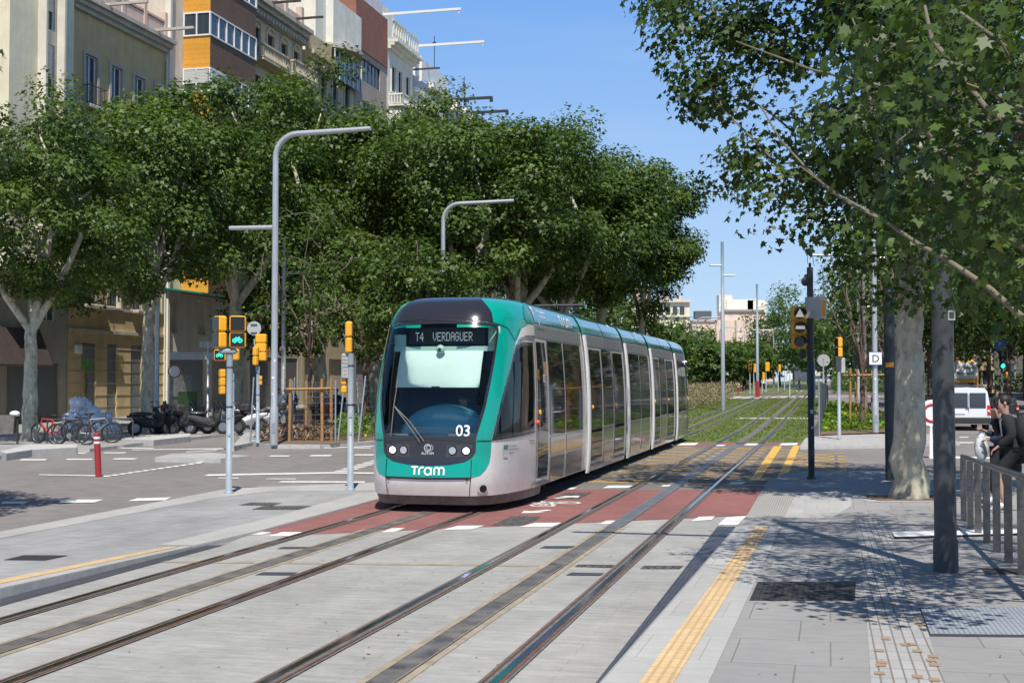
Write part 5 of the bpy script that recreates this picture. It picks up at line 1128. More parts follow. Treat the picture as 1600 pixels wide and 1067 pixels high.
mb = MB(); v = rel(1275, 481, q); mb.box(v+Vector((0, .02, 0)), (.36, .36, .46), 0, rz=rad(-35), ch=.01); c = mb.build('control_box', 'sign_grey', r); mb = MB(); mb.box(v+Vector((.10, -.16, -.02)), (.16, .02, .34), 0, rz=rad(22)); mb.build('warning_plate', 'yellow_old', c)
mb = MB(); mb.ball(rel(1258, 440, q), (.09, .09, .1), 0); mb.box(rel(1261, 433, q), (.12, .1, .12), 0, ch=.02); mb.build('camera', 'galv_dark', r); mb = MB(); mb.tube([(0, 0, rel(0, 418, q).z), (0, 0, rel(0, 411, q).z)], .03, 8); mb.tube([rel(1262, 412, q), rel(1261, 385, q)], .006, 4); mb.tube([rel(1272, 415, q), rel(1268, 390, q)], .006, 4); mb.build('antenna', 'black', r)
mb = MB(); mb.box(rel(1254, 554, q), (.12, .12, .17), 0, ch=.01); mb.build('rear_lamp', 'black', r); mb = MB(); mb.box(rel(1271.5, 593, q)+Vector((0, -.05, 0)), (.03, .04, .78), 0); mb.build('conduit', 'galv', r)
q = G(1311.5, 685, hI); r = post('yellow pedestrian signal on a blue-grey pole at the right corner, left of the stakes', q, rel(0, 572, q).z, .062, group=gs)
v = rel(1311, 558, q); head(r, v, rad(-75), 2, .25, {}, .18, h=.36); mb = MB(); mb.box(rel(1309, 568, q), (.2, .2, .5), 0, ch=.02); mb.build('bracket', 'galv_dark', r); mb = MB(); mb.box(rel(1317, 571, q), (.16, .1, .56), 0, ch=.03); mb.build('text_plate', 'sign_grey', r)
q = G(1402, 678, hI); r = post('pole with a narrow yellow signal, half hidden by the mottled trunk', q, rel(0, 545, q).z, .05, group=gs); head(r, rel(1400, 562, q), rad(90), 2, .22, {}, .18, h=.32)
# right side road signal, signs
q = G(1566, 652); r = post('traffic signal showing green under a round blue sign at the far right', q, rel(0, 548, q).z, .05, 'galv_dark', group=gs); head(r, rel(1565, 576, q)+Vector((0, -.1, 0)), 0, 3, .30, {0: 'green'}, .18, 'black_matte', True, h=.33)
head(r, rel(1572, 592, q)+Vector((0, -.1, 0)), rad(80), 2, .2, {}, .12, 'yellow_old'); mb = MB(); mb.disk(rel(1562, 540, q)+Vector((0, -.08, 0)), .33, .03, 'y', 24); mb.build('round_blue_sign', 'sign_blue', r)
q = G(1455, 716); r = post('round white no-entry style sign with red ring on a white post behind the column', q, rel(0, 665, q).z, .04, 'lamp_white', 'road_sign', 'road sign'); v = rel(1456, 645, q); mb = MB(); mb.disk(v, .37, .025, 'y', 30); mb.build('sign_plate', 'sign_white', r); mb = MB(); mb.ring(v+Vector((0, -.015, 0)), .235, .035, 28, 6, 'y'); mb.build('red_ring', 'sign_red', r)
# round sign on the shaded left
q = Vector(((265-800)/F*64, 64, .1)); r = post('round white sign with red edge beside the shop under the orange bay', q, 2.9, .05, 'frame_white', 'road_sign', 'road sign'); mb = MB(); mb.disk((.25, 0, 2.6), .34, .03, 'y', 24, 0); mb.ring((.25, -.02, 2.6), .31, .03, 24, 6, 'y', 1); mb.build('sign_plate', ['sign_white', 'sign_red'], r)
# direction sign boards under the orange bay
q = Vector(((325-800)/F*58, 58, .1)); r = post('grey street direction board on a pole under the orange bay', q, 3.9, .06, 'lamp_grey', 'direction_sign', 'road sign'); mb = MB(); mb.box((-.6, 0, 3.25), (2.3, .06, .36), 0, ch=.03); mb.box((.1, 0, 3.75), (1.0, .05, .3), 0, ch=.02); mb.build('sign_plate', 'sign_grey', r)
# far signals on the next crossing
gf = 'far traffic signals at the next crossing'
far = [(1103, 614, 572, 580, 'y', 2, 'large far yellow signal seen from behind, right of the tram tail'), (1096, 613, 574, 583, 'y', 1, 'narrow far yellow signal left of the large one'), (1115, 612, 575, 586, 'y', 1, 'slim far yellow signal left of the tall mast'), (1172, 616, 567, 581, 'k', 3, 'far signal with dark face between the bollard and the second mast'), (1178, 616, 572, 582, 'y', 1, 'thin far pole with small plate beside the dark-faced signal'), (1197, 613, 570, 580, 'y', 2, 'far yellow signal right of the second mast'), (1191, 613, 588, 594, 'y', 1, 'far pole carrying a small white plate right of the second mast'), (1216, 611, 575, 581, 'y', 1, 'far pole at the end of the red lane with a small orange light')]
for px, yb, y0, y1, kd, n, lb in far:
    q = G(px, yb); r = post(lb, q, rel(0, y0+2, q).z, .05, 'galv', group=gf); head(r, rel(px+(2 if kd == 'y' else 0), y1, q), rad(180 if kd == 'y' else 0), n, .5 if kd == 'y' and n > 1 else .3, {}, .3, h=.8/n*1.0+.15, face=kd == 'k')
for px, yb, y0, lb in ((1226, 609, 580, 'far white square sign beyond the red lane'), (1234, 607, 585, 'farther white square sign on thin pole'), (1135, 612, 580, 'small white plate beside the tall mast'), (1287, 640, 560, 'round-backed grey sign between the tram signal and the fence')):
    q = G(px, yb); r = post(lb, q, rel(0, y0, q).z, .05, 'galv', 'road_sign', 'road sign')
    mb = MB(); 
    if px == 1287: mb.disk(rel(px, y0+3, q), .42, .03, 'y', 20)
    else: mb.box(rel(px, y0+3, q), (.5, .05, .6), 0)
    mb.build('sign_plate', 'sign_grey' if px == 1287 else 'sign_white', r)
# masts
for px, Y, H, lb, red in ((1129.5, 84, 11.1, 'tall grey mast with two small lamp heads, nearer of the two', 0), (1183.5, 124, 11, 'tall grey mast with red collar at its foot, farther of the two', 1)):
    q = Vector(((px-800)/F*Y, Y, zter(Y))); r = thing('lighting_mast', lb, 'street lamp', q, 0, 'tall masts with small lamp heads'); mb = MB(); mb.tube([(0, 0, 0), (0, 0, H*.62), (0, 0, H*.621), (0, 0, H)], [.14, .13, .11, .10], 12); mb.build('pole', 'galv', r)
    for s, zz_ in ((-1, H*.86), (1, H*.80)): mb = MB(); mb.box((s*.45, 0, zz_), (.8, .25, .10), ch=.03); mb.tube([(0, 0, zz_), (s*.3, 0, zz_)], .04, 6); mb.build('lamp_head', 'lamp_white', r)
    if red: mb = MB(); mb.tube([(0, 0, .0), (0, 0, 1.6)], .2, 12); mb.build('collar', 'bollard_red', r)
# bollards
def bollard(q, label, H=.96, r_=.07, tilt=0):
    o = thing('bollard', label, 'bollard', q, 0, 'red bollards'); mb = MB(); k = Vector((-tilt, 0, 0))
    mb.tube([(0, 0, 0), k*.5+Vector((0, 0, H*.5)), k+Vector((0, 0, H))], r_, 16, 0); mb.ball(k+Vector((0, 0, H)), (r_, r_, .03), 0, 16); mb.build('post', 'bollard_red', o)
    for z in (.80, .91): mb = MB(); mb.tube([k*z+Vector((0, 0, H*z-.025)), k*z+Vector((0, 0, H*z+.025))], r_+.004, 16); mb.build('reflective_band', 'sign_white', o)
bollard(G(154, 745), 'red bollard with two white bands on the left road', tilt=.05); bollard(G(1153.5, 617.5), 'small red bollard on the far path left of the second mast', H=1.1)
# railing in the right foreground
def hrail(): pass
A_, B_ = G(1506, 814, hR), G(1600, 901, hR); d = (B_-A_); d.z = 0; L = d.length; u_ = d/L; r = thing('railing', 'steel pedestrian railing with flat uprights in the right foreground', 'railing', A_)
n_ = 7; st = L/6.1
for i in range(9):
    p_ = u_*(st*i); z_ = hR(A_.y+p_.y)-A_.z; mb = MB(); mb.box(p_+Vector((0, 0, z_+.47)), (.085, .018, .94), 0, rz=math.atan2(u_.y, u_.x)+rad(70)); mb.build('upright', 'steel_flat', r)
mb = MB(); e = u_*(st*8.4); z1 = hR(A_.y+e.y)-A_.z; mb.tube([-u_*.12+Vector((0, 0, .955)), e+Vector((0, 0, z1+.955))], .035, 12); mb.build('handrail', 'steel_flat', r)
# wire mesh fences
def mesh_panel(name, label, a, b, h, cellx=.2, cellz=.2, group=None, lean=0, r_=.007, posts=True):
    a, b = Vector(a), Vector(b); o = thing(name, label, 'fence', a, 0, group); v = b-a; L = v.length; mb = MB(); n = Vector((-v.y, v.x, 0)).normalized()*lean
    f = lambda s, z: v*s+Vector((0, 0, z))+n*(z/h)
    for i in range(int(L/cellx)+1): s = i*cellx/L; mb.tube([f(s, .08), f(s, h)], r_, 3, 0, caps=False)
    for i in range(int(h/cellz)+1): z = min(h, .1+i*cellz); mb.tube([f(0, z), f(1, z)], r_, 3, 0, caps=False)
    mb.build('mesh', 'wire', o)
    if posts:
        for s in (0, 1): mb = MB(); mb.tube([f(s, 0), f(s, h+.08)], .028, 8); mb.build('post', 'galv', o)
    return o
gm = 'wire fence panels around the planting beds'
mesh_panel('wire_fence', 'wire mesh panel leaning beside the tall lamp, left end of the planting', G(391, 691, hI), G(455, 688, hI), 2.1, group=gm, lean=-.15)
mesh_panel('wire_fence', 'wire mesh panel in front of the young staked tree', G(456, 689, hI), G(524, 689, hI), 2.0, group=gm); mesh_panel('wire_fence', 'tilted wire mesh panel right of the stakes, left of the blue-grey pole', G(528, 689, hI), G(560, 690, hI), 2.15, group=gm, lean=.35)
mesh_panel('wire_fence', 'wire mesh panel between the blue-grey pole and the tram', G(562, 683, hI), G(625, 681, hI), 2.1, group=gm, lean=.2)
mesh_panel('wire_fence', 'wire mesh fence running away from the camera right of the rails', G(1280, 681, hI), T(2.9, 78), 2.05, .25, group=gm, r_=.009); mesh_panel('wire_fence', 'wire mesh fence farther along the rails on the right', T(2.9, 79), T(3.0, 112), 2.0, .4, .3, group=gm, r_=.012)
mesh_panel('wire_fence', 'wire mesh fence behind the dark post on the right corner', G(1372, 668, hI), G(1470, 664, hI), 2.1, .22, group=gm, r_=.008)
# stakes round the young trees
def stakes(label, q, w_=1.1, h=2.05, n=4):
    o = thing('tree_stakes', label, 'stakes', q, 0, 'wooden stakes round the young trees')
    c = [(-w_*.62, -.35), (-w_*.18, .4), (w_*.5, -.35), (w_*.72, .35)][:n]
    for x, y in c: mb = MB(); mb.tube([(x*1.05, y, 0), (x, y, h+random.Random(x).random()*.1)], .055, 10); mb.build('stake', 'wood', o)
    for y in (-.42, .42): mb = MB(); mb.tube([(-w_*.8, y, h-.28), (w_*.85, y, h-.25)], .045, 8); mb.build('crossbar', 'wood', o)
    return o
stakes('wooden stakes round the young tree left of the tram', G(483, 689, hI), .95); stakes('wooden stakes round the half bare tree on the right corner', Vector(((1347-800)/F*57, 57, .13)), 1.0, 2.6); stakes('wooden stakes behind the sign with a D', Vector(((1372-800)/F*66, 66, .2)), 1.2, 2.6)
stakes('wooden stakes at the far left of the avenue trees', T(-16, 120, zter(118)), 3, 2.6)
# litter bin, cycle racks
q = G(10, 694, hS); r = thing('litter_bin', 'grey litter bin between two posts at the left edge, white bag on its rim', 'bin', q); mb = MB()
mb.prism([(-.28, .35), (.28, .35), (.32, .95), (-.32, .95)], -.18, .18); mb.build('bucket', 'rail_bed', r)
for x in (-.36, .36): mb = MB(); mb.box((x, 0, .5), (.05, .06, 1.0)); mb.build('post', 'iron', r)
for i in range(3):
    q = G(95+i*42, 692-i*1.2, hS); mb = MB(); mb.tube([(-.55, 0, 0), (-.55, 0, .7), (-.5, 0, .78), (.5, 0, .78), (.55, 0, .7), (.55, 0, 0)], .028, 8); o = mb.build('cycle_rack', 'galv_dark', None, q+Vector((0, .25, 0))); tag(o, ['steel cycle rack behind the red bicycle', 'steel cycle rack behind the middle bicycle', 'steel cycle rack, right end, beyond the last bicycle'][i], 'cycle rack', 'cycle racks on the left sidewalk')
# heap of white rubbish bags
rg = random.Random(9)
for i in range(34):
    row = 0 if i < 14 else (1 if i < 25 else (2 if i < 31 else 3)); k = [i, i-14, i-25, i-31][row]; x = (98+6.2*k+row*5+(8 if row > 1 else 0)-800)/F*51; z = .22+row*.33+rg.random()*.12
    mb = MB(); nu, nv = 14, 10; P = []
    ph = rg.random()*9
    for a in range(nv+1):
        th = math.pi*a/nv; P.append([Vector((math.sin(th)*math.cos(2*math.pi*b/nu)*.25*(1+.2*math.sin(3*2*math.pi*b/nu+ph+a)+rg.gauss(0, .07)*(0 < b < nu)), math.sin(th)*math.sin(2*math.pi*b/nu)*.25, (math.cos(th)*.24+.05*math.sin(5*b+ph*2+a*1.7)*math.sin(th)+(.07 if a == 0 else 0)))) for b in range(nu+1)])
    mb.grid(P); o = mb.build('rubbish_bag', 'bag_white', None, (x+rg.gauss(0, .03), 50.7+rg.random()*.7, z+.05), fix=False)
    tag(o, 'crumpled white bag in the heap behind the parked bicycles', 'bag', 'white bags heaped behind the bicycles')
mb = MB(); mb.ball((0, 0, .10), (.18, .16, .10), 0, 7); o = mb.build('rubbish_bag', 'bag_white', None, G(18, 694, hS)+Vector((.1, 0, .9))); tag(o, 'small white bag on the rim of the litter bin', 'bag')
# ---------------- bicycles, motorbikes, vehicles ----------------
pm('bike_red', (.45, .03, .03), .35, coat=.4); pm('bike_dark', (.02, .02, .025), .4, coat=.3); pm('bike_grey', (.25, .27, .29), .35, metal=.5); pm('spoke', (.35, .36, .38), .3, metal=.8); pm('bike_cover', (.035, .035, .037), .75, n=(5, .4), bump=.6, bscale=8); pm('scooter_white', (.72, .73, .75), .25, coat=.5)
def bicycle(label, q, rz, frame_mat, wheel_mat='rubber', lean=0):
    o = thing('bicycle', label, 'bicycle', q, rz, 'bicycles parked on the left sidewalk'); o.rotation_euler = (lean, 0, rz)
    for x in (-.52, .52):
        mb = MB(); mb.ring((x, 0, .34), .325, .032, 28, 6, 'y'); w_ = mb.build('wheel', wheel_mat, o); mb = MB()
        for k in range(14): a = 2*math.pi*k/14; mb.tube([(x, 0, .34), (x+.31*math.cos(a), 0, .34+.31*math.sin(a))], .003, 3, 0, caps=False)
        mb.ring((x, 0, .34), .305, .012, 24, 5, 'y'); mb.build('rim', 'spoke', w_)
    mb = MB(); T_ = lambda a, b, r=.02: mb.tube([a, b], r*1.3, 8)
    bb = (-.08, 0, .30); st = (-.20, 0, .78); hd = (.32, 0, .82); hb = (.37, 0, .66)
    T_(bb, st); T_(st, hd, .02); T_(bb, hb, .022); T_((-.52, 0, .34), st, .012); T_((-.52, 0, .34), bb, .013); T_(hd, hb, .022); mb.build('frame', frame_mat, o)
    mb = MB(); mb.tube([hb, (.52, 0, .34)], .016, 8); mb.tube([hd, (.29, 0, .95)], .014, 8); mb.tube([(.36, -.3, 1.0), (.29, -.1, .97), (.29, .1, .97), (.36, .3, 1.0)], .013, 8); mb.build('handlebar', 'bike_dark', o)
    mb = MB(); mb.tube([st, (-.23, 0, .92)], .014, 8); mb.ball((-.24, 0, .94), (.14, .07, .03), 0, 10); mb.build('saddle', 'bike_dark', o)
    mb = MB(); mb.disk((-.08, -.03, .30), .09, .01, 'y', 16); mb.box((-.02, -.06, .2), (.02, .02, .17)); mb.box((.0, -.1, .12), (.09, .08, .02)); mb.build('crank', 'spoke', o); return o
bicycle('red bicycle beside the pale trunk, front wheel red', G(76, 693, hS), rad(150), 'bike_red'); bicycle('black bicycle between the red one and the grey one', G(112, 695, hS), rad(-8), 'bike_dark'); bicycle('grey framed bicycle farthest right at the racks', G(150, 692, hS), rad(8), 'bike_grey'); bicycle('dark bicycle behind the middle of the rack', G(132, 689, hS), rad(172), 'bike_dark')
def motorbike(label, q, rz, col, seatc='bike_cover', box=False):
    o = thing('motorbike', label, 'motorbike', q, rz, 'motorbikes parked along the left sidewalk')
    for x in (-.65, .65): mb = MB(); mb.ring((x, 0, .29), .23, .07, 24, 8, 'y'); w_ = mb.build('wheel', 'rubber', o); mb = MB(); mb.disk((x, 0, .29), .17, .08, 'y', 16); mb.build('rim', 'spoke', w_)
    # body: lofted hull
    sec = [(-.95, .72, .08, .06), (-.75, .68, .15, .12), (-.45, .60, .19, .2), (-.1, .48, .18, .2), (.15, .36, .16, .1), (.35, .42, .18, .14), (.5, .7, .17, .28), (.58, .95, .13, .14)]
    P = [[Vector((x, w_*math.cos(t), z+h_*math.sin(t))) for t in np.linspace(0, 2*math.pi, 13)] for x, z, w_, h_ in sec]; mb = MB(); mb.grid(P); mb.ball((-.05, 0, .47), (.45, .17, .2), 0, 12); mb.ball((.42, 0, .62), (.16, .2, .3), 0, 12); mb.build('body', col, o, fix=False)
    mb = MB(); mb.ball((-.42, 0, .82), (.48, .15, .09), 0, 14); mb.build('seat', 'bike_dark', o); mb = MB(); mb.tube([(.42, 0, .85), (.50, 0, 1.05)], .03, 8); mb.tube([(.38, -.34, 1.1), (.48, -.12, 1.06), (.48, .12, 1.06), (.38, .34, 1.1)], .018, 8); mb.build('handlebar', 'bike_dark', o)
    mb = MB(); mb.tube([(.56, .0, .8), (.65, 0, .29)], .035, 8); mb.build('fork', 'spoke', o); mb = MB(); mb.ball((.62, 0, .92), (.06, .1, .08), 0, 10); mb.build('headlight', 'chrome', o)
    for s in (-1, 1): mb = MB(); mb.tube([(.42, s*.22, 1.08), (.36, s*.3, 1.26)], .008, 5); mb.ball((.36, s*.31, 1.28), (.02, .06, .04), 0, 8); mb.build('mirror', 'bike_dark', o)
    if box: mb = MB(); mb.box((-.95, 0, 1.02), (.42, .42, .34), ch=.08); mb.build('top_box', 'bike_cover', o)
    else: mb = MB(); mb.box((.6, 0, 1.12), (.03, .3, .34), ch=.01, mat=Matrix.Rotation(-.4, 3, 'Y')); mb.build('windshield', 'window_glass', o)
    return o
for i, (px, y_, rz, c, b_, lb) in enumerate(((236, 680, 40, 'bike_cover', 0, 'dark motorbike right behind the second pale trunk'), (256, 679, 140, 'bike_cover', 1, 'dark motorbike with top box beside the second trunk'), (276, 678.5, 35, 'bike_cover', 0, 'black motorbike, third in the row left of the signals'), (298, 678, 20, 'bike_dark', 1, 'black motorbike with top box in the middle of the row'), (322, 678, 8, 'bike_cover', 0, 'black motorbike parked side-on with its front wheel showing'), (352, 676, 160, 'bike_dark', 1, 'black motorbike behind the nearest bicycle signal pole'), (385, 674, 165, 'scooter_white', 0, 'white scooter between the signal poles'), (412, 672, 150, 'scooter_white', 1, 'white scooter with dark top box behind the wire mesh'), (455, 668, 100, 'bike_dark', 0, 'dark motorbike behind the tall lamp post'), (495, 666, 80, 'bike_cover', 1, 'dark motorbike behind the wooden stakes'), (535, 662, 95, 'bike_dark', 0, 'dark motorbike behind the wire fence near the blue-grey pole'))):
    motorbike(lb, G(px, y_, hS), rad(rz), c, box=bool(b_))
pm('van_white', (.75, .76, .78), .25, coat=.6); pm('car_black', (.012, .013, .015), .2, coat=.7); pm('tail_red', (.5, .01, .01), .25, emit=(.8, .02, .01), es=.25); pm('tail_white', (.7, .7, .7), .3); pm('bumper', (.03, .03, .032), .6)
def vehicle(name, label, cat, q, rz, w_, L, H, col, prof, hip, wr=.32, rear_z=(1.0, 1.75), rack=False, lamps=(.75, 1.25), plate=True):
    "seen from behind: local -Y is the tail"
    o = thing(name, label, cat, q, rz); mb = MB(); P = []
    for y, zt in prof:
        hw = w_/2; R = []
        for x, z in ((-.94, .30), (-1, .42), (-1, hip), (-.97, hip+.12), (-.86, zt-.10), (-.78, zt-.01), (0, zt+.03), (.78, zt-.01), (.86, zt-.10), (.97, hip+.12), (1, hip), (1, .42), (.94, .30)):
            zz = min(z, zt+.03) if z > .45 else z; R.append(Vector((x*hw, y, zz)))
        P.append(R)
    mb.grid(P, smooth=False); mb.add(P[0], [tuple(range(13))]); mb.add(P[-1], [tuple(range(13))]); mb.add([P[0][0], P[0][-1], P[-1][-1], P[-1][0]], [(0, 1, 2, 3)]); body = mb.build('body', col, o)
    y0 = prof[0][0]
    mb = MB(); g = .03
    for s in (-1, 1): mb.box((s*w_*.205, y0-.01, (rear_z[0]+rear_z[1])/2), (w_*.37, .03, rear_z[1]-rear_z[0]), 0, ch=.01)
    mb.build('rear_window', 'window_glass', o)
    for s in (-1, 1):
        mb = MB(); mb.box((s*w_*.455, y0-.02, (lamps[0]+lamps[1])/2), (w_*.075, .05, lamps[1]-lamps[0]), 0, ch=.02); t_ = mb.build('tail_lamp', 'tail_red', o); mb = MB(); mb.box((s*w_*.455, y0-.05, lamps[0]+(lamps[1]-lamps[0])*.42), (w_*.06, .02, .09), 0); mb.build('reversing_lamp', 'tail_white', t_)
        mb = MB(); mb.box((s*w_*.488, (prof[0][0]+prof[-1][0])/2-.1, (hip+.16+H-.16)/2), (.035, L*.55, H-hip-.36), 0); mb.build('side_window', 'window_glass', o)
        for yy in (y0+.75, y0+L-.85): mb = MB(); mb.disk((s*(w_/2-.09), yy, wr), wr, .2, 'x', 24); w2 = mb.build('wheel', 'rubber', o); mb = MB(); mb.disk((s*(w_/2+.012), yy, wr), wr*.6, .02, 'x', 16); mb.build('rim', 'spoke', w2)
    mb = MB(); mb.box((0, y0-.06, .48), (w_*.98, .14, .26), 0, ch=.04); mb.build('bumper', 'bumper', o)
    mb = MB(); mb.box((0, y0-.012, (lamps[0]+H)/2-.1), (.012, .012, H-lamps[0]-.4)); mb.box((-.06, y0-.03, 1.02), (.14, .03, .04)); mb.build('door_joint', 'bumper', o)
    if plate: mb = MB(); mb.box((-w_*.22, y0-.02, .82), (.52, .02, .12)); mb.build('number_plate', 'sign_white', o)
    if rack:
        mb = MB()
        for s in (-1, 1): mb.tube([(s*w_*.36, y0+.2, H+.08), (s*w_*.36, y0+2.6, H+.08)], .02, 6)
        for yy in (.35, 1.4, 2.4): mb.tube([(-w_*.4, y0+yy, H+.1), (w_*.4, y0+yy, H+.1)], .02, 6)
        mb.build('roof_rack', 'galv_dark', o)
    return o
q = G(1514, 673); v_ = vehicle('van', 'white van seen from behind with roof rack, right of the dark column', 'van', (q.x, q.y, 0), RZ+rad(4), 1.85, 4.4, 1.9, 'van_white', [(0, 1.84), (.25, 1.9), (2.6, 1.9), (3.2, 1.75), (3.75, 1.12), (4.35, .95)], .98, rack=True, rear_z=(1.02, 1.68), lamps=(.72, 1.15))
q = G(1562, 664); vehicle('car', 'black car just right of the white van, red high brake light', 'car', (q.x, q.y, 0), RZ, 1.8, 4.5, 1.6, 'car_black', [(0, 1.15), (.35, 1.5), (.8, 1.6), (2.2, 1.6), (3.2, 1.05), (4.4, .85)], .9, rear_z=(1.02, 1.42), lamps=(.8, 1.02))
mb = MB()
q = G(1453, 660); vehicle('car', 'dark red-lit car behind the mottled trunk, left of the white van', 'car', (q.x, q.y, 0), RZ, 1.8, 4.5, 1.5, 'car_black', [(0, 1.1), (.4, 1.4), (.9, 1.5), (2.2, 1.5), (3.2, 1.0), (4.4, .8)], .9, rear_z=(1.0, 1.35), lamps=(.8, 1.02))
q = Vector(((1497-800)/F*80, 80, zter(80))); r = thing('bus', 'yellow vehicle with white panel showing above the white van roof', 'bus', q, RZ); mb = MB(); mb.box((0, 4, 1.85), (2.4, 8, 2.9), 0, ch=.12); mb.build('body', 'yellow', r); mb = MB(); mb.box((.4, -.02, 2.65), (1.5, .04, 1.0)); pn = mb.build('advert_panel', 'sign_white', r); mb = MB(); mb.box((0, -.02, 1.5), (2.1, .03, .8)); mb.build('rear_window', 'window_glass', r)
txt('Aeropuerto', .26, 'galv_dark', pn, 'advert_lettering', lambda x, y: (.4+x, -.06, 2.75+y)); txt('Barcelona', .26, 'galv_dark', pn, 'advert_lettering', lambda x, y: (.4+x, -.06, 2.4+y))
for s in (-1, 1):
    for yy in (1.5, 6): mb = MB(); mb.disk((s*1.1, yy, .45), .45, .25, 'x', 20); mb.build('wheel', 'rubber', r)
# ---------------- people ----------------
def skinned(name, chains, mat, parent, sub=1, root_=0):
    "chains: list of vertex dict {id:(pos, r)} and edges"
    V, E = chains; ids = list(V); me = bpy.data.meshes.new(name); me.from_pydata([V[i][0] for i in ids], [(ids.index(a), ids.index(b)) for a, b in E], []); me.materials.append(M[mat])
    o = bpy.data.objects.new(name, me); COL.objects.link(o); m = o.modifiers.new('skin', 'SKIN'); m.use_smooth_shade = True
    sv = me.skin_vertices[0].data
    for k, i in enumerate(ids): r_ = V[i][1]; r_ = r_ if isinstance(r_, tuple) else (r_, r_); sv[k].radius = r_; sv[k].use_root = (k == root_)
    s = o.modifiers.new('sub', 'SUBSURF'); s.levels = s.render_levels = sub
    dg = bpy.context.evaluated_depsgraph_get(); m2 = bpy.data.meshes.new_from_object(o.evaluated_get(dg)); bpy.data.objects.remove(o)
    for p_ in m2.polygons: p_.use_smooth = True
    o = bpy.data.objects.new(name, m2); COL.objects.link(o); o.parent = parent; return o
def person(label, q, rz, J={}, top='cloth_black', legs='cloth_black', hair='hair_black', shorts=False, scale=1.0, fingers=False, sleeves=True, shoes='cloth_white', group=None, face=True, sub=1, headturn=0, legs_on=True, hold=None):
    "local +Y = the way the person faces"
    o = thing('person', label, 'person', q, rz, group); o.scale = (scale,)*3; v = Vector
    P = dict(pel=(0, 0, .94), sp=(0, .01, 1.12), ch=(0, .0, 1.32), nk=(0, .01, 1.47), hd0=(0, .035, 1.56), hd=(0, .025, 1.65), hd1=(0, .01, 1.72), sl=(-.17, 0, 1.42), sr=(.17, 0, 1.42), el=(-.23, -.03, 1.15), er=(.23, -.03, 1.15), wl=(-.24, .08, .93), wr=(.24, .08, .93),
             hl=(-.09, 0, .90), hr=(.09, 0, .90), kl=(-.10, .03, .50), kr=(.10, .03, .50), al=(-.10, -.02, .09), ar=(.10, -.02, .09), tl=(-.12, .15, .035), tr=(.12, .15, .035))
    P.update(J); P = {k: v(x) for k, x in P.items()}
    for s in 'lr': P['f'+s] = P['w'+s]+(P['w'+s]-P['e'+s]).normalized()*.09
    R = dict(pel=(.15, .11), sp=(.13, .1), ch=(.15, .11), nk=(.055, .055), hd0=(.07, .08), hd=(.078, .095), hd1=(.065, .08), sl=.06, sr=.06, el=.042, er=.042, wl=.028, wr=.028, fl=(.03, .018), fr=(.03, .018), hl=.09, hr=.09, kl=.06, kr=.06, al=.042, ar=.042, tl=(.04, .025), tr=(.04, .025))
    V = {k: (P[k], R[k]) for k in R}; E = [('pel', 'sp'), ('sp', 'ch'), ('ch', 'nk'), ('nk', 'hd0'), ('hd0', 'hd'), ('hd', 'hd1'), ('ch', 'sl'), ('ch', 'sr'), ('sl', 'el'), ('el', 'wl'), ('wl', 'fl'), ('sr', 'er'), ('er', 'wr'), ('wr', 'fr'), ('pel', 'hl'), ('pel', 'hr'), ('hl', 'kl'), ('kl', 'al'), ('al', 'tl'), ('hr', 'kr'), ('kr', 'ar'), ('ar', 'tr')]
    ft = v((math.sin(headturn)*-1, math.cos(headturn), 0))
    V['nose'] = (P['hd']+ft*.105+v((0, 0, -.02)), .014); E.append(('hd', 'nose'))
    if fingers:
        for s in 'lr':
            w_ = P['w'+s]; d = (w_-P['e'+s]).normalized(); a = d.cross(v((0, 0, 1))); a = a.normalized() if a.length > .1 else v((1, 0, 0)); c = a.cross(d)
            V['f'+s] = (w_+d*.07, (.036, .014))
            for k, (off, ln) in enumerate(((-.03, .07), (-.01, .085), (.011, .08), (.03, .062))):
                b0 = w_+d*.10+a*off; b1 = b0+d*ln*.5-c*.012; b2 = b1+d*ln*.3-c*.03
                for j, b_ in enumerate((b0, b1, b2)): V[f'f{s}{k}{j}'] = (b_, .0095-.001*j)
                E += [('f'+s, f'f{s}{k}0'), (f'f{s}{k}0', f'f{s}{k}1'), (f'f{s}{k}1', f'f{s}{k}2')]
            sg = -1 if s == 'r' else 1; t0 = w_+d*.03-a*.035*sg; V[f't{s}0'] = (t0, .012); V[f't{s}1'] = (t0+d*.04-a*.02*sg-c*.012, .010); E += [('w'+s, f't{s}0'), (f't{s}0', f't{s}1')]
    for k in ('pel', 'sp', 'ch'): V[k] = (V[k][0], tuple(x*.72 for x in R[k]))
    for k in ('sl', 'sr', 'hl', 'hr'): V[k] = (V[k][0], R[k]*.75)
    skinned('body', (V, E), 'skin', o, sub)
    def gar(nm, keys, edges, add, mat, extra={}):
        V2 = {k: (P[k], (tuple(x+add for x in R[k]) if isinstance(R[k], tuple) else R[k]+add)) for k in keys}; V2.update(extra); skinned(nm, (V2, edges), mat, o, sub)
    arm = [('ch', 'sl'), ('ch', 'sr'), ('sl', 'el'), ('sr', 'er')]; keys = ['sp', 'ch', 'sl', 'sr', 'el', 'er']; exn = {'nk0': (P['nk']-v((0, 0, .035)), .062), 'hem': (P['pel']+v((0, 0, -.07)), (.205, .165))}
    if sleeves: keys += ['wl', 'wr']; arm += [('el', 'wl'), ('er', 'wr')]
    else:
        for s in 'lr': exn['m'+s] = (P['s'+s].lerp(P['e'+s], .6), .058)
        keys = ['sp', 'ch', 'sl', 'sr']; arm = [('ch', 'sl'), ('ch', 'sr'), ('sl', 'ml'), ('sr', 'mr')]
    gar('jacket' if sleeves else 'shirt', keys, [('sp', 'ch'), ('ch', 'nk0'), ('sp', 'hem')]+arm, .034, top, exn)
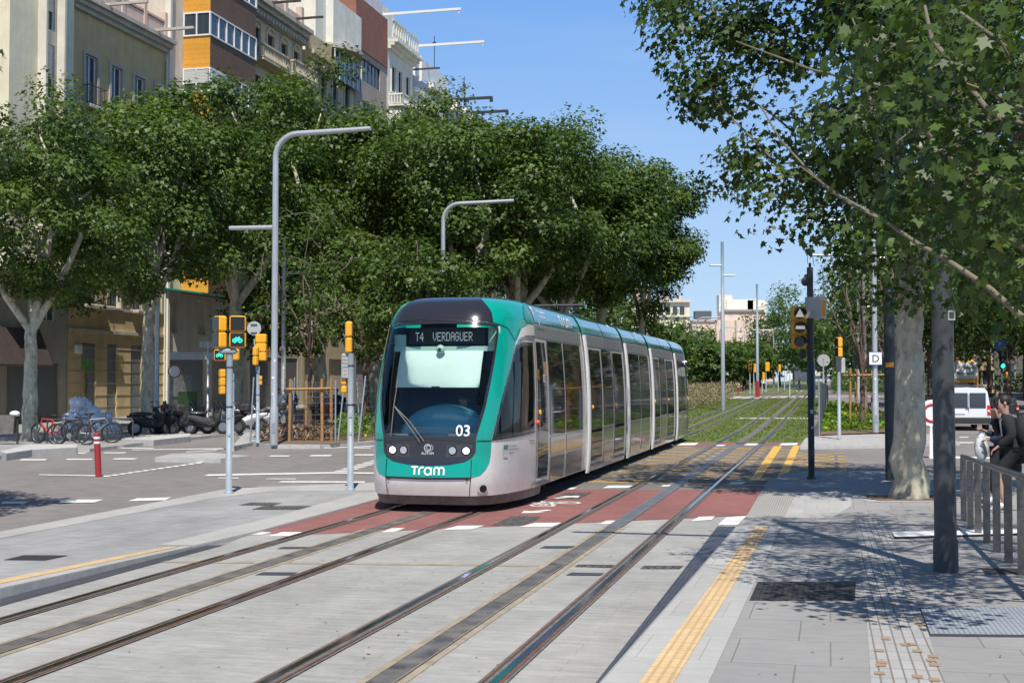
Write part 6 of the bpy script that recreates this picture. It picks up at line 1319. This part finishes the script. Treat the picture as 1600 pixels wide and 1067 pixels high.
    if legs_on:
        ex2 = {}
        if shorts:
            for s in 'lr': ex2['m'+s] = (P['k'+s].lerp(P['h'+s], .08), .085)
            gar('shorts', ['pel', 'hl', 'hr'], [('pel', 'hl'), ('pel', 'hr'), ('hl', 'ml'), ('hr', 'mr')], .035, legs, ex2)
        else:
            for s in 'lr': ex2['m'+s] = (P['a'+s]+(P['k'+s]-P['a'+s])*.08, .058)
            gar('trousers', ['pel', 'hl', 'hr', 'kl', 'kr'], [('pel', 'hl'), ('pel', 'hr'), ('hl', 'kl'), ('hr', 'kr'), ('kl', 'ml'), ('kr', 'mr')], .026, legs, ex2)
        for s in 'lr': mb = MB(); a_, t_ = P['a'+s], P['t'+s]; d = (t_-a_).normalized(); mb.ball(a_.lerp(t_, .5)+v((0, 0, -.005)), (.048, .15, .05), 0, 12, mat=d.to_track_quat('Y', 'Z').to_matrix()); mb.build('shoe', shoes, o)
    mb = MB(); mb.ball(P['hd']-ft*.022+v((0, 0, .035)), (.093, .108, .095), 0, 14, mat=Matrix.Rotation(headturn, 3, 'Z')); mb.build('hair', hair, o)
    if face:
        sd = v((ft.y, -ft.x, 0))
        for s in (-1, 1): mb = MB(); mb.ball(P['hd']+ft*.088+sd*s*.032+v((0, 0, .012)), (.012, .008, .008), 0, 8); mb.build('eye', 'black', o); mb = MB(); mb.ball(P['hd']+sd*s*.082+v((0, 0, -.01)), (.012, .022, .032), 0, 8); mb.build('ear', 'skin', o)
        mb = MB(); mb.ball(P['hd']+ft*.092+v((0, 0, -.062)), (.025, .008, .006), 0, 8); mb.build('mouth', 'bollard_red', o)
    return o
# foreground pair at the right edge
q = G(1583, 800, hR); fz = rad(70)
m_ = person('man in a black jacket and shorts with a backpack strap, striding left past the railing', q, fz, dict(pel=(0, 0, .95), sp=(0, .03, 1.13), ch=(0, .06, 1.33), nk=(0, .09, 1.48), hd0=(0, .12, 1.57), hd=(0, .12, 1.66), hd1=(0, .10, 1.73), sl=(-.18, .06, 1.42), sr=(.18, .06, 1.42), el=(-.24, .0, 1.16), wl=(-.20, .20, 1.0), er=(.23, .20, 1.18), wr=(.12, .25, 1.43), kl=(-.1, .22, .56), al=(-.1, .12, .13), tl=(-.1, .28, .06), kr=(.1, -.08, .52), ar=(.1, -.42, .2), tr=(.1, -.32, .06)), shorts=True, fingers=True, sub=2, scale=1.05, headturn=.3)
mb = MB(); mb.ball((0, -.14, 1.22), (.17, .13, .24), 0, 16); bp = mb.build('backpack', 'cloth_black', m_)
for s in (-1, 1): mb = MB(); mb.tube([(s*.11, -.06, 1.44), (s*.12, .08, 1.49), (s*.12, .17, 1.38), (s*.14, .14, 1.15)], .018, 8); mb.build('strap', 'strap_grey', m_)
mb = MB(); mb.box((-.20, .24, .62), (.01, .1, .11), 0, rz=0); mb.build('shorts_print', 'cloth_white', m_)
q = G(1572, 792, hR); w_ = person('person in dark clothes half hidden by the striding man, holding a white plastic bag', q+Vector((.1, .45, 0)), rad(75), dict(er=(.23, .04, 1.16), wr=(.12, .24, 1.26), el=(-.23, .0, 1.14), wl=(-.08, .19, 1.12), kl=(-.1, .2, .56), al=(-.1, .1, .12), tl=(-.1, .26, .05)), top='cloth_navy', fingers=True, sub=2, shoes='cloth_white', scale=.98)
pm('plastic_bag', (.62, .64, .66), .3, n=(10, .25), bump=.8, bscale=18)
mb = MB(); P = []
for a in range(13):
    t = a/12; rr = .15*math.sin(math.pi*min(1, t*.9+.08))**.8*(.35+.65*t)+.012; P.append([Vector((rr*math.cos(b*.3927)*(1+.08*math.sin(3*b+a)), rr*.7*math.sin(b*.3927), -.52*t)) for b in range(17)])
mb.grid(P); bpy.context.view_layer.update(); hand = w_.matrix_world @ Vector((.11, .31, 1.26)); o = mb.build('plastic_bag', 'plastic_bag', None, hand, fix=False); tag(o, 'translucent white carrier bag hanging from the hand of the half hidden person', 'bag')
# driver
sc_ = C0+Vector((.20*CA+1.45*SA, -.20*SA+1.45*CA, 0)); person('tram driver in dark sunglasses and dark shirt seated behind the windscreen', sc_+Vector((0, 0, .40)), rad(180)+RZ, dict(pel=(0, 0, .66), sp=(0, .02, .85), ch=(0, .03, 1.05), nk=(0, .04, 1.22), hd0=(0, .07, 1.31), hd=(0, .06, 1.40), hd1=(0, .04, 1.47), sl=(-.18, .03, 1.15), sr=(.18, .03, 1.15), el=(-.24, .14, .92), er=(.24, .14, .92), wl=(-.18, .40, .95), wr=(.18, .40, .95), hl=(-.09, 0, .62), hr=(.09, 0, .62), kl=(-.12, .42, .64), kr=(.12, .42, .64), al=(-.12, .45, .20), ar=(.12, .45, .20), tl=(-.12, .6, .14), tr=(.12, .6, .14)), top='cloth_navy', hair='hair_brown')
# people farther off
gp = 'people far off'
WK = dict(kl=(-.1, .18, .52), al=(-.1, .22, .10), tl=(-.1, .38, .04), kr=(.1, -.05, .5), ar=(.1, -.32, .15), tr=(.1, -.2, .04), wl=(-.24, -.12, .95), el=(-.24, -.12, 1.17), wr=(.24, .2, 1.0))
person('person in black walking on the far path left of the second mast', G(1163, 611.5), rad(10), WK, face=False, group=gp); person('man in dark top and blue trousers walking left across the far rails', G(1249, 612), rad(85), WK, legs='cloth_blue', sleeves=False, face=False, group=gp)
person('person in dark coat behind the tall grasses left of the near mast', G(1122, 613), rad(160), WK, top='cloth_grey', face=False, group=gp); person('person in a dark jacket right of the near mast', G(1137, 613), rad(180), WK, face=False, group=gp); person('person in a red top behind the near mast', G(1141, 608), rad(170), WK, top='cloth_red', face=False, group=gp); person('person in a white shirt between the far signals', G(1193, 611), rad(180), WK, top='cloth_white', face=False, group=gp)
person('man in a white T-shirt behind the wire fence right of the tall lamp', Vector(((437-800)/F*62, 62, .1)), rad(200), WK, top='cloth_white', legs='cloth_blue', shorts=True, sleeves=False, group='people behind the wire fence'); person('person in dark blue behind the wooden stakes', Vector(((457-800)/F*64, 64, .1)), rad(190), WK, top='cloth_blue', group='people behind the wire fence'); person('person in grey top with red bag behind the wire fence', Vector(((514-800)/F*60, 60, .1)), rad(190), WK, top='cloth_grey', legs='cloth_red', group='people behind the wire fence'); person('man in dark suit and white shirt left of the blue-grey pole', Vector(((526-800)/F*60, 60, .1)), rad(180), {}, top='cloth_navy', group='people behind the wire fence')
person('person in black standing beyond the black car', Vector(((1556-800)/F*58, 58, .05)), rad(200), {}, group=gp, face=False)
# ---------------- trees ----------------
def leaf_shape(kind):
    if kind == 'lobed': P = [(0, 0), (.13, .10), (.50, .12), (.30, .33), (.52, .62), (.22, .60), (0, 1), (-.22, .60), (-.52, .62), (-.30, .33), (-.50, .12), (-.13, .10)]
    elif kind == 'star': P = [(0, 0), (.48, .30), (.20, .50), (0, 1), (-.20, .50), (-.48, .30)]
    else: P = [(0, 0), (.3, .5), (0, 1), (-.3, .5)]
    return np.array(P)
def leaves(name, centers, nrm, sizes, rn, kind, mat, parent=None, seed=0):
    rg = np.random.default_rng(seed); N = len(centers); P = leaf_shape(kind); k = len(P)
    nrm = nrm/np.linalg.norm(nrm, axis=1, keepdims=True)
    d = rg.normal(size=(N, 3)); d[:, 2] -= .5; t = d-nrm*(d*nrm).sum(1, keepdims=True); t /= np.linalg.norm(t, axis=1, keepdims=True); b = np.cross(nrm, t)
    fold = -.18*(np.abs(P[:, 0])*2)**1.5+.05*P[:, 1]
    V = centers[:, None, :]+sizes[:, None, None]*(P[None, :, 0, None]*b[:, None, :]+P[None, :, 1, None]*t[:, None, :]+fold[None, :, None]*nrm[:, None, :])
    me = bpy.data.meshes.new(name); me.vertices.add(N*k); me.vertices.foreach_set('co', V.astype(np.float32).ravel())
    me.loops.add(N*k); me.loops.foreach_set('vertex_index', np.arange(N*k, dtype=np.int32)); me.polygons.add(N); me.polygons.foreach_set('loop_start', np.arange(0, N*k, k, dtype=np.int32))
    me.update(calc_edges=True)
    at = me.attributes.new('rnd', 'FLOAT', 'FACE'); at.data.foreach_set('value', np.clip(rn, 0, 1).astype(np.float32)); me.materials.append(M[mat])
    o = bpy.data.objects.new(name, me); COL.objects.link(o)
    if parent: o.parent = parent
    return o
def fill(clusters, per, leaf, seed, rad_=.7, flat=.65, up=.9, droop=0):
    rg = np.random.default_rng(seed); C = np.array(clusters); n = len(C)
    idx = np.repeat(np.arange(n), per); m = len(idx)
    d = rg.normal(size=(m, 3)); d /= np.linalg.norm(d, axis=1, keepdims=True); r = rg.random(m)**.45
    cr = rad_*(.7+.6*rg.random(n))[idx]; off = d*r[:, None]*cr[:, None]; off[:, 2] *= flat
    pos = C[idx]+off; nr = d*1.15+rg.normal(size=(m, 3))*.6; nr[:, 2] += up; cm = C.mean(0); o2 = pos-cm; o2 /= np.linalg.norm(o2, axis=1, keepdims=True)+1e-6; nr += o2*.5
    rn = .42+.22*rg.normal(size=m)*.6+(rg.random(n)[idx]-.5)*.35; sz = leaf*(.6+.7*rg.random(m)); return pos, nr, sz, rn
def limb(mb, a, b, r0, r1, rg, sag=.15, n=6, k=7):
    a, b = Vector(a), Vector(b); L = (b-a).length; pts = []; o = Vector((rg.gauss(0, 1), rg.gauss(0, 1), rg.gauss(0, .5)))*L*sag*.5
    for i in range(n+1):
        t = i/n; p = a.lerp(b, t)+o*math.sin(math.pi*t)+Vector((0, 0, L*sag*.5*math.sin(math.pi*t)))+Vector((rg.gauss(0, 1), rg.gauss(0, 1), rg.gauss(0, 1)))*L*.012*(0 < i < n); pts.append(p)
    mb.tube(pts, [r0+(r1-r0)*(i/n)**.8 for i in range(n+1)], k, 0, caps=False); return pts
def make_tree(name, label, cat, seed, H, fork, crown, nclu, per, leaf, tr=.24, shape='star', mat='leaf_plane', barkm='bark', rad_=.8, lean=(0, 0), extra=None, group=None, nl=5, shell=.75, loc=(0, 0, 0), fine=1):
    rg = random.Random(seed); root = thing(name, label, cat, loc, group=group); mb = MB(); mt_ = MB(); cx, cy, cz, rx, ry, rz = crown
    # trunk with burrs
    pts = []; rs = []; n = 12; top = Vector((lean[0], lean[1], fork))
    for i in range(n+1):
        t = i/n; pts.append(Vector((lean[0]*t*t+rg.gauss(0, .02), lean[1]*t*t+rg.gauss(0, .02), fork*t-.05*(i == 0)))); rs.append(tr*(1.22-.4*t**.7+rg.gauss(0, .025)) if t > .08 else tr*1.38)
    pts[-1] = top; mb.tube(pts, rs, 14, 0, caps=False)
    # clusters through the crown volume, more of them outside
    cl = []
    while len(cl) < nclu:
        d = Vector((rg.gauss(0, 1), rg.gauss(0, 1), rg.gauss(0, 1))).normalized(); q = shell+(1-shell)*rg.random() if rg.random() < .72 else rg.random()**.6
        lump = 1.0+.17*math.sin(d.x*5+seed)*math.sin(d.y*4+seed*2)+.10*math.sin(d.z*6+seed*3)+rg.gauss(0, .045)
        p = Vector((cx+d.x*rx*q*lump, cy+d.y*ry*q*lump, cz+d.z*rz*q*lump))
        if p.z < fork*.8 and (p.xy-top.xy).length < 1: continue
        cl.append(p)
    if extra: cl += [Vector(e) for e in extra]
    nodes = []
    for i in range(nl):
        a = 2*math.pi*(i+rg.random()*.6)/nl; e = Vector((cx+math.cos(a)*rx*.55, cy+math.sin(a)*ry*.55, cz+rz*(.05+.5*rg.random()))); nodes += limb(mb, top-Vector((0, 0, .15)), e, tr*.62, tr*.2, rg, .2)[1:]
    e = Vector((cx, cy, cz+rz*.7)); nodes += limb(mb, top-Vector((0, 0, .1)), e, tr*.6, tr*.12, rg, .12)[1:]
    base = list(nodes)
    for p in sorted(cl, key=lambda p: (p-top).length):
        c = min(nodes, key=lambda q: (q-p).length+.3*abs(q.z-p.z)+(2 if q.z > p.z+.6 else 0)); L = (c-p).length
        if L > .3:
            pp = limb(mt_, c, p, min(.045, .012+L*.010)*fine, .006*fine, rg, .22, 4, 5)
            if L > 1.2: nodes += pp[2:4]
    mb.build('trunk', barkm, root); mt_.build('twigs', 'bark_twig', root)
    pos, nr, sz, rn = fill([tuple(p) for p in cl], per, leaf, seed, rad_)
    leaves('crown', pos, nr, sz, rn, shape, mat, root, seed); return root
PV = [make_tree('plane_tree', '', 'tree', 11, 13, 4.3, (.2, 0, 9.1, 4.5, 4.5, 3.8), 84, 350, .185, .26, nl=5, rad_=1.1),
      make_tree('plane_tree', '', 'tree', 23, 13, 4.7, (-.2, .3, 9.2, 4.6, 4.4, 3.8), 88, 345, .185, .25, nl=4, rad_=1.1),
      make_tree('plane_tree', '', 'tree', 37, 13, 4.5, (.3, -.3, 9.1, 4.4, 4.7, 3.8), 84, 350, .185, .27, nl=5, rad_=1.1)]
def put(v, px, py, Y, H, label, group, rz=0, wide=1.0, first={}):
    X = (px-800)/F*Y; z = zter(Y)+(.1); k = H/12.5
    if v in first: o = dup(PV[v], (X, Y, z), rz, label, (k*wide, k*wide, k))
    else:
        o = PV[v]; first[v] = 1; o.location = (X, Y, z); o.rotation_euler = (0, 0, rz); o['label'] = label; o.scale = (k*wide, k*wide, k)
    o['group'] = group; o['category'] = 'tree'; return o
ga = 'plane trees along the left sidewalk'; gb = 'plane trees between the left road and the tram'
rowA = [(48, 44.5, 11.4, 'leftmost plane tree, pale trunk rising beside the parked bicycles'), (231, 53, 13.2, 'plane tree with pale lower trunk between the bicycles and the black motorbikes'), (368, 60, 15.6, 'plane tree forking above the yellow bicycle signal'),
        (500, 70, 17.4, 'tall plane tree crown rising right of the orange tiled bay'), (585, 78, 17.6, 'plane tree crown below the curved top balcony of the white corner building'), (650, 86, 20, 'plane tree crown in front of the grey building with white balcony'), (708, 95, 20.6, 'plane tree crown in front of the mansard building'), (770, 104, 21.4, 'farthest plane tree of the left row, just right of the last building')]
for i, (px, Y, H, lb) in enumerate(rowA): put(i % 3, px, 0, Y, H*(1.0 if i < 2 else 1.03), lb, ga, rz=i*1.7, wide=[1, 1.0, .95, .9, .85, .82, .8, .8][i])
rowB = [(735, 64, 15.0, 'round plane tree right behind the front half of the tram, behind the second lamp arm'), (808, 70, 16.0, 'plane tree standing behind the first TRAM lettering on the tram roof'), (875, 75, 15.9, 'plane tree behind the pantograph of the tram'), (940, 81, 16.2, 'plane tree behind the third section of the tram')]
for i, (px, Y, H, lb) in enumerate(rowB): put((i+1) % 3, px, 0, Y, H, lb, gb, rz=i*2.3+1, wide=[1.05, 1.05, 1.05, 1.0, .86][i])
make_tree('plane_tree', 'plane tree at the right end of the big green mass, leaves hanging over the sky', 'tree', 51, 15, 5.5, (0, 0, 11.0, 3.9, 4.2, 4.3), 80, 300, .2, .26, 'star', 'leaf_plane', rad_=1.05, group=gb, loc=((1003-800)/F*82, 82, zter(82)))
# right side: the big trunk tree and the nearer one whose branches hang into view
p = G(1421, 778, hR)
def fr(px, py, Y): q = W(px, py, Y); return (q.x-p.x, q.y-p.y, q.z-p.z)
ex = [fr(1395, 455, 22.5), fr(1340, 400, 22.5), fr(1300, 345, 22), fr(1200, 285, 22), fr(1170, 240, 22.5), fr(1075, 110, 23), fr(1050, 50, 23), fr(1500, 450, 22), fr(1470, 420, 22), fr(1560, 440, 23), fr(1230, 330, 22), fr(1380, 380, 21), fr(1450, 380, 21), fr(1530, 380, 21), fr(1040, 10, 23.5), fr(1110, 150, 23)]
make_tree('plane_tree', 'near plane tree with thick mottled trunk on the right pavement behind the dark pole', 'tree', 71, 13, 4.2, (.35, .6, 9.0, 4.5, 4.8, 4.3), 190, 165, .137, .265, 'lobed', 'leaf_near', rad_=.85, extra=ex, loc=p, lean=(.12, .1))
p0 = Vector((9.6, 10.2, hR(10.2))); p = p0
ex = [fr(x, y, Y) for x, y, Y in ((1560, 330, 9), (1590, 420, 9.5), (1500, 300, 8.6), (1455, 240, 8.5), (1410, 150, 9), (1380, 80, 9.5), (1540, 230, 8.5), (1590, 180, 8), (1340, 60, 10), (1480, 120, 8.5), (1560, 60, 8), (1600, 300, 8), (1420, 330, 10.5), (1380, 240, 11), (1500, 400, 10.5), (1560, 470, 11), (1300, 180, 11.5), (1450, 60, 9.5), (1490, 20, 9), (1520, 90, 10), (1460, 180, 10), (1490, 210, 11), (1450, 300, 11), (1480, 350, 11.5), (1540, 380, 11), (1580, 240, 10), (1600, 100, 9.5), (1430, 20, 10), (1520, 300, 11), (1590, 360, 11), (1550, 150, 11), (1460, 120, 11), (1400, 40, 11), (1480, 260, 11.5))]
nt_ = make_tree('plane_tree', 'plane tree with its trunk out of view, long thin branches hanging across the upper right', 'tree', 83, 12, 3.4, (-2.3, 1.0, 7.6, 4.6, 4.4, 3.2), 165, 112, .092, .32, 'lobed', 'leaf_near', rad_=.62, extra=ex, loc=p0, lean=(-.5, .3))
# long bare branches of that tree crossing the view
mb = MB(); rg = random.Random(4)
def br(pxs, Y, r0, r1):
    P = [W(x, y, Y+i*.15)-p0 for i, (x, y) in enumerate(pxs)]; mb.tube(P, [r0+(r1-r0)*i/(len(P)-1) for i in range(len(P))], 7, 0)
br([(1720, 560), (1600, 498), (1545, 450), (1470, 400), (1440, 385), (1390, 350), (1300, 300), (1262, 265), (1220, 220), (1188, 165)], 9.5, .030, .006)
br([(1390, 350), (1330, 320), (1250, 260)], 10, .012, .006); br([(1400, 150), (1380, 110), (1340, 50), (1330, 25)], 10, .014, .006); br([(1400, 150), (1450, 210), (1560, 330)], 9.5, .012, .022)
br([(1640, 240), (1540, 170), (1455, 60), (1445, 10)], 8.5, .03, .012); br([(1700, 60), (1580, 80), (1500, 20)], 8, .03, .012); br([(1400, 140), (1270, 110), (1150, 65)], 10.5, .016, .006)
mb.build('branches', 'bark_twig', nt_)
tl_ = dup(PV[0], (-11.8, 18.4, 0), 1, 'plane tree out of view left whose shadow falls on the road', (.78, .78, .72)); tl_['group'] = 'plane trees around the crossing'
# smaller and farther trees
def simple(name, label, px, Y, H, R, seed, mat='leaf_far', fork=None, leaf=.35, n=70, per=60, group=None, bm='bark_brown', shape='star', tr=.15, zr=None, nl=4, basez=None):
    X = (px-800)/F*Y; f = fork or H*.3; rz_ = zr or (H-f)/2
    return make_tree(name, label, 'tree', seed, H, f, (0, 0, H-rz_, R, R, rz_), n, per, leaf, tr, shape, mat, bm, rad_=R*.3, group=group, nl=nl, loc=(X, Y, zter(Y)+.05 if basez is None else basez))
simple('young_tree', 'young tree tied between wooden stakes inside the wire mesh fence', 484, 45.5, 8.6, 2.3, 5, 'leaf_young', 3.2, .15, 60, 34, tr=.08)
simple('young_tree', 'sparse half bare tree between wooden stakes right of the tram signal', 1347, 57, 8.6, 3.0, 6, 'leaf_young', 2.6, .16, 46, 16, tr=.11, nl=9)
simple('young_tree', 'leafy young tree just behind the half bare tree on the right', 1385, 66, 10, 2.6, 7, 'leaf_young', 3.2, .2, 50, 30, tr=.1)
gr = 'trees behind the right pavement'
for i, (px, Y, H, R, lb) in enumerate(((1452, 72, 13, 5, 'dark tree behind the tall dark pole on the right'), (1545, 84, 15, 5.5, 'dark tree above the white van'), (1640, 62, 14, 5, 'dark tree at the right edge above the walking people'), (1400, 92, 15, 5.5, 'dark tree behind the sign with a D'), (1500, 112, 17, 6, 'dark tree behind the curved street lamps on the right'), (1600, 120, 18, 6, 'far dark tree at the right edge beyond the black car'), (1575, 74, 12, 5, 'dark tree over the green traffic light'), (1470, 96, 12, 5, 'low dark tree right of the mottled trunk'), (1620, 88, 12, 5.5, 'low dark tree at the right edge behind the green light'))):
    simple('street_tree', lb, px, Y, H, R, 100+i, 'leaf_plane', H*.28, .32, 90, 70, gr)
gc = 'trees at the far end of the avenue'
for i, (px, Y, H, R, lb) in enumerate(((1045, 165, 9.6, 5.5, 'round light green tree in front of the cream building'), (1103, 150, 6.6, 3.2, 'young green tree behind the tall mast, left of the pink building'), (1128, 160, 6.5, 3.2, 'young green tree below the pink building, behind the mast'), (1152, 172, 6.3, 3.2, 'young green tree in front of the middle of the pink building'), (1172, 185, 6.4, 3.3, 'young green tree in front of the right part of the pink building'), (1188, 200, 7, 3.3, 'young green tree left of the second mast'), (1085, 175, 7.8, 3.8, 'young green tree right of the cream building'),
                                           (1218, 205, 14, 6.5, 'big dark tree right of the pink building'), (1240, 230, 17, 7.5, 'tallest dark tree of the far avenue, left of the tram signal'), (1262, 215, 14, 6.5, 'dark tree directly behind the tram signal pole'), (1290, 190, 12, 6, 'dark green tree between the tram signal and the yellow pedestrian signal'), (1318, 175, 13, 6, 'dark green tree behind the yellow pedestrian signal'), (1350, 200, 16, 7, 'dark green tree behind the half bare tree'), (1015, 140, 8, 4, 'green tree just above the rear of the tram'))):
    simple('street_tree', lb, px, Y, H, R, 200+i, 'leaf_far' if H > 9 else 'leaf_young', H*.22, .5, 60, 55, gc, zr=H*.42)
for i, (px, Y, H, R, lb) in enumerate(((652, 53, 8.6, 2.5, 'small leafy tree in front of the second street lamp, just behind the tram nose'), (572, 57, 8.8, 2.7, 'small leafy tree behind the blue-grey pole beside the tram'), (430, 64, 9.5, 2.8, 'small leafy tree behind the tall lamp post'))):
    simple('street_tree', lb, px, Y, H, R, 400+i, 'leaf_plane', 3.4, .2, 50, 130, 'small trees in the planted median')
for i, (px, Y, H, R, lb) in enumerate(((822, 122, 15, 6, 'dark tree seen under the crowns behind the first roof lettering of the tram'), (868, 130, 14, 6, 'dark tree seen under the crowns left of the pantograph'), (915, 138, 14, 6, 'dark tree seen under the crowns right of the pantograph'), (962, 150, 12, 6, 'dark tree seen under the crowns behind the middle of the tram roof'))):
    simple('street_tree', lb, px, Y, H, R, 300+i, 'leaf_plane', H*.15, .42, 70, 70, 'dark trees behind the tram')
# hedges, grasses and ground cover
def cover(name, label, kind, poly, h, n, leaf, mat, seed, shape='quad', up=.3, zf=zter, off=.1, lump=1.5, stand=False, cat='plants', group=None, skip=None):
    rg = np.random.default_rng(seed); P = np.array([(q[0], q[1]) for q in poly]); lo, hi = P.min(0), P.max(0); pts = []
    pl_ = [tuple(q) for q in P]
    while len(pts) < n:
        q = lo+(hi-lo)*rg.random(2)
        if pip(q, pl_): pts.append(q)
    pts = np.array(pts); nz = .6+.4*np.sin(pts[:, 0]*lump+seed)*np.sin(pts[:, 1]*lump*.8+seed*2); hh = h*nz*(rg.random(n)**(.6))
    z = np.array([zf(y) for y in pts[:, 1]])+off; C = np.column_stack([pts, z+(hh if not stand else 0)]); nr = rg.normal(size=(n, 3)); nr[:, 2] = np.abs(nr[:, 2])*up+up
    if stand: nr[:, 2] *= .15
    if not skip is None: keep = skip(pts); C, nr, hh = C[keep], nr[keep], hh[keep]; n = len(C)
    o = leaves(name, C-np.array(poly[0])*[1, 1, 0]*1, nr, leaf*(.5+rg.random(n)), rg.random(n)*.9+rg.normal(size=n)*.1, shape, mat, None, seed)
    o.location = (poly[0][0], poly[0][1], 0)
    if kind == 'stuff': o['kind'] = 'stuff'; o['label'] = label; o['category'] = cat
    else: tag(o, label, cat, group)
    return o
cover('grass', 'short grass growing between and beside the tram rails', 'stuff', [T(-6.9, 45.6), T(2.2, 47.4), T(2.3, 129), T(-6.9, 118)], .02, 110000, .07, 'grass_blade', 1, 'quad', .9, off=.01, cat='grass', stand=True, skip=lambda P: np.all([np.abs(((P[:, 0]+3.113)*CA-P[:, 1]*SA)-c) > .19 for c in (-.75, 0, .75, -4.0, -3.25, -2.5)], axis=0))
cover('hedge', 'low green hedge behind the blue-grey pole left of the tram', 'thing', pg([(515, 693), (540, 694), (600, 686), (700, 683), (800, 662), (640, 660), (530, 675)]), .95, 5200, .13, 'leaf_hedge', 2, 'star', .8, cat='hedge')
cover('dry_shrubs', 'brown dried shrubs at the foot of the tall lamp post, inside the wire fence', 'thing', pg([(400, 690), (440, 694), (515, 694.5), (520, 684), (440, 680)]), .62, 3600, .12, 'leaf_dry', 3, 'quad', .5, cat='shrubs')
cover('ground_cover', 'bright green low plants behind the kerb at the right corner', 'stuff', pg([(1282, 679), (1392, 675.8), (1405, 668), (1335, 640), (1294, 636)]), .55, 9000, .15, 'leaf_hedge', 4, 'star', .8, cat='plants')
cover('tall_grass', 'brownish pink tall grasses right behind the rear of the tram', 'stuff', pg([(1065, 648), (1090, 640), (1135, 630), (1148, 622), (1130, 612), (1075, 616)]), 1.35, 26000, .12, 'leaf_pink', 5, 'quad', .5, cat='grasses')
cover('tall_grass', 'pinkish tall grasses beyond the far crossing, left of the walking man', 'stuff', [T(-12, 143), T(-7.5, 143), T(-7.5, 230), T(-12, 230)], 1.5, 12000, .22, 'leaf_pink', 6, 'quad', .5, cat='grasses')
cover('hedge', 'far dark hedge closing the view beyond the second crossing, right of the rails', 'thing', [T(3.5, 150), T(34, 150), T(34, 160), T(3.5, 200)], 3.2, 9000, .42, 'leaf_far', 12, 'star', .8, cat='hedge')
cover('ground_cover', 'green plants below the far young trees', 'stuff', [T(-20, 112), T(-17.2, 92), T(-17.2, 128), T(-12, 160), T(-12, 230), T(-24, 230)], 1.0, 7000, .45, 'leaf_young', 8, 'star', .6, cat='plants')
cover('leaf_litter', 'scattered dry leaves and bits on the right pavement', 'stuff', [G(1180, 1060, hR), G(1200, 830, hR), G(1470, 800, hR), G(1590, 1060, hR)], .004, 90, .035, 'leaf_dry', 21, 'quad', 4, zf=hR, off=.008, cat='litter')
cover('leaf_litter', 'bits of litter lying between the tram rails', 'stuff', [G(50, 1060), G(420, 880), G(1040, 850), G(800, 1060)], .003, 80, .032, 'leaf_dry', 22, 'quad', 4, off=.012, cat='litter')
# loose sides of mirrored tram parts become parts of their own
for o in [x for x in COL.objects if x.parent is tram and x.type == 'MESH' and x.name.split('.')[0] in ('roof_shroud', 'gangway_rib', 'roof_rib', 'cantrail', 'bogie', 'roof_unit')]:
    b = bmesh.new(); b.from_mesh(o.data); b.verts.ensure_lookup_table(); seen = set(); isl = []
    for v in b.verts:
        if v.index in seen: continue
        st = [v]; cur = set()
        while st:
            q = st.pop()
            if q.index in cur: continue
            cur.add(q.index); st += [e.other_vert(q) for e in q.link_edges if e.other_vert(q).index not in cur]
        seen |= cur; isl.append(cur)
    if len(isl) > 1:
        for cur in isl[1:]:
            c = b.copy(); c.verts.ensure_lookup_table(); bmesh.ops.delete(c, geom=[v for v in c.verts if v.index not in cur], context='VERTS')
            me = bpy.data.meshes.new(o.name.split('.')[0]); c.to_mesh(me); c.free()
            for m_ in o.data.materials: me.materials.append(m_)
            n = bpy.data.objects.new(o.name.split('.')[0], me); COL.objects.link(n); n.parent = o.parent
        bmesh.ops.delete(b, geom=[v for v in b.verts if v.index not in isl[0]], context='VERTS'); b.to_mesh(o.data)
    b.free()
